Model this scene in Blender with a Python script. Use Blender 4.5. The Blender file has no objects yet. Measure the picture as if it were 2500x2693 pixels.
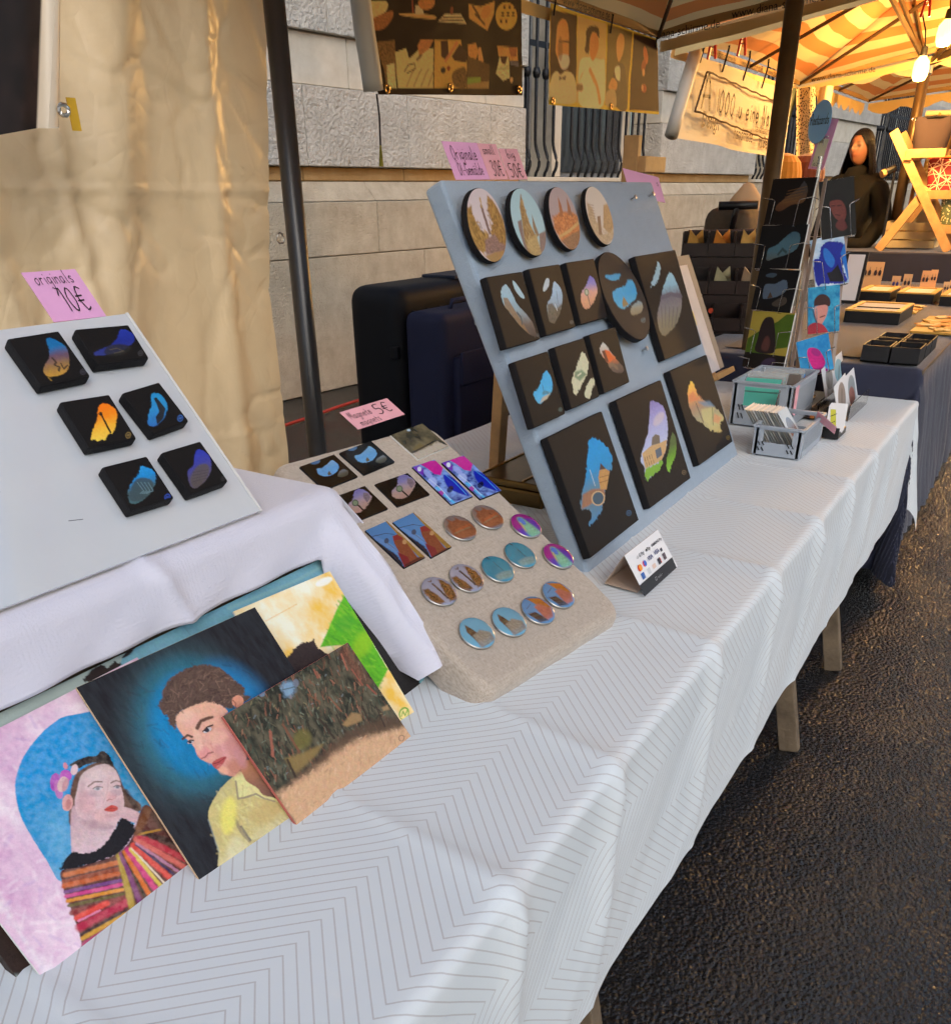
import bpy, bmesh, math, random
import numpy as np
from mathutils import Matrix, Vector, noise as mnoise
R=math.radians
scene=bpy.context.scene; COL=scene.collection
# ------------------------------------------------------------ camera
CAM_H=1.5
def cam_matrix(yaw,pitch,roll):
    cy,sy,cp,sp=math.cos(yaw),math.sin(yaw),math.cos(pitch),math.sin(pitch)
    fw=Vector((cy*cp,sy*cp,-sp)); rt=Vector((sy,-cy,0)); dn=fw.cross(rt)
    c,s=math.cos(roll),math.sin(roll)
    ix=rt*c+dn*s; iy=dn*c-rt*s
    m=Matrix((ix,-iy,-fw)).transposed().to_4x4(); m.translation=(0,0,CAM_H); return m
cd=bpy.data.cameras.new('camera'); cam=bpy.data.objects.new('camera',cd); COL.objects.link(cam)
cam.matrix_world=cam_matrix(R(33.037),R(28.443),R(.665))
cd.sensor_fit='HORIZONTAL'; cd.sensor_width=36; cd.lens=32.125; cd.shift_y=.1476; cd.clip_start=.02; cd.clip_end=500
scene.camera=cam
# ------------------------------------------------------------ sky, sun, exposure
SUN_EL,SUN_AZ=38.,232.      # azimuth measured from +X towards +Y: the light falls in from the street side
w=bpy.data.worlds.new('World'); scene.world=w; w.use_nodes=True
nt=w.node_tree; bg=nt.nodes['Background']; sk=nt.nodes.new('ShaderNodeTexSky'); sk.sky_type='NISHITA'; sk.sun_disc=False
sk.sun_elevation=R(SUN_EL); sk.sun_rotation=R(90-SUN_AZ); sk.air_density=1.0; sk.dust_density=2.2; sk.ozone_density=.8
nt.links.new(sk.outputs[0],bg.inputs[0]); bg.inputs[1].default_value=.12
sl=bpy.data.lights.new('sun','SUN'); sl.energy=.55; sl.angle=R(40); sl.color=(.93,.98,1)
so=bpy.data.objects.new('sun',sl); COL.objects.link(so)
sd=Vector((math.cos(R(SUN_EL))*math.cos(R(SUN_AZ)),math.cos(R(SUN_EL))*math.sin(R(SUN_AZ)),math.sin(R(SUN_EL))))
so.rotation_euler=sd.to_track_quat('Z','Y').to_euler(); so.location=sd*20
vs=scene.view_settings; vs.view_transform='Standard'; vs.look='None'; vs.gamma=1; vs.exposure=.36; vs.use_curve_mapping=False
scene.cycles.use_denoising=True; scene.cycles.use_adaptive_sampling=True; scene.cycles.adaptive_threshold=.07; scene.cycles.adaptive_min_samples=10; scene.cycles.max_bounces=5; scene.cycles.diffuse_bounces=3; scene.cycles.glossy_bounces=3; scene.cycles.transmission_bounces=4; scene.cycles.transparent_max_bounces=8
scene.cycles.sample_clamp_indirect=4.0; scene.cycles.caustics_reflective=False; scene.cycles.caustics_refractive=False
# ------------------------------------------------------------ helpers
random.seed(7); np.random.seed(7)
def lin(c):
    c=np.asarray(c,float)/255.; return np.where(c<=.04045,c/12.92,((c+.055)/1.055)**2.4)
def L3(c): return tuple(float(x) for x in lin(c))
MATS={}
def mat(name,col=(128,128,128),rough=.6,metal=0.,spec=.5,coat=0.,var=0.,vscale=8.,bump=0.,bscale=60.,col2=None,sheen=0.,trans=0.,attr=None,emis=None,alpha=None,detail=4,coord='Object',sub=0.,bdist=.01):
    if name in MATS: return MATS[name]
    m=bpy.data.materials.new(name); m.use_nodes=True; MATS[name]=m
    n=m.node_tree.nodes; l=m.node_tree.links; b=n['Principled BSDF']
    b.inputs['Base Color'].default_value=(*L3(col),1); b.inputs['Roughness'].default_value=rough; b.inputs['Metallic'].default_value=metal
    b.inputs['Specular IOR Level'].default_value=spec; b.inputs['Coat Weight'].default_value=coat; b.inputs['Coat Roughness'].default_value=.06
    b.inputs['Sheen Weight'].default_value=sheen; b.inputs['Transmission Weight'].default_value=trans
    if sub: b.inputs['Subsurface Weight'].default_value=sub; b.inputs['Subsurface Scale'].default_value=.01
    if emis: b.inputs['Emission Color'].default_value=(*L3(emis[0]),1); b.inputs['Emission Strength'].default_value=emis[1]
    if alpha is not None: b.inputs['Alpha'].default_value=alpha
    tc=n.new('ShaderNodeTexCoord')
    if attr:
        a=n.new('ShaderNodeAttribute'); a.attribute_name=attr; l.new(a.outputs['Color'],b.inputs['Base Color'])
    if var:
        t=n.new('ShaderNodeTexNoise'); t.inputs['Scale'].default_value=vscale; t.inputs['Detail'].default_value=6; t.inputs['Roughness'].default_value=.65; l.new(tc.outputs[coord],t.inputs['Vector'])
        r=n.new('ShaderNodeValToRGB'); r.color_ramp.elements[0].position=.32; r.color_ramp.elements[1].position=.68
        c=np.array(L3(col)); c2=np.array(L3(col2)) if col2 is not None else c*(1-var)
        r.color_ramp.elements[0].color=(*c2,1); r.color_ramp.elements[1].color=(*(c if col2 is not None else np.minimum(c*(1+var*.5),1)),1)
        l.new(t.outputs[0],r.inputs[0]); l.new(r.outputs[0],b.inputs['Base Color'])
    if bump:
        t=n.new('ShaderNodeTexNoise'); t.inputs['Scale'].default_value=bscale; t.inputs['Detail'].default_value=detail; l.new(tc.outputs[coord],t.inputs['Vector'])
        bp=n.new('ShaderNodeBump'); bp.inputs['Strength'].default_value=bump; bp.inputs['Distance'].default_value=bdist; l.new(t.outputs[0],bp.inputs['Height']); l.new(bp.outputs[0],b.inputs['Normal'])
    return m
def N(m,t): return m.node_tree.nodes.new(t)
def math_node(m,op,a=None,b=None,clamp=False):
    x=N(m,'ShaderNodeMath'); x.operation=op; x.use_clamp=clamp
    for i,v in enumerate((a,b)):
        if v is None: continue
        if isinstance(v,(int,float)): x.inputs[i].default_value=v
        else: m.node_tree.links.new(v,x.inputs[i])
    return x.outputs[0]
class MB:
    def __init__(s): s.v=[]; s.f=[]
    def add(s,v,f):
        o=len(s.v); s.v+= [tuple(p) for p in v]; s.f+=[tuple(i+o for i in q) for q in f]; return s
    def box(s,c,d,rot=None,taper=1.0):
        hx,hy,hz=d[0]/2,d[1]/2,d[2]/2; P=[]
        for z in (-1,1):
            k=1. if z<0 else taper
            for x,y in ((-1,-1),(1,-1),(1,1),(-1,1)): P.append(Vector((x*hx*k,y*hy*k,z*hz)))
        if rot is not None: P=[rot@p for p in P]
        P=[p+Vector(c) for p in P]
        return s.add(P,[(3,2,1,0),(4,5,6,7),(0,1,5,4),(1,2,6,5),(2,3,7,6),(3,0,4,7)])
    def beam(s,a,b,wd,th,side=(0,0,1)):
        a,b=Vector(a),Vector(b); z=(b-a); ln=z.length; z.normalize(); y=Vector(side); y=(y-z*y.dot(z)); y=y.normalized() if y.length>1e-5 else z.orthogonal().normalized(); x=y.cross(z)
        m=Matrix((x,y,z)).transposed(); return s.box((a+b)/2,(wd,th,ln),m)
    def tube(s,pts,r,seg=8,cap=True):
        pts=[Vector(p) for p in pts]; rr=r if isinstance(r,(list,tuple)) else [r]*len(pts)
        up=Vector((.13,.27,.95)); rings=[]
        for i,p in enumerate(pts):
            d=(pts[min(i+1,len(pts)-1)]-pts[max(i-1,0)]).normalized()
            x=d.cross(up); x=x.normalized() if x.length>1e-4 else d.orthogonal().normalized(); y=d.cross(x).normalized()
            rings.append([p+(x*math.cos(2*math.pi*k/seg)+y*math.sin(2*math.pi*k/seg))*rr[i] for k in range(seg)])
        v=[q for g in rings for q in g]; f=[]
        for i in range(len(pts)-1):
            for k in range(seg): f.append((i*seg+k,i*seg+(k+1)%seg,(i+1)*seg+(k+1)%seg,(i+1)*seg+k))
        if cap: f+= [tuple(range(seg))[::-1],tuple((len(pts)-1)*seg+k for k in range(seg))]
        return s.add(v,f)
    def lathe(s,prof,c=(0,0,0),seg=24,m=None):
        v=[];f=[]
        for r,z in prof:
            for k in range(seg):
                p=Vector((r*math.cos(2*math.pi*k/seg),r*math.sin(2*math.pi*k/seg),z))
                if m is not None: p=m@p
                v.append(p+Vector(c))
        for i in range(len(prof)-1):
            for k in range(seg): f.append((i*seg+k,i*seg+(k+1)%seg,(i+1)*seg+(k+1)%seg,(i+1)*seg+k))
        f.append(tuple(range(seg))[::-1]); f.append(tuple((len(prof)-1)*seg+k for k in range(seg)))
        return s.add(v,f)
    def prism(s,pts,d):   # polygon pts (3D, planar) extruded by vector d
        n=len(pts); d=Vector(d); v=[Vector(p) for p in pts]+[Vector(p)+d for p in pts]
        return s.add(v,[tuple(range(n))[::-1],tuple(range(n,2*n))]+[(i,(i+1)%n,n+(i+1)%n,n+i) for i in range(n)])
    def mesh(s,name,bevel=0.,bseg=2,smooth=False,sub=0):
        me=bpy.data.meshes.new(name); me.from_pydata([tuple(p) for p in s.v],[],s.f)
        bm=bmesh.new(); bm.from_mesh(me)
        bmesh.ops.recalc_face_normals(bm,faces=bm.faces)
        if bevel: bmesh.ops.bevel(bm,geom=[e for e in bm.edges if len(e.link_faces)==2 and e.calc_face_angle(0)>.5],offset=bevel,segments=bseg,profile=.6,affect='EDGES',clamp_overlap=True)
        if sub: bmesh.ops.subdivide_edges(bm,edges=bm.edges,cuts=sub,use_grid_fill=True)
        bm.to_mesh(me); bm.free()
        if smooth:
            for p in me.polygons: p.use_smooth=True
        return me
def obj(name,me,m=None,parent=None,mw=None,world=False):
    if isinstance(me,MB): me=me.mesh(name)
    o=bpy.data.objects.new(name,me); COL.objects.link(o)
    if m is not None and not me.materials: me.materials.append(m)
    if parent is not None:
        o.parent=parent
        if world: me.transform(parent.matrix_basis.inverted())
    if mw is not None: o.matrix_basis=mw
    return o
def tag(o,label,cat,group=None,kind=None):
    if label: o['label']=label
    if cat: o['category']=cat
    if group: o['group']=group
    if kind: o['kind']=kind
    return o
def thing(name,label,cat,loc=(0,0,0),rz=0.,group=None,mw=None):
    o=bpy.data.objects.new(name,None); COL.objects.link(o); o.empty_display_size=.05
    o.matrix_basis=mw if mw is not None else Matrix.Translation(loc)@Matrix.Rotation(rz,4,'Z')
    return tag(o,label,cat,group)
def pose(c,t,u):
    t,u=Vector(t),Vector(u); n=t.cross(u); m=Matrix((t,u,n)).transposed().to_4x4(); m.translation=c; return m
def grid_mesh(name,P,col=None,smooth=True,uv=None,flip=False):
    ny,nx=P.shape[:2]; me=bpy.data.meshes.new(name); V=P.reshape(-1,3)
    i=np.arange(ny*nx).reshape(ny,nx); q=np.stack([i[:-1,:-1],i[1:,:-1],i[1:,1:],i[:-1,1:]],-1).reshape(-1,4)
    if flip: q=q[:,::-1]
    me.vertices.add(len(V)); me.vertices.foreach_set('co',np.ascontiguousarray(V,dtype=np.float32).ravel())
    me.loops.add(q.size); me.loops.foreach_set('vertex_index',q.ravel().astype(np.int32))
    me.polygons.add(len(q)); me.polygons.foreach_set('loop_start',np.arange(0,q.size,4,dtype=np.int32)); me.polygons.foreach_set('loop_total',np.full(len(q),4,dtype=np.int32))
    me.update(calc_edges=True)
    if col is not None:
        a=me.color_attributes.new('Col','FLOAT_COLOR','POINT'); c=np.ones((len(V),4),dtype=np.float32); c[:,:3]=col.reshape(-1,3); a.data.foreach_set('color',c.ravel())
    if uv is not None:
        u=me.uv_layers.new(name='UVMap'); u.data.foreach_set('uv',uv.reshape(-1,2)[q.ravel()].astype(np.float32).ravel())
    me.polygons.foreach_set('use_smooth',np.full(len(q),smooth))
    me.validate(); return me
# ------------------------------------------------------------ painter: artwork evaluated on the vertices of its own canvas
_rng=np.random.RandomState(3); _LAT=_rng.rand(256,256)
def vnoise(x,y,seed=0):
    x=x+seed*17.13; y=y+seed*31.7; xi=np.floor(x).astype(int); yi=np.floor(y).astype(int); fx=x-xi; fy=y-yi
    fx=fx*fx*(3-2*fx); fy=fy*fy*(3-2*fy)
    a=_LAT[xi&255,yi&255];b=_LAT[(xi+1)&255,yi&255];c=_LAT[xi&255,(yi+1)&255];d=_LAT[(xi+1)&255,(yi+1)&255]
    return (a*(1-fx)+b*fx)*(1-fy)+(c*(1-fx)+d*fx)*fy
def fbm(x,y,seed=0,o=4):
    s=0;k=1.;t=0
    for i in range(o): s=s+k*vnoise(x*2**i,y*2**i,seed+i); t+=k; k*=.55
    return s/t
def smooth_poly(p,n=5):
    p=np.array(p,float); k=len(p); out=[]
    for i in range(k):
        a,b,c,d=p[i-1],p[i],p[(i+1)%k],p[(i+2)%k]
        for j in range(n):
            t=j/n; out.append(.5*((2*b)+(-a+c)*t+(2*a-5*b+4*c-d)*t*t+(-a+3*b-3*c+d)*t**3))
    return np.array(out)
def sdf(P,X,Y):
    n=len(P); d=np.full(X.shape,1e9); ins=np.zeros(X.shape,bool)
    for i in range(n):
        ax,ay=P[i];bx,by=P[(i+1)%n]; ex,ey=bx-ax,by-ay; wx=X-ax; wy=Y-ay
        t=np.clip((wx*ex+wy*ey)/(ex*ex+ey*ey+1e-12),0,1); d=np.minimum(d,(wx-ex*t)**2+(wy-ey*t)**2)
        c=((ay<=Y)&(by>Y))|((by<=Y)&(ay>Y))
        if ey!=0: ins^= c&(X<ax+(Y-ay)/ey*ex)
    d=np.sqrt(d); return np.where(ins,-d,d)
def lsdf(P,X,Y):
    d=np.full(X.shape,1e9)
    for (ax,ay),(bx,by) in zip(P[:-1],P[1:]):
        ex,ey=bx-ax,by-ay; wx=X-ax; wy=Y-ay; t=np.clip((wx*ex+wy*ey)/(ex*ex+ey*ey+1e-12),0,1); d=np.minimum(d,(wx-ex*t)**2+(wy-ey*t)**2)
    return np.sqrt(d)
def paint(ops,X,Y,seed=1,gain=1.):
    C=np.zeros(X.shape+(3,)); X0,Y0=X,Y
    wob=.04; X=X+wob*(fbm(X*5,Y*5,seed+3,2)-.5)*2; Y=Y+wob*(fbm(X*5,Y*5,seed+4,2)-.5)*2
    step=abs(X0.flat[1]-X0.flat[0])+1e-3
    for k,op in enumerate(ops):
        if op[0]=='F': C[:]=lin(op[1])*(.55 if max(op[1])<75 else 1.); continue
        if op[0]=='N':
            _,c1,c2,sx,sy,amt=op; n=np.clip((fbm(X/sx,Y/sy,seed+k*3,5)-.5)*2.2+.5,0,1)[...,None]; C[:]=C*(1-amt)+(lin(c1)*(1-n)+lin(c2)*n)*amt; continue
        if op[0]=='T':
            _,pl,n,cols,ln,wd,an,sp,a=op; rs=np.random.RandomState(seed*7+k); pl=np.array(pl); lo,hi=pl.min(0),pl.max(0); pts=lo+rs.rand(n*2,2)*(hi-lo); pts=pts[sdf(pl,pts[:,0],pts[:,1])<0][:n]
            flat=X0.shape[1]>1 and abs(Y0[0,0]-Y0[0,-1])<1e-9 and X0[0,0]!=X0[0,-1]
            for q in pts:
                t=an+rs.randn()*sp; l_=ln*rs.uniform(.5,1.3); w_=wd*rs.uniform(.6,1.4); d=np.array((math.cos(t),math.sin(t)))*l_/2; c=lin(cols[rs.randint(len(cols))]); r_=l_/2+w_
                if flat:
                    i0,i1=np.searchsorted(X0[0],(q[0]-r_,q[0]+r_)); j0,j1=np.searchsorted(Y0[:,0],(q[1]-r_,q[1]+r_)); sl_=(slice(j0,j1),slice(i0,i1))
                    if i1<=i0 or j1<=j0: continue
                else: sl_=(np.abs(X0-q[0])<r_)&(np.abs(Y0-q[1])<r_)
                xx,yy=X[sl_],Y[sl_]; dd=lsdf([q-d,q+d],xx,yy)-w_/2*(.7+.6*vnoise(xx*6,yy*6,k)); al=(a*np.clip(.5-dd/max(w_*.6,step),0,1))[...,None]; C[sl_]=C[sl_]*(1-al)+c*al
            continue
        if op[0]=='L':
            _,p,wd,c,a=op; wd=max(wd,.03); d=lsdf(p,X,Y)-wd/2*(.75+.5*fbm(X*2.5,Y*2.5,seed+k,2)); s=max(wd*.35,step)
            al=(a*np.clip(.5-d/s,0,1))[...,None]; g=1+.25*(fbm(X*9,Y*9,seed+k+5,2)-.5)[...,None]; C[:]=C*(1-al)+lin(c)*g*al; continue
        _,p,c,soft,d_=op; pp=smooth_poly(p) if op[0]=='S' else np.array(p,float)
        m=soft+d_.get('jag',0)*1.2+.1
        x0,y0=pp.min(0)-m; x1,y1=pp.max(0)+m; sel=(X>x0)&(X<x1)&(Y>y0)&(Y<y1)
        if not sel.any(): continue
        xs,ys=X[sel],Y[sel]; dd=sdf(pp,xs,ys)
        if 'jag' in d_: dd=dd+(fbm(xs*2.2/max(.25,d_['jag']*3),ys*2.2/max(.25,d_['jag']*3),seed+k,3)-.5)*2.4*d_['jag']
        t=np.clip(.5-dd/max(soft,step),0,1); al=(t*t*(3-2*t)*d_.get('a',1.))[:,None]
        if isinstance(c,list):
            cc=np.array([lin(q) for q in c]); tt=np.clip((ys-y0-m)/(y1-y0-2*m+1e-6)+.12*(fbm(xs*1.6,ys*1.6,seed+k+9,3)-.5),0,1)*(len(c)-1)
            i0=np.minimum(tt.astype(int),len(c)-2); fr=(tt-i0)[:,None]; cv=cc[i0]*(1-fr)+cc[i0+1]*fr
        else: cv=np.broadcast_to(lin(c),(len(xs),3))
        g=max(d_.get('grain',.1),.12); cv=cv*(1+.13*(np.stack([fbm(xs*2.2,ys*2.2,seed+k+q*5,3) for q in (1,2,3)],-1)-.5))*np.clip(1+g*2.2*(fbm(xs*4.5,ys*4.5,seed+k+7,4)-.5),.2,2.)[:,None]
        C[sel]=C[sel]*(1-al)+cv*al
    C*= (1+.07*(fbm(X0*14,Y0*14,seed+50,2)-.5)+.07*(fbm(X0*2.5+Y0*1.2,Y0*9-X0*4,seed+51,3)-.5))[...,None]
    return np.clip(C*gain,0.004,.9)
def painted_grid(name,w,h,ops,step,z=0.,seed=1,rel=0.):
    nx=max(8,int(w*100/step)); ny=max(8,int(h*100/step))
    X,Y=np.meshgrid(np.linspace(0,w*100,nx),np.linspace(0,h*100,ny)); C=paint(ops,X,Y,seed)
    P=np.stack([X/100-w/2,h/2-Y/100,np.full(X.shape,z)],-1)
    return grid_mesh(name,P,C)
def painted_disc(name,D,ops,z=0.,dome=0.,nr=34,seg=72,seed=1,rim=True):
    r=np.linspace(0,1,nr); a=np.linspace(0,2*math.pi,seg+1); RR,AA=np.meshgrid(r,a,indexing='ij')
    X=(RR*np.cos(AA))*D/2; Y=(RR*np.sin(AA))*D/2; C=paint(ops,(X+D/2)*100,(D/2-Y)*100,seed)
    Z=z+dome*np.sqrt(np.clip(1-(RR*.97)**2.6,0,1)); P=np.stack([X,Y,Z],-1)
    return grid_mesh(name,P,C,flip=False)
# ------------------------------------------------------------ lettering
G={'a':[[(.42,.5),(.2,.5),(.08,.25),(.2,0),(.4,.15),(.42,.5),(.44,.1),(.52,0)]],'b':[[(.08,1),(.08,0),(.35,.02),(.45,.25),(.35,.48),(.1,.4)]],'c':[[(.42,.45),(.2,.5),(.06,.25),(.2,0),(.42,.08)]],'d':[[(.44,.5),(.2,.5),(.06,.25),(.2,0),(.44,.15)],[(.46,1),(.44,0)]],'e':[[(.08,.25),(.42,.28),(.36,.48),(.2,.5),(.06,.25),(.2,0),(.42,.08)]],
'f':[[(.4,.95),(.25,1),(.18,.85),(.18,0)],[(.05,.5),(.35,.5)]],'g':[[(.42,.48),(.2,.5),(.08,.28),(.2,.05),(.42,.2)],[(.44,.5),(.42,-.25),(.25,-.38),(.08,-.25)]],'h':[[(.08,1),(.08,0)],[(.08,.35),(.25,.5),(.4,.4),(.42,0)]],'i':[[(.15,.5),(.16,0)],[(.15,.72),(.16,.76)]],'k':[[(.08,1),(.08,0)],[(.4,.5),(.08,.22),(.42,0)]],'l':[[(.12,1),(.12,.1),(.24,0)]],'m':[[(.06,.5),(.07,0)],[(.07,.35),(.2,.5),(.3,.4),(.31,0)],[(.31,.35),(.44,.5),(.54,.4),(.56,0)]],'n':[[(.08,.5),(.08,0)],[(.08,.35),(.25,.5),(.4,.4),(.42,0)]],'o':[[(.25,.5),(.07,.3),(.12,.05),(.28,0),(.43,.2),(.38,.45),(.25,.5)]],'p':[[(.08,.5),(.08,-.4)],[(.08,.4),(.3,.5),(.44,.25),(.3,0),(.1,.05)]],'r':[[(.1,.5),(.1,0)],[(.1,.33),(.22,.48),(.38,.46)]],'s':[[(.4,.46),(.2,.5),(.12,.36),(.38,.16),(.3,0),(.08,.05)]],'t':[[(.2,.85),(.2,.08),(.36,.02)],[(.05,.52),(.38,.52)]],'u':[[(.07,.5),(.09,.1),(.22,0),(.4,.12),(.42,.5),(.44,0)]],'y':[[(.07,.5),(.24,.05)],[(.44,.5),(.1,-.4)]],
'A':[[(.02,0),(.3,1),(.55,0)],[(.08,.35),(.5,.38)]],'B':[[(.08,0),(.1,1),(.4,.9),(.38,.6),(.1,.52),(.45,.4),(.42,.05),(.08,0)]],'G':[[(.5,.85),(.28,1),(.06,.5),(.25,0),(.5,.1),(.5,.42),(.32,.42)]],'M':[[(.04,0),(.12,1),(.32,.35),(.52,1),(.6,0)]],'N':[[(.06,0),(.1,1),(.45,0),(.5,1)]],'O':[[(.3,1),(.06,.6),(.12,.1),(.34,0),(.54,.4),(.5,.85),(.3,1)]],'P':[[(.1,0),(.1,1),(.45,.92),(.42,.5),(.1,.45)]],
'0':[[(.28,1),(.08,.6),(.14,.1),(.3,0),(.46,.4),(.42,.88),(.28,1)]],'1':[[(.05,.7),(.25,1),(.25,0)]],'2':[[(.06,.8),(.25,1),(.42,.8),(.06,0),(.46,.02)]],'3':[[(.08,.92),(.3,1),(.4,.78),(.2,.55),(.42,.35),(.3,0),(.06,.08)]],'5':[[(.44,1),(.12,.98),(.1,.58),(.35,.58),(.44,.25),(.25,0),(.06,.08)]],'E':[[(.5,.92),(.28,1),(.12,.5),(.28,0),(.5,.08)],[(0,.6),(.4,.62)],[(0,.4),(.36,.42)]],'-':[[(.06,.35),(.3,.36)]],'I':[[(.12,1),(.12,0)]],' ':[]}
def script_text(txt,h,wd,umlaut=(),track=1.0,jit=.03):
    """single-stroke handwriting -> list of ribbons as MB in a local plane (x right, y up)"""
    mb=MB(); x=0.; rnd=random.Random(sum(map(ord,txt)))
    for i,ch in enumerate(txt):
        g=G.get(ch,[]); mx=max([p[0] for s in g for p in s],default=.3); 
        st=[list(s) for s in g]
        if i in umlaut: hh=.68 if ch.islower() else 1.12; st+= [[(.14,hh),(.15,hh+.06)],[(.36,hh),(.37,hh+.06)]]
        for s in st:
            if len(s)>2:
                q=np.array(s,float); out=[q[0]]
                for j in range(len(q)-1):
                    a=q[max(j-1,0)];b=q[j];c=q[j+1];d=q[min(j+2,len(q)-1)]
                    for k in (.33,.66,1.): out.append(.5*((2*b)+(-a+c)*k+(2*a-5*b+4*c-d)*k*k+(-a+3*b-3*c+d)*k**3))
                s=out
            pts=[Vector(((x+p[0]+rnd.uniform(-jit,jit)*.3)*h,(p[1]+rnd.uniform(-jit,jit)*.3)*h,0)) for p in s]
            for a,b in zip(pts[:-1],pts[1:]):
                d=b-a
                if d.length<1e-6: continue
                d.normalize(); nn=Vector((-d.y,d.x,0))*wd/2; e=d*wd*.3
                mb.add([a-e-nn,b+e-nn,b+e+nn,a-e+nn],[(0,1,2,3)])
        x+=(mx+.14)*track
    return mb,x*h
def print_text(txt,size,bold=0.):
    cu=bpy.data.curves.new('lettering','FONT'); cu.body=txt; cu.size=size; cu.offset=bold; cu.resolution_u=3; cu.extrude=0
    o=bpy.data.objects.new('lettering',cu); COL.objects.link(o); bpy.context.view_layer.update()
    me=bpy.data.meshes.new_from_object(o.evaluated_get(bpy.context.evaluated_depsgraph_get())); bpy.data.objects.remove(o); bpy.data.curves.remove(cu)
    xs=[v.co.x for v in me.vertices]; return me,(max(xs) if xs else 0)
def quad_pose(q):
    TL,TR,BR,BL=[Vector(p) for p in q]; t=(TR-TL)+(BR-BL); wd=t.length/2; t.normalize(); u=(TL-BL)+(TR-BR); u-=t*u.dot(t); h=u.length/2; u.normalize()
    return pose((TL+TR+BR+BL)/4,t,u),wd,h
INK=mat('marker_ink',(28,24,26),.6)
def put(name,mb_or_me,m,parent,x,y,z,rot=0.,sx=1.,sy=1.):
    me=mb_or_me if not isinstance(mb_or_me,MB) else mb_or_me.mesh(name)
    o=obj(name,me,m,parent); o.matrix_basis=Matrix.Translation((x,y,z))@Matrix.Rotation(rot,4,'Z')@Matrix.Diagonal((sx,sy,1,1)); return o
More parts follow.
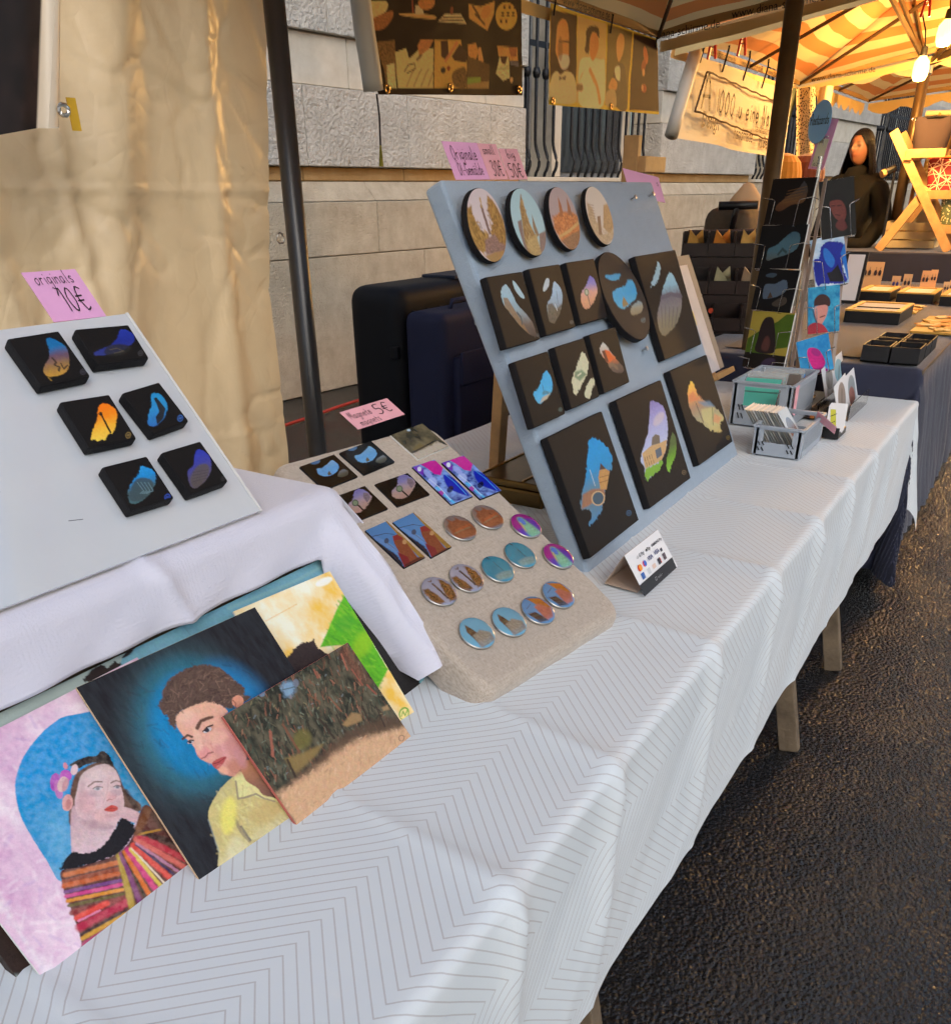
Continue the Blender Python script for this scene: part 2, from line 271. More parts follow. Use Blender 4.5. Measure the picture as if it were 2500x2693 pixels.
# ------------------------------------------------------------ measured layout: item = centre, right axis, up axis, width, height; outlines of the artwork in cm on their own canvas
ITEMS={
'g1':((1.5735,0.9208,1.294),(0.9997,0.0231,0.0),(-0.0078,0.3402,0.9403),0.1434,0.1364),
'g2':((1.7435,0.9246,1.2973),(0.9994,0.036,0.0),(-0.0121,0.3366,0.9416),0.1462,0.1362),
'g3':((1.9162,0.9277,1.2989),(1.0,0.0092,0.0),(-0.003,0.3274,0.9449),0.1445,0.1345),
'g5':((2.3889,0.9052,1.2294),(0.9996,0.0268,0.0),(-0.0106,0.3957,0.9183),0.3056,0.2692),
'g6':((1.5663,0.852,1.1467),(0.9995,0.0318,0.0),(-0.0112,0.3516,0.9361),0.1443,0.1326),
'g7':((1.7403,0.8564,1.1506),(0.9996,0.0268,0.0),(-0.0094,0.3493,0.937),0.1476,0.1323),
'g8':((1.9155,0.8604,1.1533),(0.9997,0.0261,0.0),(-0.0092,0.3509,0.9364),0.1521,0.1332),
'g9':((1.6612,0.7604,0.9415),(0.9996,0.0271,0.0),(-0.0113,0.4168,0.9089),0.2723,0.2646),
'g10':((2.0149,0.7678,0.9492),(1.0,0.0088,0.0),(-0.0036,0.4061,0.9138),0.2837,0.2664),
'g11':((2.3915,0.7803,0.9586),(1.0,0.0061,0.0),(-0.0026,0.418,0.9084),0.2926,0.2638),
'r1':((1.5787,0.9881,1.4436),(0.9999,0.0159,0.0),(-0.0044,0.2756,0.9613),0.1366,0.1366),
'r2':((1.7488,0.9913,1.4441),(0.9999,0.0159,0.0),(-0.0055,0.342,0.9397),0.1368,0.1368),
'r3':((1.921,0.9952,1.4468),(0.9999,0.0159,0.0),(-0.0055,0.342,0.9397),0.1361,0.1361),
'r4':((2.1111,0.9987,1.448),(0.9999,0.0159,0.0),(-0.006,0.3746,0.9272),0.1374,0.1374),
'r5':((2.1024,0.9148,1.2722),(0.9999,0.0159,0.0),(-0.008,0.4999,0.866),0.2261,0.2261),
'm1':((1.1017,1.0223,1.0664),(0.9964,-0.0764,0.0362),(0.0489,0.8705,0.4897),0.0838,0.0642),
'm2':((1.1998,1.0145,1.0698),(0.9971,-0.0604,0.0452),(0.0306,0.8718,0.489),0.0853,0.065),
'm3':((1.1947,0.9319,1.0233),(0.9923,-0.1236,0.0095),(0.103,0.8651,0.491),0.0858,0.0627),
'm4':((1.0912,0.9472,1.0236),(0.9939,-0.1087,0.018),(0.086,0.8671,0.4907),0.0811,0.0634),
'm5':((1.3418,0.9968,1.0711),(0.9968,-0.0691,0.0403),(0.0406,0.8711,0.4894),0.097,0.0765),
'm6':((1.2876,0.9076,1.0171),(0.9918,-0.1277,0.0072),(0.1078,0.8645,0.491),0.0626,0.1113),
'm7':((1.3582,0.8874,1.0114),(0.9925,-0.1215,0.0107),(0.1006,0.8653,0.491),0.0655,0.1106),
'm8':((1.0719,0.8582,0.9724),(0.9955,-0.0907,0.0282),(0.0653,0.8691,0.4903),0.054,0.0978),
'm9':((1.1349,0.847,0.9711),(0.9964,-0.0759,0.0365),(0.0483,0.8705,0.4897),0.0567,0.0969),
'e1':((0.6648,1.0824,1.3184),(0.9999,-0.0011,0.0141),(-0.0098,0.6606,0.7507),0.0721,0.0716),
'e2':((0.7627,1.0846,1.3224),(0.9982,-0.0468,-0.0379),(0.0593,0.6589,0.7499),0.082,0.056),
'e3':((0.672,1.0171,1.2443),(0.9983,-0.0452,-0.0361),(0.0569,0.659,0.75),0.0704,0.0697),
'e4':((0.762,1.016,1.2444),(0.9977,0.0369,0.0572),(-0.0674,0.6595,0.7487),0.0644,0.067),
'e5':((0.6672,0.9537,1.1722),(0.9994,-0.0296,-0.0183),(0.0333,0.6599,0.7506),0.0676,0.0669),
'e6':((0.7588,0.9511,1.1706),(0.9999,-0.0031,0.0117),(-0.0067,0.6606,0.7508),0.068,0.0684),
'p1':((0.4202,0.8049,0.8786),(0.9996,0.03,0.0),(-0.0198,0.6591,0.7518),0.3068,0.257),
'p2':((0.5972,0.7697,0.8859),(0.9978,-0.0664,0.0),(0.0434,0.6532,0.7559),0.2721,0.275),
'p3':((0.7136,0.7159,0.8472),(0.9999,-0.0169,0.0),(0.0111,0.655,0.7556),0.242,0.1725),
'p4':((0.8081,0.7874,0.8814),(0.9945,-0.1048,0.0),(0.068,0.645,0.7612),0.185,0.2612),
'p5':((0.6245,0.8214,0.8822),(1.0,0.0,0.0),(0.0,0.6442,0.7648),0.739,0.262),
'j1':((3.4719,0.9057,1.4609),(-0.4374,-0.8992,0.014),(0.1305,-0.0481,0.9903),0.1922,0.1498),
'j2':((3.4512,0.9094,1.3167),(-0.4329,-0.9002,0.0465),(0.1448,-0.0185,0.9893),0.2052,0.1434),
'j3':((3.4246,0.9001,1.1744),(-0.4379,-0.899,0.0105),(0.129,-0.0512,0.9903),0.1848,0.1427),
'j4':((3.3971,0.8899,1.0303),(-0.4336,-0.9002,0.0419),(0.1428,-0.0228,0.9895),0.1952,0.1472),
'j5':((3.3833,0.8929,0.9321),(-0.436,-0.8996,0.0245),(0.1352,-0.0386,0.9901),0.1959,0.0577),
'j6':((3.5089,0.7471,1.4397),(0.6189,-0.772,0.1448),(0.081,0.2461,0.9658),0.126,0.1869),
'j7':((3.4716,0.7356,1.2723),(0.6231,-0.7522,0.2145),(0.0359,0.3015,0.9528),0.1229,0.1688),
'j8':((3.44,0.7206,1.1168),(0.612,-0.7869,0.0793),(0.1226,0.1935,0.9734),0.1176,0.1578),
'j9':((3.4019,0.7152,0.9635),(0.624,-0.7408,0.2487),(0.0135,0.3284,0.9445),0.122,0.1297),
'k1':((3.567,0.6654,0.8658),(0.9985,0.0543,0.0054),(-0.0219,0.3079,0.9512),0.4398,0.1292),
'k2':((3.2371,0.5643,0.8542),(0.9977,0.0616,0.0281),(-0.0457,0.3065,0.9508),0.2423,0.1335),
'k3':((3.4592,0.5788,0.8569),(0.9985,0.0543,0.0057),(-0.0222,0.3079,0.9512),0.1897,0.1079),
'k4':((2.8866,0.6789,0.841),(0.6468,-0.3856,0.658),(0.1082,0.9004,0.4213),0.0504,0.1228),
'b1':((0,0,0),(1,0,0),(0,0,1),0.9334,0.3524),
'b2':((0,0,0),(1,0,0),(0,0,1),1.1747,0.3412),
}
QUADS={
'b1':[(2.4986,2.0,2.0877),(3.448,2.0,2.229),(3.4525,2.0,1.8363),(2.5475,2.0,1.7795)],
'b2':[(3.7835,2.06,2.178),(4.9199,2.06,2.1777),(5.0139,2.06,1.8575),(3.8013,2.06,1.8297)],
'b3':[(5.5623,2.1,2.1855),(7.2412,2.1,2.1399),(7.2728,2.1,1.7135),(5.3424,2.1,1.7713)],
'b0':[(0.9268,1.55,1.7903),(1.0977,1.55,1.8144),(1.0297,1.55,1.6054),(0.8608,1.55,1.5757)],
'b0roll':[(1.0977,1.55,1.8144),(1.117,1.55,1.8171),(1.0653,1.55,1.5945),(1.0297,1.55,1.6054)],
's_orig':[(0.7301,1.1955,1.4117),(0.8115,1.1934,1.4105),(0.7926,1.1417,1.3515),(0.713,1.1432,1.3519)],
's_mag':[(1.2686,1.1363,1.1271),(1.4022,1.1206,1.129),(1.3994,1.0774,1.1046),(1.264,1.0855,1.0984)],
's_oil':[(1.6406,1.1257,1.5919),(1.7774,1.1288,1.5938),(1.75,1.0957,1.525),(1.6185,1.0933,1.5243)],
's_small':[(1.7791,1.1285,1.5932),(1.8492,1.1297,1.5934),(1.8377,1.0976,1.5261),(1.75,1.0957,1.525)],
's_big':[(1.8544,1.1261,1.5857),(1.9387,1.1281,1.587),(1.9269,1.0993,1.5266),(1.8412,1.0974,1.5254)],
's_back':[(2.4967,1.1195,1.55),(2.7782,1.1201,1.5419),(2.725,1.0817,1.4628),(2.5113,1.0943,1.4965)],
's_post':[(3.6131,0.8692,1.719),(3.5824,0.8087,1.7108),(3.571,0.8332,1.5608),(3.601,0.8937,1.5642)],
's_postc':[(3.6163,0.8872,1.752),(3.594,0.8505,1.7239),(3.5923,0.8661,1.6638),(3.6139,0.902,1.69)],
'fr2':[(3.8529,1.4521,1.2681),(4.1787,1.4493,1.2512),(3.9549,1.2268,0.7896),(3.8563,1.2155,0.7691)],
'fr2sheet':[(3.8496,1.4381,1.2386),(4.1391,1.4341,1.2204),(3.906,1.2316,0.8013),(3.8619,1.3102,0.9686)],
'fr2note':[(3.8512,1.3631,1.0805),(3.9882,1.3598,1.0689),(3.9577,1.3355,1.0188),(3.8356,1.3365,1.0248)],
'woodL':[(2.8764,1.25,1.5888),(2.9651,1.25,1.592),(3.1015,1.25,1.5903),(2.9811,1.25,1.5575)],
'woodU':[(2.8642,1.25,1.6426),(2.9144,1.25,1.6541),(2.9483,1.25,1.5916),(2.8924,1.25,1.582)],
'tentf':[(1.6442,0.6745,0.78),(1.8481,0.6734,0.78),(1.6562,0.5587,0.78),(1.479,0.5595,0.78)],
}
POSES={'gray':((1.549,0.706,0.78),(0.9999,0.0159,0.0),(-0.0068,0.4284,0.9036)),'mag':((0.992,0.619,0.828),(0.9901,-0.1404,0.0),(0.1223,0.8625,0.4911)),'left':((0.183,0.897,1.07),(0.9999,-0.0135,0.0),(0.0089,0.6604,0.7508))}
BUT=[(1.2142,0.8225,0.9591),(1.2905,0.8111,0.9588),(1.3454,0.7593,0.9343),(1.3369,0.6834,0.8912),(1.2654,0.7249,0.9088),(1.1936,0.7297,0.9057),(1.1216,0.7489,0.9108),(1.0526,0.7579,0.9103),(1.0364,0.6733,0.8618),(1.1079,0.6545,0.857),(1.1788,0.6383,0.8536),(1.248,0.6351,0.8572)]
ARTS={
'g1':[('F',(42,38,36)),('S',[(3.92,2.68),(5.96,1.72),(7.32,2.79),(8.59,5.79),(11.28,8.29),(12.81,10.21),(12.69,12.7),(10.16,11.98),(7.27,9.76),(4.81,7.04),(3.6,5.71),(3.23,4.25)],[(160,190,205),(150,185,205),(140,160,170),(110,98,92),(75,68,64)],0.22,{'jag':0.203}),('P',[(3.82,4.08),(5.45,4.26),(6.96,6.81),(9.08,10.23),(10.16,11.98),(7.21,9.87),(4.81,7.04),(3.53,5.82)],(140,112,80),0.352,{'a':0.85,'grain':0.4}),('L',[(7.65,7.37),(8.56,8.45),(8.37,9.65)],0.542,(80,82,88),0.9),('S',[(9.2,1.32),(10.37,1.9),(12.1,4.24),(11.91,4.99),(10.6,4.56),(9.23,2.98)],(165,195,210),0.176,{'jag':0.136}),('S',[(14.02,12.72),(13.8,12.82),(13.52,12.88),(13.23,12.87),(12.99,12.79),(12.86,12.68),(12.84,12.53),(12.96,12.4),(13.18,12.29),(13.46,12.24),(13.75,12.25),(13.99,12.32),(14.13,12.44),(14.14,12.58)],(110,115,118),0.068,{'a':0.75}),('S',[(13.87,12.67),(13.71,12.75),(13.5,12.79),(13.29,12.78),(13.12,12.73),(13.03,12.65),(13.02,12.54),(13.11,12.44),(13.27,12.36),(13.47,12.32),(13.68,12.33),(13.85,12.38),(13.95,12.47),(13.96,12.57)],(30,28,29),0.068,{'a':0.9}),('L',[(13.2,12.61),(13.48,12.46),(13.5,12.65),(13.78,12.51)],0.102,(110,115,118),0.8)],
'g2':[('F',(42,38,36)),('S',[(9.46,3.24),(11.54,4.37),(12.08,6.0),(10.4,8.16),(8.03,9.93),(4.66,11.4),(2.67,10.73),(3.02,8.75),(3.89,7.34),(7.02,5.68)],[(165,195,220),(160,190,215),(150,175,195),(105,98,88),(95,88,75)],0.248,{'jag':0.229}),('P',[(3.89,7.34),(6.26,7.38),(6.66,8.2),(7.49,8.83),(10.55,7.92),(8.03,9.93),(4.66,11.4),(2.67,10.73)],(100,95,85),0.496,{'grain':0.6,'a':0.9}),('L',[(9.65,5.2),(8.82,7.7)],0.191,(90,110,125),1),('L',[(7.41,7.78),(7.53,8.96)],0.344,(200,215,225),1),('S',[(6.74,2.26),(7.69,2.66),(6.66,3.84),(4.67,4.64),(3.57,4.51),(5.0,3.15)],(185,200,210),0.199,{'jag':0.153}),('S',[(13.67,12.39),(13.37,12.52),(12.98,12.57),(12.59,12.55),(12.26,12.46),(12.07,12.31),(12.05,12.13),(12.21,11.97),(12.5,11.84),(12.89,11.79),(13.28,11.81),(13.61,11.9),(13.8,12.05),(13.82,12.23)],(120,125,128),0.076,{'a':0.75}),('S',[(13.46,12.33),(13.24,12.42),(12.96,12.47),(12.67,12.45),(12.44,12.39),(12.3,12.28),(12.29,12.15),(12.41,12.03),(12.63,11.93),(12.91,11.89),(13.2,11.9),(13.43,11.97),(13.57,12.08),(13.58,12.21)],(30,28,29),0.076,{'a':0.9}),('L',[(12.54,12.23),(12.92,12.07),(12.95,12.29),(13.33,12.12)],0.134,(120,125,128),0.8)],
'g3':[('F',(58,47,42)),('S',[(6.71,5.44),(9.17,3.96),(10.53,3.54),(12.07,4.71),(12.11,6.95),(9.76,8.7),(5.6,10.25),(3.01,9.75),(2.81,7.85),(4.28,6.35)],[(115,112,205),(150,140,200),(215,165,150),(222,165,130),(205,150,120)],0.268,{'jag':0.289}),('S',[(7.55,6.77),(7.41,7.12),(7.06,7.4),(6.59,7.56),(6.08,7.56),(5.64,7.41),(5.35,7.13),(5.26,6.79),(5.4,6.44),(5.74,6.16),(6.21,6.01),(6.72,6.0),(7.17,6.15),(7.46,6.43)],(120,140,105),0.124,{}),('S',[(7.1,6.78),(7.01,7.01),(6.8,7.2),(6.51,7.3),(6.2,7.3),(5.93,7.2),(5.75,7.02),(5.7,6.79),(5.79,6.56),(6.0,6.37),(6.29,6.26),(6.6,6.26),(6.87,6.36),(7.05,6.55)],(190,190,170),0.124,{}),('L',[(6.53,7.47),(6.63,9.8)],0.413,(120,95,95),0.9)],
'g5':[('F',(44,40,38)),('S',[(14.98,2.05),(14.98,4.32),(10.23,7.18),(4.68,7.91),(9.59,5.39)],(160,195,210),0.321,{'jag':0.493}),('S',[(21.37,5.45),(24.45,8.96),(24.51,13.37),(18.38,17.81),(6.36,20.78),(2.32,19.77),(2.94,15.98),(8.88,11.76),(14.57,8.32)],[(165,205,220),(150,195,215),(120,115,125),(135,130,130),(128,122,105),(120,115,95)],0.427,{'jag':0.411}),('L',[(9.91,11.37),(17.35,11.11),(25.05,12.39)],1.151,(105,98,112),0.9),('L',[(8.04,13.64),(4.65,18.62)],0.411,(95,92,88),0.7),('L',[(10.91,13.95),(6.8,18.89)],0.411,(95,92,88),0.7),('L',[(13.82,14.27),(8.99,19.16)],0.411,(95,92,88),0.7),('L',[(16.78,14.59),(11.21,19.44)],0.411,(95,92,88),0.7),('L',[(19.8,14.93),(13.46,19.73)],0.411,(95,92,88),0.7)],
'g6':[('F',(36,34,34)),('S',[(10.78,3.45),(12.34,4.37),(12.41,6.19),(10.73,7.81),(7.06,8.75),(4.49,9.0),(3.39,7.48),(3.74,6.46),(6.05,6.09),(8.07,4.83)],[(70,170,225),(75,175,228),(95,180,225)],0.249,{'jag':0.269}),('P',[(6.57,8.1),(10.37,7.88),(8.3,8.72),(4.8,8.98)],(195,180,150),0.399,{'a':0.9}),('L',[(8.06,5.79),(7.73,7.23)],0.192,(60,90,110),0.9),('L',[(7.3,7.43),(8.54,7.39),(9.55,7.72)],0.614,(80,110,100),0.6),('S',[(13.2,12.05),(12.91,12.16),(12.54,12.21),(12.17,12.17),(11.87,12.05),(11.69,11.89),(11.68,11.7),(11.84,11.54),(12.13,11.42),(12.5,11.38),(12.87,11.42),(13.17,11.53),(13.34,11.7),(13.35,11.88)],(110,140,140),0.077,{'a':0.75}),('S',[(13.01,11.98),(12.79,12.06),(12.52,12.1),(12.26,12.07),(12.04,11.99),(11.92,11.87),(11.91,11.73),(12.03,11.61),(12.24,11.52),(12.51,11.49),(12.78,11.52),(13.0,11.6),(13.12,11.72),(13.12,11.85)],(30,28,29),0.077,{'a':0.9}),('L',[(12.14,11.83),(12.51,11.67),(12.53,11.91),(12.9,11.75)],0.134,(110,140,140),0.8)],
'g7':[('F',(40,37,36)),('S',[(11.52,2.85),(13.12,3.63),(13.5,5.46),(11.16,7.44),(7.45,9.15),(3.79,10.53),(2.74,10.04),(3.11,8.94),(3.7,7.29),(7.18,5.28)],(205,205,175),0.221,{'jag':0.383,'grain':0.12}),('P',[(6.06,5.96),(9.42,6.1),(11.22,7.45),(7.03,8.18),(5.07,6.96)],(120,145,115),0.664,{'a':0.9,'grain':0.5}),('L',[(6.78,6.97),(8.64,6.76)],0.341,(215,215,190),0.9),('S',[(13.17,8.54),(14.04,9.44),(11.85,11.15),(8.8,12.53),(7.51,11.24),(9.97,9.61)],(205,205,175),0.221,{'jag':0.383})],
'g8':[('F',(42,38,36)),('S',[(5.84,2.43),(7.52,3.32),(9.26,5.4),(11.83,7.7),(13.53,9.95),(9.46,10.05),(6.64,8.74),(5.29,6.63),(3.32,4.49),(3.9,3.1)],[(205,205,198),(195,180,170),(222,120,70),(110,95,85),(95,80,75)],0.307,{'jag':0.33}),('P',[(5.92,3.98),(8.19,4.62),(9.68,6.71),(6.97,7.06),(5.13,6.29)],(225,110,60),0.307,{}),('P',[(4.16,4.02),(5.83,4.12),(6.35,6.8),(4.85,6.71)],(115,70,55),0.307,{}),('L',[(6.14,7.7),(8.12,7.72),(10.13,9.03)],0.849,(135,115,95),0.8)],
'g9':[('F',(38,37,38)),('S',[(16.32,4.2),(19.04,4.26),(21.33,5.37),(24.57,9.15),(22.63,12.06),(20.33,12.86),(16.35,15.68),(12.49,18.37),(8.96,19.84),(3.61,20.27),(6.32,18.66),(5.57,17.0),(3.28,16.44),(3.95,14.79),(8.59,11.61),(12.21,8.42),(14.95,5.89)],[(35,150,218),(40,150,215),(45,145,205),(95,135,160),(100,130,150),(75,135,180)],0.275,{'jag':0.507,'grain':0.1}),('P',[(5.76,13.81),(10.19,13.89),(15.65,15.16),(15.22,16.63),(9.5,16.49),(6.63,16.55),(3.27,16.28)],(160,110,75),0.659,{'a':0.9,'grain':0.4}),('P',[(16.61,11.23),(19.33,11.5),(21.04,12.64),(16.66,15.77),(14.0,14.94),(14.91,12.46)],(190,145,90),0.275,{'grain':0.2}),('P',[(18.18,9.91),(19.57,11.66),(16.68,11.16)],(85,65,60),0.22,{}),('L',[(15.5,12.62),(20.03,13.24)],0.211,(140,100,65),0.8),('L',[(14.51,13.58),(18.71,14.14)],0.211,(140,100,65),0.8),('L',[(12.42,10.11),(12.23,13.55)],0.253,(200,205,205),1),('S',[(14.32,17.48),(13.28,17.88),(11.92,17.98),(10.52,17.75),(9.35,17.25),(8.64,16.57),(8.53,15.86),(9.02,15.25),(10.02,14.85),(11.34,14.74),(12.74,14.95),(13.93,15.44),(14.68,16.12),(14.82,16.84)],(200,170,130),0.127,{}),('S',[(13.78,17.25),(12.92,17.59),(11.81,17.68),(10.68,17.51),(9.74,17.11),(9.19,16.56),(9.11,15.98),(9.53,15.47),(10.36,15.13),(11.45,15.03),(12.58,15.19),(13.53,15.58),(14.11,16.13),(14.2,16.72)],(72,92,108),0.169,{}),('S',[(24.3,23.87),(23.83,24.0),(23.26,24.0),(22.68,23.88),(22.23,23.65),(21.98,23.36),(21.99,23.08),(22.25,22.85),(22.71,22.72),(23.28,22.71),(23.85,22.84),(24.31,23.06),(24.57,23.35),(24.56,23.64)],(70,110,150),0.084,{'a':0.75}),('S',[(24.01,23.73),(23.67,23.82),(23.25,23.83),(22.83,23.74),(22.5,23.57),(22.33,23.37),(22.34,23.16),(22.53,22.99),(22.87,22.89),(23.29,22.89),(23.7,22.97),(24.03,23.14),(24.21,23.34),(24.2,23.55)],(30,28,29),0.084,{'a':0.9}),('L',[(22.67,23.35),(23.26,23.17),(23.27,23.54),(23.86,23.36)],0.19,(70,110,150),0.8)],
'g10':[('F',(38,36,37)),('S',[(17.75,3.82),(20.57,4.12),(24.51,5.96),(24.76,9.14),(22.67,12.56),(18.61,15.89),(12.79,18.35),(7.25,19.72),(2.8,19.91),(3.44,16.98),(2.81,14.96),(7.05,12.45),(11.7,9.8),(15.19,6.5)],[(140,130,190),(160,155,210),(175,178,220),(180,190,225),(170,180,210),(160,170,190)],0.33,{'jag':0.355}),('S',[(21.32,9.36),(19.51,9.67),(17.78,9.73),(16.47,9.54),(15.81,9.15),(15.94,8.62),(16.82,8.06),(18.29,7.57),(20.07,7.26),(21.81,7.18),(23.17,7.35),(23.87,7.75),(23.75,8.3),(22.83,8.87)],(210,195,200),1.015,{'a':0.7}),('P',[(4.65,13.89),(8.73,13.52),(11.0,13.38),(16.32,13.93),(20.79,14.09),(18.25,16.33),(14.01,17.95),(3.87,17.5)],(200,165,118),0.264,{'grain':0.15}),('P',[(11.0,13.38),(12.75,11.73),(15.19,11.42),(17.23,12.23),(16.27,13.99)],(122,110,98),0.264,{}),('P',[(12.18,14.87),(15.99,14.91),(15.34,16.86),(11.63,17.0)],(95,105,120),0.198,{}),('L',[(5.37,15.09),(5.15,15.89)],0.355,(120,95,70),0.9),('L',[(6.73,15.19),(6.54,15.96)],0.355,(120,95,70),0.9),('L',[(8.1,15.29),(7.93,16.04)],0.355,(120,95,70),0.9),('L',[(9.48,15.39),(9.34,16.11)],0.355,(120,95,70),0.9),('L',[(5.38,16.46),(5.21,17.1)],0.355,(120,95,70),0.9),('L',[(6.74,16.56),(6.59,17.18)],0.355,(120,95,70),0.9),('L',[(8.12,16.67),(7.99,17.26)],0.355,(120,95,70),0.9),('L',[(9.51,16.78),(9.41,17.35)],0.355,(120,95,70),0.9),('S',[(4.03,17.82),(8.75,17.84),(14.77,18.14),(11.85,19.52),(7.14,19.86),(2.34,19.95)],(125,175,65),0.33,{'jag':0.609}),('S',[(25.21,13.31),(26.41,14.83),(25.02,17.42),(20.38,19.92),(15.98,21.51),(16.21,19.22),(20.18,16.62)],[(95,115,70),(90,110,65),(110,160,55),(135,190,70)],0.264,{'jag':0.457}),('S',[(26.17,24.5),(25.66,24.64),(25.02,24.65),(24.39,24.54),(23.87,24.32),(23.59,24.04),(23.58,23.76),(23.85,23.53),(24.35,23.39),(24.98,23.38),(25.61,23.49),(26.13,23.71),(26.43,23.99),(26.44,24.27)],(125,110,85),0.101,{'a':0.75}),('S',[(25.84,24.37),(25.47,24.47),(25.0,24.48),(24.54,24.4),(24.17,24.24),(23.97,24.04),(23.97,23.84),(24.17,23.67),(24.54,23.56),(25.0,23.55),(25.46,23.63),(25.83,23.79),(26.04,23.99),(26.04,24.2)],(30,28,29),0.101,{'a':0.9}),('L',[(24.35,24.02),(24.99,23.83),(25.01,24.2),(25.66,24.01)],0.203,(125,110,85),0.8)],
'g11':[('F',(40,38,38)),('S',[(11.33,4.8),(13.05,5.85),(14.19,9.46),(18.45,12.21),(25.62,16.02),(27.39,18.84),(22.62,19.67),(22.92,21.79),(16.25,19.9),(10.89,16.94),(6.05,13.78),(5.49,10.82),(6.52,7.65)],[(245,205,85),(235,165,95),(175,140,115),(165,160,130),(195,185,130),(190,170,110)],0.394,{'jag':0.607}),('P',[(6.86,8.09),(11.16,7.39),(12.03,9.44),(15.6,9.73),(12.38,10.27),(6.04,9.61)],(225,140,95),0.631,{'a':0.8}),('P',[(12.42,10.85),(20.85,12.09),(23.48,14.39),(15.79,12.67)],(115,145,170),1.104,{'a':0.8}),('P',[(12.69,13.02),(23.48,14.39),(15.65,17.96),(11.77,15.95)],(205,195,135),0.788,{'a':0.7}),('L',[(21.18,14.33),(18.09,18.49)],0.607,(110,120,75),0.8),('L',[(10.59,11.07),(11.48,16.28)],0.849,(120,100,85),0.8),('P',[(21.48,15.99),(26.14,18.17),(22.22,19.17),(18.68,17.81)],(215,150,110),0.946,{'a':0.8}),('S',[(27.52,24.8),(26.97,24.94),(26.27,24.95),(25.58,24.85),(25.01,24.64),(24.7,24.37),(24.68,24.1),(24.98,23.87),(25.53,23.73),(26.21,23.71),(26.91,23.81),(27.48,24.02),(27.8,24.29),(27.82,24.57)],(140,115,50),0.121,{'a':0.75}),('S',[(27.16,24.67),(26.76,24.77),(26.25,24.78),(25.74,24.71),(25.34,24.56),(25.11,24.37),(25.11,24.17),(25.33,24.0),(25.73,23.89),(26.24,23.88),(26.74,23.95),(27.15,24.1),(27.38,24.29),(27.38,24.5)],(30,28,29),0.121,{'a':0.9}),('L',[(25.53,24.34),(26.23,24.15),(26.26,24.51),(26.96,24.32)],0.212,(140,115,50),0.8)],
'r1':[('F',(205,192,196)),('P',[(0.78,2.99),(2.43,3.23),(2.51,4.98),(3.73,7.22),(6.51,8.21),(6.05,10.23),(2.95,11.88),(0.21,9.95),(-1.0,6.84)],(158,122,66),0.567,{'grain':0.7,'jag':0.436}),('P',[(9.23,1.33),(11.44,2.7),(13.35,5.93),(13.13,9.63),(10.88,12.32),(6.82,11.64),(7.44,8.25),(8.84,6.26),(8.23,3.99)],(150,112,62),0.567,{'grain':0.7,'jag':0.436}),('T',[(0.78,2.99),(2.51,4.98),(6.51,8.21),(2.95,11.88),(-1.0,6.84)],90,[(176,140,80),(128,96,50),(190,150,86),(110,84,48)],0.81,0.249,1.2,0.8,0.7),('T',[(9.23,1.33),(13.35,5.93),(10.88,12.32),(7.44,8.25),(8.23,3.99)],90,[(170,132,76),(122,90,48),(188,146,80)],0.81,0.249,1.2,0.8,0.7),('L',[(6.1,3.29),(6.98,8.0)],0.81,(120,95,88),1),('L',[(6.26,1.75),(6.1,3.29)],0.436,(185,150,90),1),('P',[(4.62,9.26),(8.84,8.3),(10.01,9.96),(12.22,10.52),(11.09,11.87),(3.85,11.93)],(142,112,105),0.648,{'grain':0.5}),('P',[(3.3,12.12),(7.29,11.66),(11.79,11.44),(8.34,13.57),(5.47,13.51)],(165,130,85),0.405,{})],
'r2':[('F',(165,198,208)),('P',[(6.6,0.77),(6.65,4.05),(6.95,6.76),(8.2,9.29),(8.89,12.86),(6.61,13.87),(3.26,13.04),(2.56,11.03),(3.77,7.16),(4.67,3.53)],(152,122,80),0.267,{'grain':0.5}),('P',[(9.02,5.09),(9.35,7.34),(9.83,9.36),(8.45,9.81),(7.98,7.79)],(140,118,95),0.222,{}),('P',[(2.12,6.38),(3.88,6.06),(2.86,10.06),(3.26,13.04),(2.03,11.49),(1.78,8.31)],(130,112,108),0.267,{}),('P',[(9.98,9.11),(13.76,8.5),(12.55,11.52),(8.06,13.32)],(138,118,112),0.267,{'grain':0.2}),('T',[(6.64,0.89),(6.95,6.76),(8.64,12.34),(3.26,13.04),(3.77,7.16)],90,[(176,144,98),(128,100,64),(196,170,122)],0.889,0.274,1.3,0.5,0.6),('P',[(3.91,10.11),(8.89,9.07),(8.6,13.35),(4.17,13.34)],(185,160,112),0.711,{'grain':0.4,'a':0.8})],
'r3':[('F',(176,158,160)),('P',[(1.07,6.07),(4.49,5.37),(10.16,5.22),(14.62,6.4),(12.18,11.5),(6.34,13.65),(2.14,11.31),(0.29,8.37)],(198,125,78),0.781,{'grain':0.5,'jag':0.376}),('P',[(5.97,1.88),(6.62,3.84),(6.44,6.2),(4.62,6.15),(5.26,4.08)],(165,105,72),0.244,{}),('P',[(10.19,2.04),(10.8,4.17),(10.78,6.31),(8.75,5.99)],(160,105,78),0.244,{}),('T',[(1.07,6.07),(10.16,5.22),(14.13,8.29),(6.5,13.39),(0.29,8.37)],110,[(214,140,88),(176,106,66),(150,92,62),(226,160,110)],0.902,0.301,0.2,0.9,0.6),('L',[(1.79,10.38),(7.01,9.4),(13.16,7.72)],0.676,(205,165,110),1),('P',[(2.14,11.31),(8.55,9.99),(13.16,9.35),(10.26,12.5),(5.73,13.62)],(150,112,85),0.586,{'grain':0.4})],
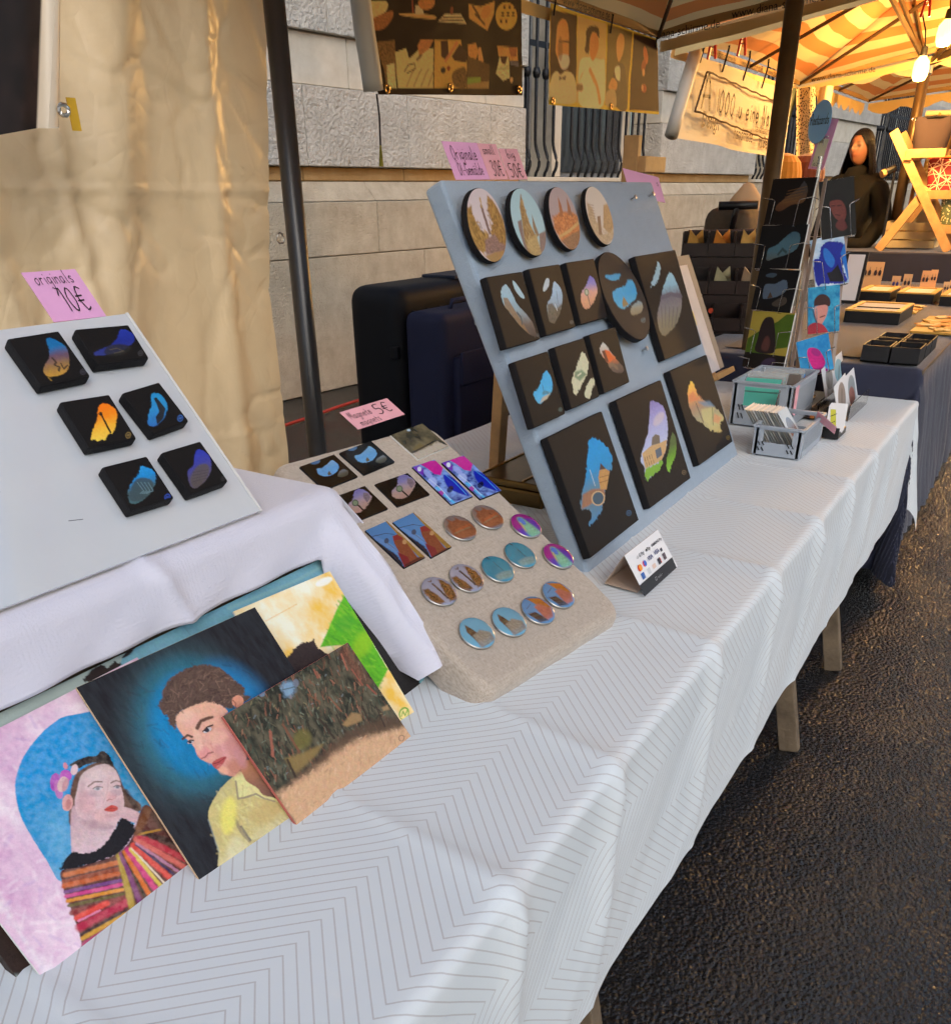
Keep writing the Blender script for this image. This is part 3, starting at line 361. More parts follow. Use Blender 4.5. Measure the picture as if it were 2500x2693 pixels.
'r4':[('F',(214,202,190)),('P',[(1.58,3.37),(3.7,4.81),(3.81,8.22),(5.7,11.16),(12.25,10.24),(11.77,12.0),(5.35,13.75),(1.47,12.12),(-0.31,8.65)],(192,168,138),0.646,{'grain':0.4}),('P',[(10.42,4.35),(13.74,3.82),(14.34,6.17),(13.39,9.69),(9.46,11.02),(6.88,9.46)],(185,152,112),0.431,{'grain':0.4}),('T',[(1.58,3.37),(3.81,8.22),(12.25,10.24),(5.35,13.75),(-0.31,8.65)],70,[(206,184,154),(172,146,116),(190,160,128)],0.994,0.248,0.1,0.6,0.6),('P',[(5.12,6.83),(6.97,6.73),(5.0,11.13),(3.27,11.06)],(150,120,95),0.323,{}),('L',[(1.88,3.94),(4.77,4.26)],0.248,(165,140,115),0.6),('L',[(1.74,4.55),(4.63,4.88)],0.248,(165,140,115),0.6),('L',[(1.59,5.16),(4.48,5.5)],0.248,(165,140,115),0.6),('L',[(1.45,5.78),(4.33,6.12)],0.248,(165,140,115),0.6),('L',[(1.3,6.39),(4.19,6.75)],0.248,(165,140,115),0.6),('L',[(1.16,7.01),(4.04,7.37)],0.248,(165,140,115),0.6),('L',[(1.01,7.62),(3.89,7.99)],0.248,(165,140,115),0.6)],
'r5':[('F',(58,56,60)),('S',[(5.18,9.62),(9.23,8.91),(14.01,8.71),(16.95,7.37),(19.27,8.21),(19.33,10.5),(16.76,12.2),(12.39,13.36),(7.22,13.9),(4.56,12.83),(4.25,10.93)],[(75,170,220),(65,165,220),(90,175,215)],0.339,{'jag':0.348}),('P',[(10.16,11.15),(11.19,13.39),(7.36,13.76),(7.96,12.57)],(150,130,90),0.282,{}),('S',[(4.51,5.54),(9.66,5.49),(13.7,5.75),(11.27,6.88),(7.54,6.88)],(70,160,210),0.282,{'jag':0.261}),('S',[(10.92,14.8),(13.51,13.8),(18.19,13.17),(19.33,14.44),(17.05,15.82),(12.55,16.27),(10.24,15.84)],[(130,160,175),(155,150,130),(140,132,110)],0.282,{'jag':0.261}),('S',[(16.83,18.33),(16.26,18.52),(15.6,18.62),(14.96,18.59),(14.48,18.46),(14.25,18.23),(14.31,17.97),(14.65,17.71),(15.21,17.52),(15.87,17.42),(16.51,17.45),(17.0,17.58),(17.24,17.81),(17.18,18.07)],(95,120,130),0.087,{'a':0.75}),('S',[(16.52,18.24),(16.11,18.39),(15.62,18.46),(15.16,18.44),(14.81,18.34),(14.65,18.18),(14.7,17.99),(14.96,17.8),(15.37,17.66),(15.85,17.58),(16.32,17.6),(16.67,17.7),(16.83,17.86),(16.78,18.05)],(30,28,29),0.087,{'a':0.9}),('L',[(15.05,18.11),(15.77,17.85),(15.7,18.19),(16.42,17.93)],0.196,(95,120,130),0.8)],
'm1':[('F',(14,14,15)),('S',[(2.48,1.75),(3.7,1.92),(5.89,1.23),(6.87,1.03),(7.16,2.12),(6.55,3.13),(5.02,3.93),(3.63,4.05),(2.33,3.76),(1.87,2.91)],[(120,165,205),(95,155,210),(100,160,215)],0.149,{'jag':0.143}),('P',[(4.31,2.97),(4.1,3.89),(3.25,3.95),(3.49,3.45)],(95,85,60),0.111,{}),('S',[(2.43,0.15),(3.72,-0.11),(4.66,0.13),(3.97,0.62),(2.81,0.55)],(75,110,150),0.149,{'jag':0.143}),('S',[(4.89,4.61),(6.19,3.89),(7.37,3.85),(7.53,4.66),(6.63,5.38),(5.33,5.36)],[(110,120,130),(85,85,75),(60,58,48)],0.149,{'jag':0.171})],
'm2':[('F',(14,14,15)),('S',[(2.16,1.81),(3.51,2.01),(5.91,1.3),(7.02,1.09),(7.36,2.27),(6.69,3.34),(5.02,4.14),(3.52,4.23),(2.11,3.91),(1.58,3.02)],[(120,165,205),(95,155,210),(100,160,215)],0.159,{'jag':0.152}),('P',[(4.21,3.13),(4.02,4.08),(3.11,4.12),(3.35,3.61)],(95,85,60),0.119,{}),('S',[(2.02,0.1),(3.44,-0.19),(4.5,0.09),(3.75,0.61),(2.46,0.54)],(75,110,150),0.159,{'jag':0.152}),('S',[(4.9,4.83),(6.3,4.13),(7.61,4.11),(7.79,4.96),(6.82,5.67),(5.4,5.61)],[(110,120,130),(85,85,75),(60,58,48)],0.159,{'jag':0.183})],
'm3':[('F',(16,15,16)),('S',[(5.78,0.17),(7.12,-0.0),(7.96,0.6),(8.37,1.87),(7.82,2.96),(6.1,3.95),(4.13,4.8),(2.56,5.06),(1.36,4.57),(0.98,3.72),(2.26,2.46),(4.06,1.72)],[(110,105,165),(125,120,170),(160,140,150),(170,140,130),(165,130,120)],0.155,{'jag':0.239}),('P',[(7.32,1.11),(8.11,1.58),(7.79,2.76),(6.1,3.58),(6.32,2.21)],(120,105,115),0.233,{'grain':0.4}),('S',[(4.39,2.99),(4.04,3.28),(3.63,3.46),(3.24,3.49),(2.95,3.38),(2.81,3.13),(2.84,2.81),(3.06,2.48),(3.4,2.19),(3.81,2.01),(4.2,1.97),(4.5,2.09),(4.64,2.33),(4.6,2.65)],(85,95,80),0.09,{}),('S',[(4.16,2.91),(3.93,3.1),(3.66,3.22),(3.4,3.24),(3.2,3.16),(3.11,3.0),(3.13,2.79),(3.28,2.56),(3.5,2.37),(3.78,2.25),(4.04,2.23),(4.24,2.3),(4.33,2.47),(4.31,2.68)],(120,135,110),0.09,{}),('L',[(3.88,3.52),(3.89,4.88)],0.418,(20,20,22),1)],
'm4':[('F',(16,15,16)),('S',[(5.17,0.31),(6.38,0.16),(7.13,0.73),(7.49,1.93),(6.98,2.95),(5.41,3.88),(3.59,4.67),(2.14,4.89),(1.06,4.41),(0.75,3.58),(1.95,2.4),(3.6,1.73)],[(110,105,165),(125,120,170),(160,140,150),(170,140,130),(165,130,120)],0.145,{'jag':0.223}),('P',[(6.55,1.2),(7.26,1.66),(6.96,2.77),(5.41,3.52),(5.63,2.22)],(120,105,115),0.218,{'grain':0.4}),('S',[(3.86,2.94),(3.54,3.21),(3.16,3.37),(2.81,3.4),(2.55,3.28),(2.42,3.05),(2.47,2.75),(2.67,2.43),(2.99,2.17),(3.36,2.0),(3.72,1.97),(3.99,2.08),(4.11,2.31),(4.07,2.62)],(85,95,80),0.084,{}),('S',[(3.66,2.85),(3.45,3.03),(3.2,3.14),(2.96,3.16),(2.78,3.08),(2.7,2.93),(2.73,2.73),(2.87,2.52),(3.08,2.34),(3.33,2.23),(3.57,2.21),(3.74,2.28),(3.83,2.44),(3.8,2.64)],(120,135,110),0.084,{}),('L',[(3.39,3.43),(3.36,4.74)],0.391,(20,20,22),1)],
'm5':[('F',(70,72,58)),('N',(40,40,32),(120,110,85),2.2,2.2,0.9),('P',[(0.03,5.9),(4.19,5.82),(8.45,5.54),(9.7,7.45),(0.27,7.76),(-0.13,7.01)],(185,175,160),0.606,{'jag':0.266}),('P',[(1.01,4.92),(4.22,4.24),(4.62,5.4),(1.55,5.73)],(120,105,65),0.606,{'a':0.8}),('L',[(0.45,5.68),(4.62,5.4),(8.17,5.03)],0.4,(55,48,40),0.8),('S',[(5.38,0.53),(5.22,0.64),(5.01,0.7),(4.8,0.69),(4.63,0.62),(4.52,0.51),(4.52,0.36),(4.6,0.23),(4.76,0.12),(4.97,0.06),(5.18,0.06),(5.36,0.13),(5.46,0.25),(5.47,0.39)],(165,190,210),0.167,{})],
'm6':[('F',(60,70,190)),('N',(30,25,120),(130,170,240),1.6,0.9,0.95),('P',[(2.18,0.04),(5.06,-0.05),(6.4,0.41),(6.18,2.53),(4.07,3.99),(2.99,3.23),(2.71,1.31)],(195,30,150),0.329,{}),('P',[(-0.0,0.18),(1.79,0.09),(1.67,1.67),(0.39,2.65),(-0.0,1.61)],(120,40,190),0.411,{'a':0.9}),('S',[(1.66,3.93),(1.31,3.93),(1.04,3.7),(0.89,3.28),(0.9,2.76),(1.06,2.24),(1.35,1.82),(1.7,1.59),(2.04,1.59),(2.32,1.82),(2.47,2.24),(2.47,2.76),(2.3,3.28),(2.02,3.7)],(150,165,235),0.316,{'a':0.9}),('S',[(1.41,1.14),(1.15,1.36),(0.85,1.51),(0.59,1.55),(0.41,1.48),(0.34,1.32),(0.41,1.1),(0.59,0.85),(0.85,0.63),(1.14,0.48),(1.41,0.44),(1.59,0.5),(1.66,0.66),(1.59,0.89)],(215,225,250),0.19,{}),('S',[(1.18,5.7),(0.46,6.04),(-0.22,6.16),(-0.73,6.05),(-0.96,5.71),(-0.87,5.23),(-0.48,4.69),(0.12,4.21),(0.84,3.86),(1.52,3.74),(2.03,3.85),(2.27,4.18),(2.18,4.66),(1.8,5.21)],(165,185,245),0.443,{'a':0.9}),('S',[(4.6,4.19),(5.98,5.44),(6.05,8.52),(5.55,10.65),(3.88,9.21),(3.04,6.98)],(25,40,175),0.411,{}),('L',[(5.15,4.38),(5.47,6.76),(5.26,10.15)],0.253,(70,160,240),0.8),('L',[(0.65,6.44),(0.66,8.71),(0.93,10.74)],0.696,(80,190,245),0.9),('S',[(0.92,8.05),(0.64,8.27),(0.31,8.4),(-0.0,8.43),(-0.23,8.33),(-0.34,8.14),(-0.31,7.9),(-0.13,7.64),(0.15,7.42),(0.48,7.28),(0.79,7.26),(1.02,7.35),(1.13,7.54),(1.1,7.79)],(170,40,160),0.253,{'a':0.9}),('L',[(0.91,3.94),(1.18,6.64),(0.93,9.96)],0.253,(200,225,255),0.7),('S',[(3.12,8.26),(2.62,8.4),(2.21,8.4),(1.97,8.28),(1.93,8.05),(2.12,7.76),(2.5,7.46),(2.98,7.22),(3.47,7.09),(3.89,7.08),(4.14,7.2),(4.17,7.43),(3.98,7.72),(3.6,8.02)],(15,20,70),0.253,{'a':0.9})],
'm7':[('F',(60,70,190)),('N',(30,25,120),(130,170,240),1.6,0.9,0.95),('P',[(2.16,-0.03),(5.28,-0.09),(6.74,0.41),(6.53,2.66),(4.29,4.15),(3.13,3.35),(2.77,1.32)],(195,30,150),0.343,{}),('P',[(-0.19,0.08),(1.75,0.01),(1.67,1.69),(0.32,2.71),(-0.13,1.61)],(120,40,190),0.428,{'a':0.9}),('S',[(1.73,4.06),(1.36,4.06),(1.06,3.81),(0.88,3.37),(0.87,2.83),(1.03,2.28),(1.32,1.85),(1.69,1.61),(2.07,1.61),(2.37,1.86),(2.54,2.3),(2.55,2.85),(2.39,3.39),(2.1,3.83)],(150,165,235),0.33,{'a':0.9}),('S',[(1.37,1.13),(1.09,1.36),(0.78,1.51),(0.5,1.55),(0.3,1.48),(0.22,1.31),(0.28,1.07),(0.47,0.81),(0.75,0.58),(1.06,0.42),(1.34,0.38),(1.54,0.45),(1.62,0.62),(1.56,0.87)],(215,225,250),0.198,{}),('S',[(1.27,5.88),(0.52,6.22),(-0.19,6.33),(-0.73,6.21),(-0.98,5.86),(-0.91,5.37),(-0.53,4.82),(0.1,4.33),(0.85,3.98),(1.57,3.86),(2.12,3.98),(2.38,4.33),(2.31,4.83),(1.91,5.38)],(165,185,245),0.461,{'a':0.9}),('S',[(4.87,4.37),(6.36,5.68),(6.47,8.8),(5.97,10.91),(4.2,9.46),(3.27,7.2)],(25,40,175),0.428,{}),('L',[(5.45,4.58),(5.83,7.02),(5.67,10.41)],0.264,(70,160,240),0.8),('L',[(0.74,6.62),(0.83,8.91),(1.18,10.93)],0.725,(80,190,245),0.9),('S',[(1.08,8.26),(0.79,8.47),(0.45,8.6),(0.13,8.62),(-0.12,8.52),(-0.24,8.33),(-0.21,8.08),(-0.04,7.83),(0.25,7.61),(0.59,7.48),(0.91,7.46),(1.16,7.56),(1.28,7.75),(1.25,8.0)],(170,40,160),0.264,{'a':0.9}),('L',[(0.92,4.06),(1.3,6.84),(1.15,10.16)],0.264,(200,225,255),0.7),('S',[(3.39,8.5),(2.87,8.63),(2.44,8.63),(2.18,8.5),(2.14,8.27),(2.33,7.98),(2.71,7.69),(3.21,7.45),(3.73,7.32),(4.17,7.32),(4.43,7.44),(4.47,7.68),(4.28,7.97),(3.89,8.26)],(15,20,70),0.264,{'a':0.9})],
'm8':[('F',(75,125,180)),('P',[(5.05,-0.16),(5.44,-0.05),(5.51,9.67),(4.24,9.77),(4.56,4.93)],(150,115,55),0.14,{'grain':0.3}),('P',[(3.5,3.28),(4.73,3.36),(4.99,4.47),(4.04,8.95),(4.51,9.83),(0.11,9.83),(1.18,8.18),(2.56,4.64)],(128,70,48),0.176,{'grain':0.3}),('P',[(3.61,3.23),(4.61,3.3),(4.98,4.31),(4.55,4.6),(2.99,4.18)],(130,45,45),0.14,{}),('P',[(-0.17,0.02),(-0.13,2.05),(0.92,7.09),(0.0,9.78),(-0.13,7.54),(-0.3,3.27)],(35,40,60),0.211,{'jag':0.216}),('P',[(0.05,1.16),(1.18,2.67),(2.14,5.09),(1.58,7.41),(1.13,6.87),(0.12,3.15)],(95,135,190),0.281,{'a':0.8}),('P',[(1.54,6.42),(2.48,8.18),(1.67,9.72),(0.06,9.71)],(120,40,45),0.211,{}),('L',[(-0.04,1.61),(2.91,2.18),(4.16,3.09)],0.135,(50,60,75),1),('S',[(1.99,3.88),(1.71,4.03),(1.43,4.09),(1.21,4.04),(1.09,3.91),(1.09,3.71),(1.22,3.49),(1.45,3.28),(1.73,3.13),(2.0,3.07),(2.23,3.11),(2.35,3.25),(2.34,3.45),(2.21,3.67)],(60,75,100),0.108,{}),('L',[(1.45,4.11),(1.75,6.2)],0.189,(95,110,125),1),('S',[(4.77,5.57),(4.5,5.68),(4.25,5.72),(4.06,5.66),(3.97,5.53),(4.0,5.34),(4.14,5.14),(4.37,4.97),(4.64,4.85),(4.89,4.82),(5.09,4.87),(5.18,5.01),(5.15,5.19),(5.0,5.39)],(180,140,95),0.135,{'a':0.9}),('P',[(4.49,9.17),(5.51,9.67),(0.34,9.76),(0.47,9.28)],(70,35,35),0.176,{'a':0.8})],
'm9':[('F',(75,125,180)),('P',[(5.42,-0.18),(5.83,-0.06),(5.69,9.87),(4.37,9.95),(4.8,5.05)],(150,115,55),0.146,{'grain':0.3}),('P',[(3.71,3.32),(5.0,3.43),(5.26,4.59),(4.17,9.12),(4.65,10.02),(0.01,9.95),(1.16,8.3),(2.69,4.7)],(128,70,48),0.183,{'grain':0.3}),('P',[(3.82,3.28),(4.89,3.38),(5.26,4.41),(4.79,4.7),(3.14,4.24)],(130,45,45),0.146,{}),('P',[(-0.17,-0.15),(-0.15,1.97),(0.91,7.18),(-0.11,9.9),(-0.22,7.62),(-0.34,3.23)],(35,40,60),0.22,{'jag':0.225}),('P',[(0.05,1.05),(1.25,2.65),(2.23,5.16),(1.6,7.52),(1.13,6.96),(0.11,3.11)],(95,135,190),0.293,{'a':0.8}),('P',[(1.58,6.51),(2.54,8.31),(1.66,9.86),(-0.04,9.83)],(120,40,45),0.22,{}),('L',[(-0.05,1.51),(3.1,2.17),(4.41,3.15)],0.141,(50,60,75),1),('S',[(2.09,3.91),(1.79,4.06),(1.49,4.11),(1.26,4.06),(1.13,3.92),(1.14,3.72),(1.28,3.49),(1.52,3.28),(1.82,3.13),(2.12,3.08),(2.35,3.13),(2.48,3.27),(2.47,3.47),(2.33,3.7)],(60,75,100),0.113,{}),('L',[(1.52,4.13),(1.8,6.29)],0.197,(95,110,125),1),('S',[(5.01,5.7),(4.72,5.81),(4.45,5.84),(4.25,5.78),(4.16,5.64),(4.2,5.45),(4.35,5.25),(4.6,5.08),(4.88,4.96),(5.15,4.93),(5.35,5.0),(5.44,5.13),(5.41,5.32),(5.25,5.53)],(180,140,95),0.141,{'a':0.9}),('P',[(4.64,9.35),(5.69,9.87),(0.25,9.88),(0.4,9.4)],(70,35,35),0.183,{'a':0.8})],
'e1':[('F',(30,28,29)),('S',[(4.52,0.9),(5.24,0.7),(5.92,1.36),(6.42,2.32),(5.95,3.77),(5.19,4.93),(4.15,5.8),(2.87,6.07),(1.74,5.98),(1.29,5.46),(1.92,4.48),(3.26,3.46),(4.0,2.31)],[(18,105,165),(25,110,170),(105,80,100),(150,115,70),(200,150,60)],0.152,{'jag':0.097}),('L',[(3.7,3.55),(3.78,4.21),(3.35,4.55),(3.79,4.97),(3.39,5.42)],0.273,(60,45,35),0.9),('L',[(4.27,4.52),(4.13,5.36),(4.96,4.88)],0.195,(60,45,35),0.9),('L',[(2.33,5.2),(1.47,6.09),(1.57,6.54)],0.195,(190,150,60),0.5),('S',[(6.67,6.42),(6.46,6.57),(6.24,6.66),(6.06,6.66),(5.93,6.57),(5.9,6.42),(5.97,6.23),(6.11,6.04),(6.32,5.88),(6.53,5.8),(6.72,5.79),(6.85,5.88),(6.88,6.03),(6.82,6.22)],(70,70,80),0.039,{'a':0.75}),('S',[(6.59,6.36),(6.44,6.48),(6.28,6.54),(6.14,6.55),(6.05,6.49),(6.03,6.37),(6.08,6.23),(6.19,6.09),(6.34,5.98),(6.5,5.91),(6.64,5.91),(6.73,5.97),(6.75,6.08),(6.7,6.22)],(30,28,29),0.039,{'a':0.9}),('L',[(6.17,6.31),(6.43,6.1),(6.35,6.35),(6.61,6.14)],0.097,(70,70,80),0.8)],
'e2':[('F',(30,28,29)),('S',[(6.14,0.69),(7.13,0.7),(7.77,1.5),(7.25,2.59),(5.81,3.35),(4.35,3.98),(2.32,4.13),(0.62,4.15),(0.34,3.74),(1.52,3.32),(3.28,2.84),(4.91,1.88)],[(35,55,160),(30,45,140),(50,60,130)],0.167,{'jag':0.129}),('S',[(2.76,3.01),(4.42,2.74),(5.93,3.14),(6.1,3.61),(4.3,4.43),(2.4,4.37),(1.87,3.81)],(40,40,38),0.39,{'a':0.85,'grain':0.5}),('L',[(2.91,3.48),(4.05,3.38),(4.82,3.92),(3.21,4.08)],0.129,(105,95,70),0.6),('S',[(7.41,4.7),(7.22,4.86),(7.01,4.96),(6.82,4.98),(6.69,4.91),(6.64,4.76),(6.69,4.58),(6.82,4.38),(7.02,4.22),(7.23,4.12),(7.42,4.1),(7.55,4.17),(7.6,4.31),(7.55,4.5)],(70,70,75),0.043,{'a':0.75}),('S',[(7.33,4.65),(7.19,4.77),(7.03,4.85),(6.89,4.86),(6.8,4.81),(6.77,4.71),(6.81,4.57),(6.91,4.42),(7.05,4.3),(7.2,4.23),(7.34,4.22),(7.44,4.27),(7.47,4.37),(7.43,4.51)],(30,28,29),0.043,{'a':0.9}),('L',[(6.9,4.64),(7.15,4.42),(7.09,4.66),(7.34,4.44)],0.096,(70,70,75),0.8)],
'e3':[('F',(30,28,29)),('S',[(4.47,1.33),(5.24,1.05),(6.03,1.4),(6.36,2.53),(5.27,4.17),(4.13,5.37),(3.37,5.44),(2.38,6.24),(2.14,5.97),(1.5,6.17),(1.14,5.76),(0.73,5.79),(1.47,4.73),(2.96,3.29),(3.76,2.16)],[(255,120,20),(255,140,25),(245,185,60),(240,205,80)],0.103,{'jag':0.119}),('L',[(4.12,2.33),(4.01,3.06),(3.8,5.24)],0.277,(45,35,25),1),('L',[(3.82,2.38),(3.89,2.61),(4.31,2.3)],0.158,(45,35,25),1),('S',[(6.2,6.32),(6.01,6.48),(5.79,6.57),(5.6,6.58),(5.48,6.49),(5.44,6.34),(5.49,6.14),(5.63,5.94),(5.83,5.78),(6.04,5.69),(6.23,5.69),(6.36,5.77),(6.4,5.93),(6.34,6.12)],(150,125,70),0.04,{'a':0.75}),('S',[(6.12,6.27),(5.98,6.39),(5.82,6.46),(5.68,6.46),(5.59,6.4),(5.56,6.29),(5.61,6.14),(5.71,6.0),(5.86,5.88),(6.01,5.81),(6.15,5.8),(6.24,5.86),(6.27,5.98),(6.23,6.12)],(30,28,29),0.04,{'a':0.9}),('L',[(5.7,6.22),(5.95,6.0),(5.88,6.26),(6.14,6.04)],0.099,(150,125,70),0.8)],
'e4':[('F',(30,28,29)),('S',[(3.46,1.43),(4.3,1.17),(5.01,1.67),(5.03,2.87),(4.32,3.94),(2.8,4.99),(1.1,5.57),(0.22,5.46),(0.05,5.06),(1.34,3.61),(2.49,2.79)],[(35,140,200),(45,140,200),(50,110,185)],0.14,{'jag':0.129}),('P',[(3.58,1.9),(4.1,1.87),(4.14,2.59),(4.16,3.78),(2.8,4.99),(1.25,5.55),(1.87,4.47),(2.97,3.88),(3.41,2.72)],(38,44,52),0.112,{'grain':0.4}),('S',[(5.53,6.01),(5.28,6.16),(5.01,6.23),(4.79,6.21),(4.65,6.1),(4.62,5.92),(4.72,5.71),(4.91,5.51),(5.16,5.37),(5.43,5.29),(5.66,5.32),(5.8,5.43),(5.82,5.6),(5.73,5.81)],(60,110,190),0.043,{'a':0.75}),('S',[(5.45,5.94),(5.26,6.05),(5.06,6.1),(4.9,6.09),(4.8,6.01),(4.78,5.88),(4.85,5.73),(5.0,5.58),(5.18,5.47),(5.38,5.42),(5.54,5.43),(5.64,5.51),(5.66,5.64),(5.59,5.79)],(30,28,29),0.043,{'a':0.9}),('L',[(4.95,5.83),(5.28,5.63),(5.16,5.9),(5.5,5.69)],0.119,(60,110,190),0.8)],
'e5':[('F',(30,28,29)),('S',[(4.64,1.16),(5.19,1.13),(6.06,1.97),(5.99,2.93),(4.96,4.05),(3.33,5.11),(1.76,5.74),(0.48,5.59),(0.7,4.57),(1.68,3.35),(2.79,2.58),(3.88,2.03)],[(40,150,220),(30,135,205),(75,105,115),(70,105,110)],0.154,{'jag':0.158}),('S',[(2.76,2.79),(4.05,2.61),(4.97,3.19),(4.87,4.03),(3.33,5.11),(1.88,5.56),(0.71,5.22),(1.01,4.24)],(62,78,84),0.36,{'a':0.9}),('L',[(3.01,3.08),(3.13,4.4),(2.45,4.64)],0.119,(105,135,145),0.8),('L',[(3.48,3.21),(3.53,4.52),(2.71,4.71)],0.119,(105,135,145),0.8),('L',[(3.95,3.34),(3.93,4.63),(2.96,4.79)],0.119,(105,135,145),0.8),('L',[(4.43,3.47),(4.33,4.74),(3.21,4.86)],0.119,(105,135,145),0.8),('S',[(6.02,6.36),(5.8,6.51),(5.57,6.59),(5.37,6.58),(5.23,6.47),(5.18,6.3),(5.24,6.1),(5.39,5.9),(5.61,5.75),(5.84,5.67),(6.04,5.68),(6.18,5.78),(6.23,5.95),(6.17,6.16)],(55,90,200),0.04,{'a':0.75}),('S',[(5.93,6.3),(5.77,6.41),(5.6,6.47),(5.45,6.46),(5.35,6.39),(5.32,6.26),(5.37,6.11),(5.48,5.96),(5.64,5.85),(5.81,5.79),(5.96,5.8),(6.06,5.87),(6.09,6.0),(6.04,6.15)],(30,28,29),0.04,{'a':0.9}),('L',[(5.47,6.21),(5.74,6.0),(5.67,6.26),(5.94,6.05)],0.109,(55,90,200),0.8)],
'e6':[('F',(30,28,29)),('S',[(5.03,0.99),(5.79,1.12),(6.28,2.07),(5.93,3.35),(4.6,4.8),(2.83,5.68),(1.13,6.11),(0.62,5.48),(1.25,4.01),(1.93,3.28),(3.06,2.93),(4.02,1.83)],[(45,60,175),(60,65,160),(80,75,120),(85,78,85)],0.168,{'jag':0.108}),('S',[(3.76,3.14),(5.1,3.32),(4.78,4.39),(2.9,5.58),(1.18,5.89),(1.06,4.9),(2.24,3.84)],(88,80,76),0.393,{'a':0.85}),('L',[(2.24,3.84),(3.59,4.02),(4.73,4.14)],0.086,(55,50,60),0.6),('L',[(1.92,4.26),(3.3,4.4),(4.44,4.52)],0.086,(55,50,60),0.6),('L',[(1.6,4.68),(3.01,4.79),(4.16,4.9)],0.086,(55,50,60),0.6),('L',[(1.28,5.11),(2.72,5.17),(3.87,5.29)],0.086,(55,50,60),0.6),('S',[(6.23,6.24),(6.05,6.35),(5.86,6.41),(5.7,6.39),(5.59,6.31),(5.57,6.18),(5.62,6.02),(5.76,5.87),(5.94,5.76),(6.13,5.7),(6.29,5.72),(6.4,5.8),(6.42,5.93),(6.36,6.09)],(60,58,60),0.043,{'a':0.75}),('S',[(6.17,6.19),(6.03,6.27),(5.89,6.31),(5.77,6.3),(5.7,6.24),(5.68,6.15),(5.73,6.03),(5.82,5.92),(5.96,5.84),(6.09,5.8),(6.21,5.81),(6.29,5.87),(6.31,5.96),(6.26,6.08)],(30,28,29),0.043,{'a':0.9}),('L',[(5.8,6.11),(6.03,5.95),(5.96,6.16),(6.19,6.0)],0.086,(60,58,60),0.8)],
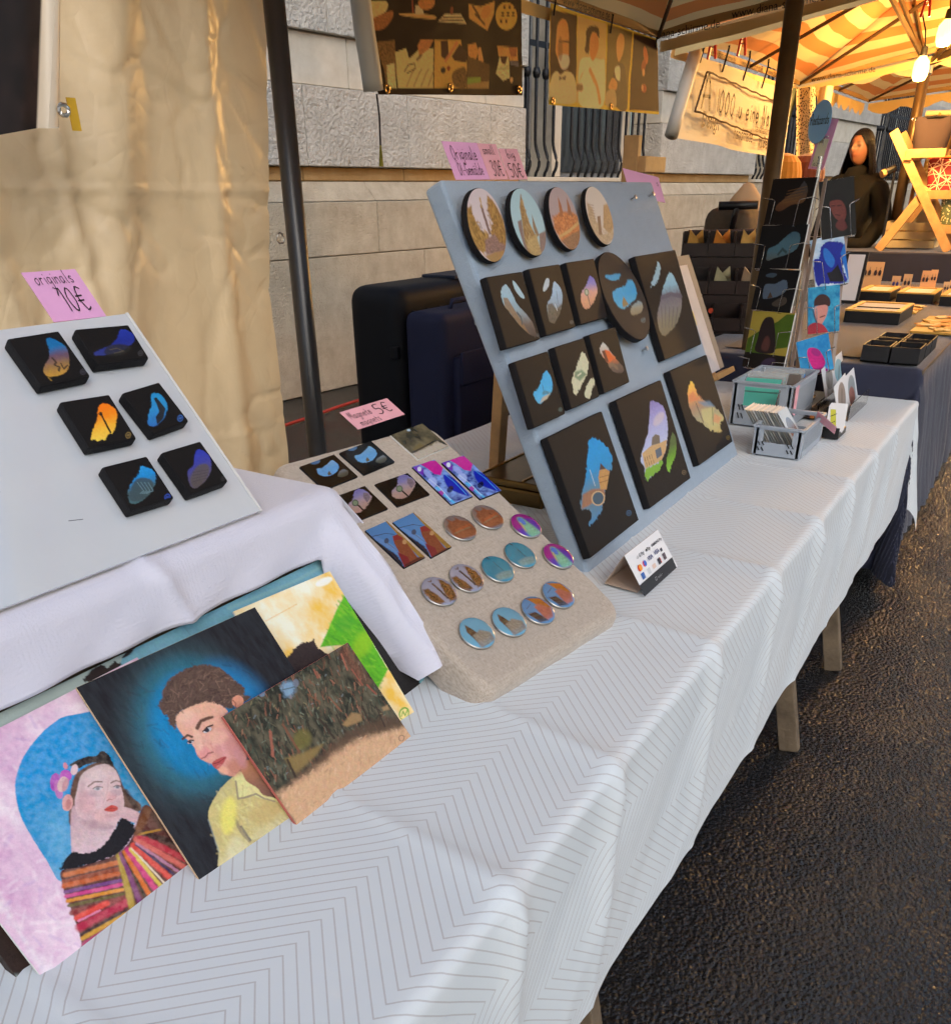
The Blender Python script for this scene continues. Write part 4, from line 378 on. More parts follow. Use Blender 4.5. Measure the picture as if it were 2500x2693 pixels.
'p1':[('F',(238,208,230)),('N',(205,150,198),(250,236,246),5,9,0.9),('N',(225,175,215),(245,225,240),0.8,0.8,0.35),('T',[(11.3,-1.96),(17.83,1.79),(9.57,6.07),(7.12,15.3),(4.8,25.45),(0.02,25.89),(0.63,14.75)],120,[(248,234,244),(206,150,198),(226,180,216),(196,160,214),(252,244,250)],1.298,0.357,1.1,0.9,0.35),('P',[(0.63,16.17),(0.87,18.16),(-0.06,26.0),(1.47,25.9),(0.96,22.56),(1.02,19.36),(1.65,15.54)],(245,238,245),1.071,{'a':0.7,'jag':0.325}),('S',[(18.05,2.28),(19.76,2.8),(21.71,3.62),(21.87,5.36),(20.42,16.65),(18.62,16.86),(15.41,18.25),(9.89,18.13),(7.06,18.17),(7.17,15.24),(7.35,12.46),(7.71,9.91),(8.47,7.8),(9.43,6.17),(10.97,4.69),(12.68,3.64),(15.03,2.73),(16.9,2.35)],[(0,152,222),(0,152,220),(10,150,212),(40,155,212),(90,170,215)],0.107,{}),('S',[(9.35,11.23),(11.77,11.76),(10.71,14.87),(9.12,15.64),(8.66,13.02)],(110,185,225),2.499,{'a':0.45}),('S',[(11.48,13.1),(12.81,11.29),(13.85,10.04),(15.17,8.92),(16.41,8.73),(18.17,8.94),(19.42,9.93),(19.45,11.27),(18.99,13.02),(18.97,14.44),(19.38,15.95),(18.81,16.59),(17.54,15.31),(16.08,11.91),(14.42,10.8),(12.9,12.34),(11.6,13.57)],(98,68,56),0.214,{'grain':0.25}),('L',[(18.86,13.75),(18.74,15.31),(18.64,16.26)],0.649,(50,36,34),0.8),('S',[(14.99,7.78),(15.76,7.52),(17.49,7.72),(18.5,8.19),(19.47,8.1),(19.83,9.06),(19.49,10.32),(19.1,9.83),(18.14,8.98),(16.94,8.51),(16.07,8.47),(15.3,7.66)],(30,28,32),0.107,{'jag':0.097}),('S',[(17.37,14.99),(18.64,16.77),(17.84,17.65),(16.46,15.98)],(218,180,186),0.178,{}),('S',[(12.63,11.95),(13.49,12.94),(14.69,14.95),(15.94,16.02),(14.52,17.21),(13.08,17.76),(11.52,17.6),(9.94,17.01),(9.77,16.11)],[(198,165,172),(212,180,188),(218,190,200)],0.214,{}),('S',[(14.19,10.65),(15.74,9.29),(17.25,9.16),(18.58,9.46),(19.3,10.36),(19.31,11.6),(18.78,12.89),(18.23,14.15),(17.69,15.01),(16.79,15.8),(15.87,16.27),(15.13,16.21),(14.34,15.45),(13.33,14.23),(12.76,13.25),(12.96,12.18),(13.58,11.23)],[(205,180,182),(226,198,202),(224,192,196),(218,182,186),(226,196,198)],0.143,{}),('T',[(14.29,10.72),(17.2,9.23),(19.25,10.43),(18.19,14.12),(15.91,16.2),(13.34,14.21)],110,[(232,206,208),(212,176,182),(224,188,190),(206,172,180)],0.649,0.211,0.8,0.9,0.22),('S',[(15.19,12.91),(14.77,13.31),(14.27,13.52),(13.77,13.48),(13.38,13.21),(13.18,12.77),(13.19,12.23),(13.42,11.71),(13.83,11.31),(14.33,11.09),(14.83,11.12),(15.23,11.38),(15.44,11.83),(15.43,12.38)],(222,160,170),0.974,{'a':0.55}),('S',[(15.15,16.42),(14.87,16.45),(14.38,16.21),(13.78,15.76),(13.2,15.19),(12.74,14.61),(12.5,14.14),(12.51,13.86),(12.78,13.83),(13.25,14.06),(13.84,14.5),(14.43,15.07),(14.91,15.66),(15.16,16.14)],(182,142,150),0.487,{'a':0.6}),('S',[(14.64,11.81),(14.11,12.37),(13.61,12.77),(13.25,12.91),(13.1,12.78),(13.18,12.4),(13.48,11.85),(13.95,11.22),(14.49,10.65),(14.99,10.24),(15.36,10.09),(15.52,10.22),(15.43,10.61),(15.12,11.17)],(198,160,164),0.649,{'a':0.5}),('S',[(18.37,10.83),(18.11,11.03),(17.68,11.07),(17.16,10.96),(16.66,10.7),(16.28,10.36),(16.09,10.01),(16.12,9.7),(16.37,9.5),(16.8,9.45),(17.31,9.56),(17.82,9.81),(18.21,10.15),(18.41,10.52)],(236,214,214),0.649,{'a':0.5}),('S',[(17.18,12.68),(16.86,12.99),(16.57,13.19),(16.36,13.26),(16.28,13.19),(16.34,12.98),(16.53,12.68),(16.81,12.34),(17.13,12.04),(17.42,11.83),(17.63,11.76),(17.71,11.83),(17.65,12.04),(17.46,12.35)],(236,208,208),0.26,{'a':0.6}),('S',[(16.39,15.53),(16.07,15.74),(15.58,15.75),(15.03,15.56),(14.52,15.2),(14.15,14.75),(14.0,14.3),(14.09,13.94),(14.4,13.73),(14.88,13.71),(15.44,13.9),(15.95,14.25),(16.33,14.7),(16.49,15.16)],(228,170,172),0.811,{'a':0.4}),('S',[(17.37,13.71),(17.12,13.87),(16.85,13.93),(16.61,13.86),(16.44,13.69),(16.39,13.45),(16.45,13.18),(16.63,12.94),(16.87,12.77),(17.15,12.72),(17.39,12.78),(17.56,12.95),(17.61,13.2),(17.55,13.47)],(226,165,168),0.325,{'a':0.6}),('S',[(16.59,12.54),(16.42,12.62),(16.13,12.58),(15.77,12.43),(15.43,12.2),(15.16,11.94),(15.02,11.69),(15.04,11.51),(15.2,11.43),(15.49,11.47),(15.84,11.62),(16.18,11.85),(16.46,12.11),(16.6,12.36)],(195,165,175),0.389,{'a':0.5}),('S',[(18.29,13.58),(18.13,13.68),(17.9,13.7),(17.64,13.62),(17.41,13.46),(17.24,13.26),(17.17,13.05),(17.22,12.87),(17.38,12.76),(17.61,12.74),(17.87,12.82),(18.1,12.98),(18.27,13.18),(18.34,13.4)],(190,160,172),0.325,{'a':0.5}),('S',[(17.18,15.41),(16.82,15.95),(16.46,16.35),(16.17,16.51),(16.01,16.42),(16.01,16.1),(16.16,15.6),(16.45,15.02),(16.81,14.48),(17.18,14.08),(17.47,13.91),(17.63,13.99),(17.63,14.32),(17.47,14.83)],(200,160,165),0.422,{'a':0.4}),('L',[(15.62,10.84),(16.51,10.75),(17.25,11.23)],0.178,(112,80,72),0.85),('L',[(18.02,11.89),(18.7,11.98),(19.01,12.38)],0.162,(112,80,72),0.8),('S',[(16.79,11.87),(16.69,11.94),(16.54,11.95),(16.35,11.9),(16.16,11.81),(16.02,11.68),(15.94,11.55),(15.95,11.44),(16.04,11.38),(16.2,11.37),(16.39,11.41),(16.57,11.51),(16.72,11.63),(16.8,11.77)],(205,200,205),0.049,{}),('S',[(16.57,11.75),(16.5,11.82),(16.4,11.85),(16.31,11.83),(16.23,11.78),(16.18,11.7),(16.17,11.6),(16.21,11.51),(16.28,11.45),(16.37,11.42),(16.47,11.43),(16.55,11.48),(16.6,11.57),(16.61,11.66)],(125,125,140),0.049,{}),('L',[(15.93,11.37),(16.46,11.36),(16.94,11.83)],0.097,(95,72,70),0.9),('S',[(18.6,12.98),(18.51,13.02),(18.38,13.0),(18.24,12.94),(18.1,12.83),(18.01,12.7),(17.98,12.58),(18.01,12.49),(18.09,12.45),(18.22,12.46),(18.37,12.53),(18.5,12.64),(18.59,12.76),(18.63,12.88)],(200,195,200),0.049,{}),('S',[(18.52,12.84),(18.46,12.89),(18.38,12.92),(18.29,12.9),(18.22,12.86),(18.18,12.78),(18.17,12.7),(18.2,12.62),(18.26,12.57),(18.35,12.55),(18.43,12.56),(18.5,12.61),(18.55,12.68),(18.55,12.76)],(125,125,140),0.049,{}),('L',[(18.0,12.47),(18.46,12.51),(18.74,12.86)],0.097,(95,72,70),0.9),('L',[(17.93,11.52),(17.06,12.56),(15.9,13.38)],0.162,(196,150,156),0.5),('L',[(16.36,13.46),(16.75,13.4),(16.9,13.62)],0.114,(165,95,98),0.8),('L',[(16.9,13.62),(17.42,13.71),(17.7,13.39)],0.097,(205,150,152),0.7),('S',[(15.47,14.17),(16.27,14.08),(16.63,14.24),(16.93,14.73),(16.68,15.02),(15.98,14.76)],(208,72,64),0.107,{}),('L',[(15.54,14.18),(16.21,14.44),(16.83,14.82)],0.081,(150,45,45),0.9),('S',[(16.22,15.51),(16.11,15.54),(15.93,15.5),(15.7,15.38),(15.47,15.23),(15.29,15.05),(15.19,14.9),(15.18,14.79),(15.28,14.76),(15.47,14.8),(15.69,14.91),(15.92,15.07),(16.11,15.25),(16.21,15.4)],(200,150,152),0.195,{'a':0.5}),('S',[(13.08,11.55),(12.75,11.85),(12.41,12.01),(12.1,12.0),(11.9,11.83),(11.85,11.53),(11.94,11.16),(12.17,10.79),(12.49,10.49),(12.84,10.33),(13.15,10.33),(13.35,10.5),(13.41,10.8),(13.31,11.18)],(224,165,162),0.065,{}),('S',[(12.82,11.54),(12.63,11.72),(12.43,11.83),(12.26,11.85),(12.16,11.76),(12.15,11.59),(12.22,11.38),(12.37,11.15),(12.56,10.97),(12.76,10.86),(12.92,10.84),(13.03,10.93),(13.04,11.09),(12.97,11.31)],(198,125,125),0.13,{'a':0.8}),('S',[(13.29,8.76),(12.96,9.09),(12.61,9.28),(12.31,9.31),(12.14,9.16),(12.1,8.86),(12.23,8.48),(12.48,8.09),(12.81,7.76),(13.16,7.56),(13.46,7.53),(13.64,7.68),(13.68,7.98),(13.55,8.37)],(176,84,186),0.081,{}),('S',[(14.81,8.79),(14.58,9.02),(14.28,9.13),(13.98,9.1),(13.74,8.94),(13.6,8.68),(13.59,8.37),(13.71,8.08),(13.94,7.86),(14.23,7.74),(14.53,7.77),(14.78,7.93),(14.93,8.19),(14.94,8.5)],(190,80,190),0.081,{}),('S',[(13.11,9.53),(12.87,9.96),(12.59,10.27),(12.34,10.41),(12.16,10.34),(12.08,10.07),(12.12,9.67),(12.28,9.21),(12.51,8.78),(12.79,8.46),(13.04,8.32),(13.23,8.39),(13.31,8.65),(13.26,9.06)],(200,120,190),0.13,{'a':0.9}),('S',[(13.71,9.46),(13.37,9.68),(13.03,9.78),(12.77,9.74),(12.63,9.56),(12.65,9.28),(12.81,8.96),(13.09,8.66),(13.44,8.43),(13.77,8.33),(14.04,8.37),(14.18,8.55),(14.17,8.83),(14.0,9.15)],(222,186,186),0.097,{}),('S',[(13.83,9.56),(13.54,9.76),(13.27,9.87),(13.07,9.87),(12.98,9.75),(13.02,9.55),(13.18,9.3),(13.43,9.04),(13.72,8.84),(13.99,8.73),(14.2,8.73),(14.29,8.85),(14.25,9.05),(14.08,9.31)],(205,150,160),0.162,{'a':0.9}),('S',[(15.73,8.64),(15.48,8.8),(15.23,8.86),(15.03,8.82),(14.93,8.68),(14.93,8.47),(15.04,8.24),(15.23,8.02),(15.48,7.87),(15.73,7.8),(15.93,7.84),(16.04,7.98),(16.04,8.19),(15.92,8.42)],(228,195,200),0.081,{}),('S',[(15.15,7.48),(15.08,7.63),(14.97,7.75),(14.85,7.8),(14.74,7.77),(14.67,7.67),(14.65,7.53),(14.68,7.36),(14.76,7.21),(14.87,7.09),(14.98,7.04),(15.09,7.07),(15.16,7.16),(15.19,7.31)],(220,140,160),0.081,{}),('S',[(7.83,17.15),(10.21,18.18),(13.74,19.23),(16.38,18.54),(19.39,16.36),(20.28,17.39),(20.1,20.16),(19.33,26.25),(11.07,25.84),(4.71,25.84),(5.13,24.6),(6.07,21.62),(6.51,19.72),(7.07,18.27)],(92,48,44),0.143,{}),('L',[(7.82,17.81),(13.14,20.07)],0.552,(205,112,58),0.95),('L',[(7.28,18.34),(12.72,20.65)],0.422,(150,70,45),0.95),('L',[(7.03,18.71),(12.4,21.09)],0.552,(205,100,50),0.95),('L',[(6.74,19.34),(12.19,21.92)],0.389,(118,66,140),0.95),('L',[(6.52,19.76),(12.04,22.39)],0.422,(215,70,145),0.95),('L',[(6.38,20.29),(11.77,22.9)],0.389,(228,150,45),0.95),('L',[(6.21,20.79),(11.53,23.37)],0.325,(96,90,36),0.95),('L',[(6.07,21.62),(11.44,23.88)],0.649,(140,48,52),0.95),('L',[(6.14,22.4),(9.5,23.07)],0.649,(232,72,62),0.95),('L',[(6.07,22.75),(8.46,23.26)],0.26,(225,130,170),0.95),('L',[(5.75,23.39),(11.11,24.35)],0.876,(188,40,76),0.95),('L',[(5.43,24.1),(10.86,25.09)],0.26,(48,34,40),0.95),('L',[(5.31,24.53),(10.8,25.43)],0.487,(214,160,52),0.95),('L',[(5.07,25.07),(10.79,25.71)],0.422,(178,62,112),0.95),('L',[(4.95,25.61),(10.83,26.04)],0.422,(185,160,140),0.95),('L',[(13.82,19.39),(11.17,25.92)],0.714,(188,158,62),0.95),('L',[(14.06,19.46),(12.27,26.06)],0.552,(128,58,118),0.95),('L',[(14.23,19.49),(13.17,26.04)],0.26,(52,52,30),0.95),('L',[(14.47,19.56),(13.76,26.05)],0.552,(228,120,46),0.95),('L',[(14.93,19.6),(14.77,26.04)],0.714,(216,56,130),0.95),('L',[(15.23,19.72),(15.54,26.1)],0.454,(226,200,84),0.95),('L',[(15.41,19.66),(16.15,26.03)],0.243,(238,220,196),0.95),('L',[(15.71,19.47),(17.11,26.03)],0.681,(226,72,62),0.95),('L',[(16.08,19.64),(17.85,26.09)],0.292,(42,36,88),0.95),('L',[(16.24,19.55),(18.54,26.16)],0.357,(186,128,160),0.95),('L',[(16.47,19.11),(19.4,25.88)],0.714,(222,108,98),0.95),('L',[(17.04,19.01),(19.8,24.52)],0.714,(200,52,72),0.95),('L',[(17.33,18.61),(19.91,22.11)],0.714,(50,32,32),0.95),('L',[(17.0,18.79),(20.05,20.09)],0.26,(188,140,44),0.95),('L',[(19.63,17.15),(17.07,18.42)],0.974,(120,72,40),0.95),('L',[(19.98,17.8),(19.93,19.83)],0.811,(70,42,36),0.95),('N',(60,30,30),(255,230,210),0.5,0.5,0.1),('S',[(7.81,16.91),(9.01,16.32),(9.84,16.13),(10.68,16.98),(12.11,17.55),(13.79,17.29),(15.18,16.69),(16.41,16.05),(17.06,16.8),(17.13,18.06),(16.38,18.54),(14.84,19.04),(13.74,19.23),(12.24,18.95),(10.19,18.2),(8.28,17.38)],(33,31,36),0.143,{'jag':0.162,'grain':0.3})],
'p2':[('F',(44,41,48)),('S',[(19.36,12.92),(16.62,17.42),(12.56,20.35),(8.13,21.2),(4.21,19.96),(1.47,17.01),(0.32,12.94),(0.9,8.45),(3.13,4.27),(6.7,1.14),(11.03,-0.28),(15.32,0.45),(18.61,3.32),(20.09,7.82)],(46,64,72),3.491,{}),('S',[(17.19,12.21),(15.04,15.85),(11.89,18.27),(8.42,19.05),(5.35,18.12),(3.2,15.77),(2.32,12.45),(2.83,8.75),(4.65,5.31),(7.52,2.76),(10.93,1.62),(14.24,2.22),(16.72,4.54),(17.8,8.13)],(44,104,124),2.756,{}),('S',[(15.6,11.69),(13.98,14.48),(11.59,16.36),(8.94,17.0),(6.57,16.32),(4.91,14.52),(4.22,11.94),(4.63,9.06),(6.06,6.39),(8.28,4.43),(10.9,3.58),(13.41,4.07),(15.27,5.85),(16.06,8.59)],(16,128,182),2.021,{}),('S',[(16.2,4.89),(18.71,6.08),(20.49,9.5),(20.4,12.67),(17.93,10.56),(17.41,7.36)],(24,134,200),4.447,{'a':0.9}),('S',[(8.43,10.0),(7.87,11.4),(7.13,12.45),(6.35,12.96),(5.69,12.82),(5.27,12.07),(5.18,10.87),(5.42,9.44),(5.96,8.06),(6.69,6.99),(7.47,6.46),(8.15,6.57),(8.58,7.32),(8.68,8.54)],(12,138,200),1.103,{'a':0.7}),('N',(24,24,30),(90,110,120),0.5,2.0,0.1),('T',[(0.02,0.02),(27.16,7.19),(14.05,27.6),(-0.12,27.56)],140,[(40,38,46),(58,58,66),(34,32,38)],1.286,0.221,1.1,0.4,0.25),('S',[(10.77,18.66),(8.96,19.0),(7.31,19.61),(5.65,20.57),(4.89,21.66),(4.44,23.32),(3.83,25.45),(3.37,27.65),(13.94,27.74),(15.19,26.65),(13.98,24.45),(13.41,22.67),(11.64,19.77),(11.77,18.63)],[(196,184,128),(206,192,128),(200,182,122),(205,190,130),(214,208,165)],0.162,{'grain':0.12}),('S',[(12.52,17.84),(13.99,18.27),(14.02,21.79),(13.8,23.73),(12.09,21.67),(11.54,19.92)],[(190,132,95),(150,105,85),(120,88,78)],0.243,{}),('S',[(10.85,18.71),(11.91,18.67),(11.85,20.1),(12.6,21.57),(12.79,22.91),(13.8,23.73),(14.08,24.62),(12.25,23.04),(11.3,21.85),(9.63,21.45),(10.34,20.03)],(220,214,150),0.162,{'grain':0.1}),('T',[(8.86,19.15),(5.7,20.8),(4.44,23.32),(3.64,27.25),(13.73,27.4),(13.0,23.24),(10.77,19.47)],130,[(216,204,146),(186,170,112),(226,220,150),(198,186,140),(174,156,104)],1.103,0.257,1.2,0.5,0.4),('L',[(10.61,19.38),(9.59,21.39),(10.31,21.72),(12.0,22.13),(12.59,23.2),(13.65,24.26)],0.257,(140,125,110),0.8),('L',[(7.86,23.12),(7.59,24.93),(7.84,26.59)],0.441,(138,124,104),0.75),('L',[(7.94,24.56),(8.03,26.61)],0.294,(96,92,96),0.7),('L',[(7.84,26.89),(10.28,27.46),(13.2,27.48)],0.368,(170,150,95),0.5),('S',[(8.12,23.2),(7.38,23.93),(6.63,24.38),(6.01,24.47),(5.65,24.18),(5.62,23.59),(5.91,22.79),(6.48,21.94),(7.21,21.22),(7.97,20.75),(8.6,20.64),(8.97,20.92),(9.01,21.53),(8.7,22.35)],(236,228,110),0.919,{'a':0.75}),('S',[(6.2,27.35),(5.51,27.75),(4.83,27.92),(4.3,27.82),(4.01,27.47),(4.02,26.95),(4.33,26.35),(4.88,25.79),(5.56,25.38),(6.25,25.2),(6.79,25.29),(7.09,25.64),(7.08,26.17),(6.76,26.79)],(222,218,180),0.919,{'a':0.5}),('L',[(4.85,21.63),(4.35,23.46),(3.81,25.63)],0.184,(130,145,150),0.6),('S',[(13.7,25.18),(13.38,25.65),(12.69,25.95),(11.77,26.01),(10.8,25.83),(9.98,25.44),(9.46,24.92),(9.34,24.38),(9.64,23.91),(10.31,23.61),(11.22,23.54),(12.19,23.71),(13.03,24.09),(13.58,24.62)],(196,170,112),1.103,{'a':0.7}),('S',[(8.37,8.51),(9.92,8.12),(11.9,8.23),(13.68,8.72),(14.71,10.08),(14.89,11.1),(14.16,11.55),(13.91,14.51),(13.81,17.23),(12.45,18.1),(11.08,18.68),(10.37,18.47),(9.6,17.42),(9.28,16.63),(9.12,15.94),(8.59,15.24),(8.3,14.75),(8.14,14.15),(8.34,13.07),(8.27,12.24),(7.99,11.13),(7.9,9.95)],[(228,178,150),(226,172,150),(224,168,152),(220,160,146),(212,148,130)],0.162,{}),('T',[(8.44,8.55),(11.85,8.31),(14.5,10.07),(13.75,14.42),(13.65,17.15),(10.95,18.56),(9.3,16.6),(8.32,14.65),(8.27,12.24),(7.98,9.9)],120,[(234,186,164),(214,156,140),(228,172,160),(238,196,174),(206,146,136)],0.809,0.257,1.0,0.8,0.22),('S',[(10.97,10.28),(10.61,10.62),(10.11,10.77),(9.57,10.72),(9.1,10.47),(8.79,10.07),(8.7,9.61),(8.85,9.16),(9.2,8.83),(9.69,8.67),(10.23,8.72),(10.71,8.96),(11.03,9.36),(11.12,9.83)],(232,178,168),0.919,{'a':0.6}),('S',[(13.93,15.0),(13.53,15.77),(12.88,16.31),(12.13,16.52),(11.41,16.36),(10.88,15.87),(10.63,15.13),(10.7,14.31),(11.09,13.55),(11.72,13.0),(12.46,12.77),(13.19,12.92),(13.74,13.41),(14.0,14.15)],(222,160,165),1.103,{'a':0.6}),('S',[(12.96,13.99),(12.63,14.25),(12.15,14.35),(11.62,14.25),(11.13,13.98),(10.8,13.6),(10.67,13.18),(10.77,12.8),(11.09,12.54),(11.57,12.44),(12.1,12.53),(12.59,12.79),(12.93,13.17),(13.06,13.6)],(232,186,160),0.735,{'a':0.6}),('S',[(10.81,9.12),(10.65,9.41),(10.31,9.62),(9.86,9.71),(9.38,9.67),(8.98,9.5),(8.73,9.25),(8.68,8.95),(8.84,8.66),(9.17,8.45),(9.62,8.35),(10.09,8.39),(10.5,8.56),(10.75,8.82)],(238,196,172),0.735,{'a':0.6}),('S',[(13.58,16.09),(13.42,16.99),(13.1,17.71),(12.7,18.09),(12.28,18.07),(11.94,17.66),(11.74,16.93),(11.71,16.03),(11.87,15.14),(12.18,14.43),(12.58,14.04),(12.99,14.05),(13.34,14.46),(13.55,15.19)],(190,130,120),0.919,{'a':0.5}),('S',[(11.3,15.14),(11.14,15.49),(10.91,15.74),(10.65,15.86),(10.42,15.8),(10.26,15.6),(10.19,15.28),(10.25,14.91),(10.4,14.56),(10.63,14.3),(10.89,14.19),(11.12,14.24),(11.29,14.44),(11.35,14.76)],(204,140,132),0.551,{'a':0.5}),('S',[(9.4,13.55),(9.28,13.83),(9.13,14.04),(8.97,14.14),(8.83,14.11),(8.75,13.96),(8.73,13.71),(8.78,13.42),(8.89,13.14),(9.04,12.93),(9.2,12.83),(9.34,12.85),(9.43,13.01),(9.45,13.26)],(240,200,182),0.257,{'a':0.6}),('S',[(9.87,14.62),(9.62,14.86),(9.28,14.98),(8.94,14.96),(8.64,14.79),(8.46,14.52),(8.43,14.19),(8.54,13.88),(8.79,13.64),(9.12,13.51),(9.47,13.54),(9.76,13.7),(9.95,13.97),(9.99,14.3)],(224,146,148),0.478,{'a':0.7}),('S',[(9.83,12.36),(9.56,12.99),(9.26,13.46),(8.99,13.7),(8.8,13.65),(8.72,13.32),(8.77,12.78),(8.94,12.13),(9.2,11.51),(9.5,11.03),(9.78,10.78),(9.97,10.83),(10.05,11.16),(10.0,11.71)],(235,190,168),0.441,{'a':0.7}),('S',[(12.69,18.55),(12.32,18.87),(11.81,19.0),(11.26,18.91),(10.78,18.63),(10.46,18.22),(10.37,17.74),(10.52,17.3),(10.88,16.98),(11.38,16.85),(11.94,16.92),(12.42,17.2),(12.75,17.62),(12.85,18.1)],(190,125,105),0.919,{'a':0.7}),('S',[(13.69,17.15),(13.49,17.81),(13.19,18.32),(12.84,18.58),(12.51,18.53),(12.27,18.19),(12.16,17.63),(12.21,16.96),(12.4,16.3),(12.71,15.79),(13.06,15.53),(13.39,15.57),(13.63,15.91),(13.74,16.47)],(196,140,150),0.735,{'a':0.5}),('S',[(10.43,17.97),(10.19,18.04),(9.92,17.99),(9.67,17.83),(9.49,17.58),(9.41,17.31),(9.46,17.05),(9.61,16.87),(9.84,16.79),(10.11,16.84),(10.36,17.0),(10.54,17.25),(10.62,17.53),(10.58,17.78)],(232,175,145),0.368,{'a':0.7}),('S',[(7.44,6.16),(8.28,5.69),(8.71,5.01),(10.13,4.02),(11.97,3.66),(13.81,3.68),(15.61,4.16),(17.25,5.29),(17.84,6.72),(18.23,7.97),(18.82,9.32),(18.33,10.13),(18.99,10.84),(17.42,10.98),(16.92,10.06),(15.59,11.05),(14.22,9.52),(12.94,8.56),(11.21,8.34),(9.55,8.23),(8.47,8.57),(7.58,9.84),(7.31,8.85),(7.65,7.94),(7.23,7.37)],(92,72,64),0.243,{'jag':0.184,'grain':0.35}),('T',[(8.28,5.69),(10.28,4.09),(13.77,3.74),(17.25,5.29),(18.23,7.97),(18.33,10.13),(16.01,10.43),(14.43,9.21),(11.38,8.07),(8.63,8.26),(7.51,8.46)],150,[(120,96,82),(66,50,46),(98,78,68),(80,62,56),(134,108,92)],0.845,0.165,-0.6,0.7,0.6),('S',[(17.5,11.09),(17.15,11.28),(16.75,11.32),(16.39,11.2),(16.15,10.96),(16.05,10.62),(16.14,10.27),(16.38,9.97),(16.73,9.78),(17.13,9.73),(17.49,9.84),(17.74,10.09),(17.84,10.43),(17.75,10.78)],(216,150,124),0.074,{}),('L',[(16.43,10.12),(16.5,10.68),(16.16,11.03)],0.184,(150,90,75),0.8),('L',[(10.06,11.05),(11.05,10.48),(12.6,10.73)],0.441,(86,58,48),0.95),('L',[(7.67,11.39),(8.48,11.24),(8.85,11.72)],0.276,(86,58,48),0.95),('S',[(12.13,11.91),(12.02,12.08),(11.77,12.21),(11.42,12.28),(11.05,12.25),(10.73,12.16),(10.51,12.0),(10.45,11.82),(10.56,11.65),(10.81,11.52),(11.15,11.46),(11.52,11.47),(11.85,11.57),(12.07,11.73)],(205,150,125),0.184,{'a':0.9}),('S',[(11.72,11.93),(11.65,12.06),(11.47,12.16),(11.22,12.21),(10.94,12.21),(10.7,12.15),(10.53,12.05),(10.48,11.92),(10.55,11.8),(10.73,11.7),(10.98,11.64),(11.26,11.64),(11.5,11.7),(11.67,11.8)],(205,200,205),0.074,{}),('S',[(11.33,12.05),(11.24,12.14),(11.1,12.18),(10.96,12.17),(10.84,12.1),(10.76,12.0),(10.74,11.87),(10.78,11.75),(10.87,11.66),(11.0,11.62),(11.15,11.64),(11.27,11.7),(11.35,11.81),(11.37,11.93)],(52,52,64),0.055,{}),('L',[(10.45,11.78),(11.28,11.56),(12.1,11.69)],0.184,(66,46,46),1),('S',[(8.76,12.24),(8.7,12.33),(8.57,12.39),(8.4,12.42),(8.21,12.4),(8.05,12.34),(7.95,12.25),(7.92,12.15),(7.98,12.06),(8.11,12.0),(8.28,11.97),(8.47,11.99),(8.63,12.05),(8.73,12.14)],(190,180,185),0.074,{}),('S',[(8.46,12.26),(8.39,12.33),(8.3,12.36),(8.21,12.36),(8.13,12.31),(8.08,12.24),(8.07,12.15),(8.1,12.06),(8.17,12.0),(8.26,11.96),(8.35,11.97),(8.43,12.01),(8.48,12.09),(8.49,12.17)],(52,52,64),0.055,{}),('L',[(7.94,12.01),(8.44,11.97),(8.78,12.2)],0.147,(66,46,46),1),('L',[(8.4,14.69),(8.87,14.76),(9.51,14.56),(10.14,14.71)],0.184,(150,88,82),0.8),('L',[(8.19,14.08),(8.3,14.75)],0.147,(190,120,110),0.7),('L',[(10.44,13.63),(10.29,14.55)],0.221,(215,140,135),0.6),('S',[(9.21,15.87),(10.25,15.74),(11.31,16.05),(10.76,16.47),(9.66,16.85),(9.21,16.59)],(182,84,84),0.162,{}),('L',[(9.26,15.98),(9.99,16.19),(11.06,16.11)],0.11,(125,50,52),1),('S',[(10.25,16.63),(10.2,16.7),(10.07,16.76),(9.9,16.79),(9.71,16.78),(9.54,16.74),(9.42,16.68),(9.38,16.6),(9.43,16.53),(9.56,16.48),(9.73,16.45),(9.92,16.46),(10.09,16.49),(10.21,16.56)],(205,120,115),0.11,{'a':0.8})],
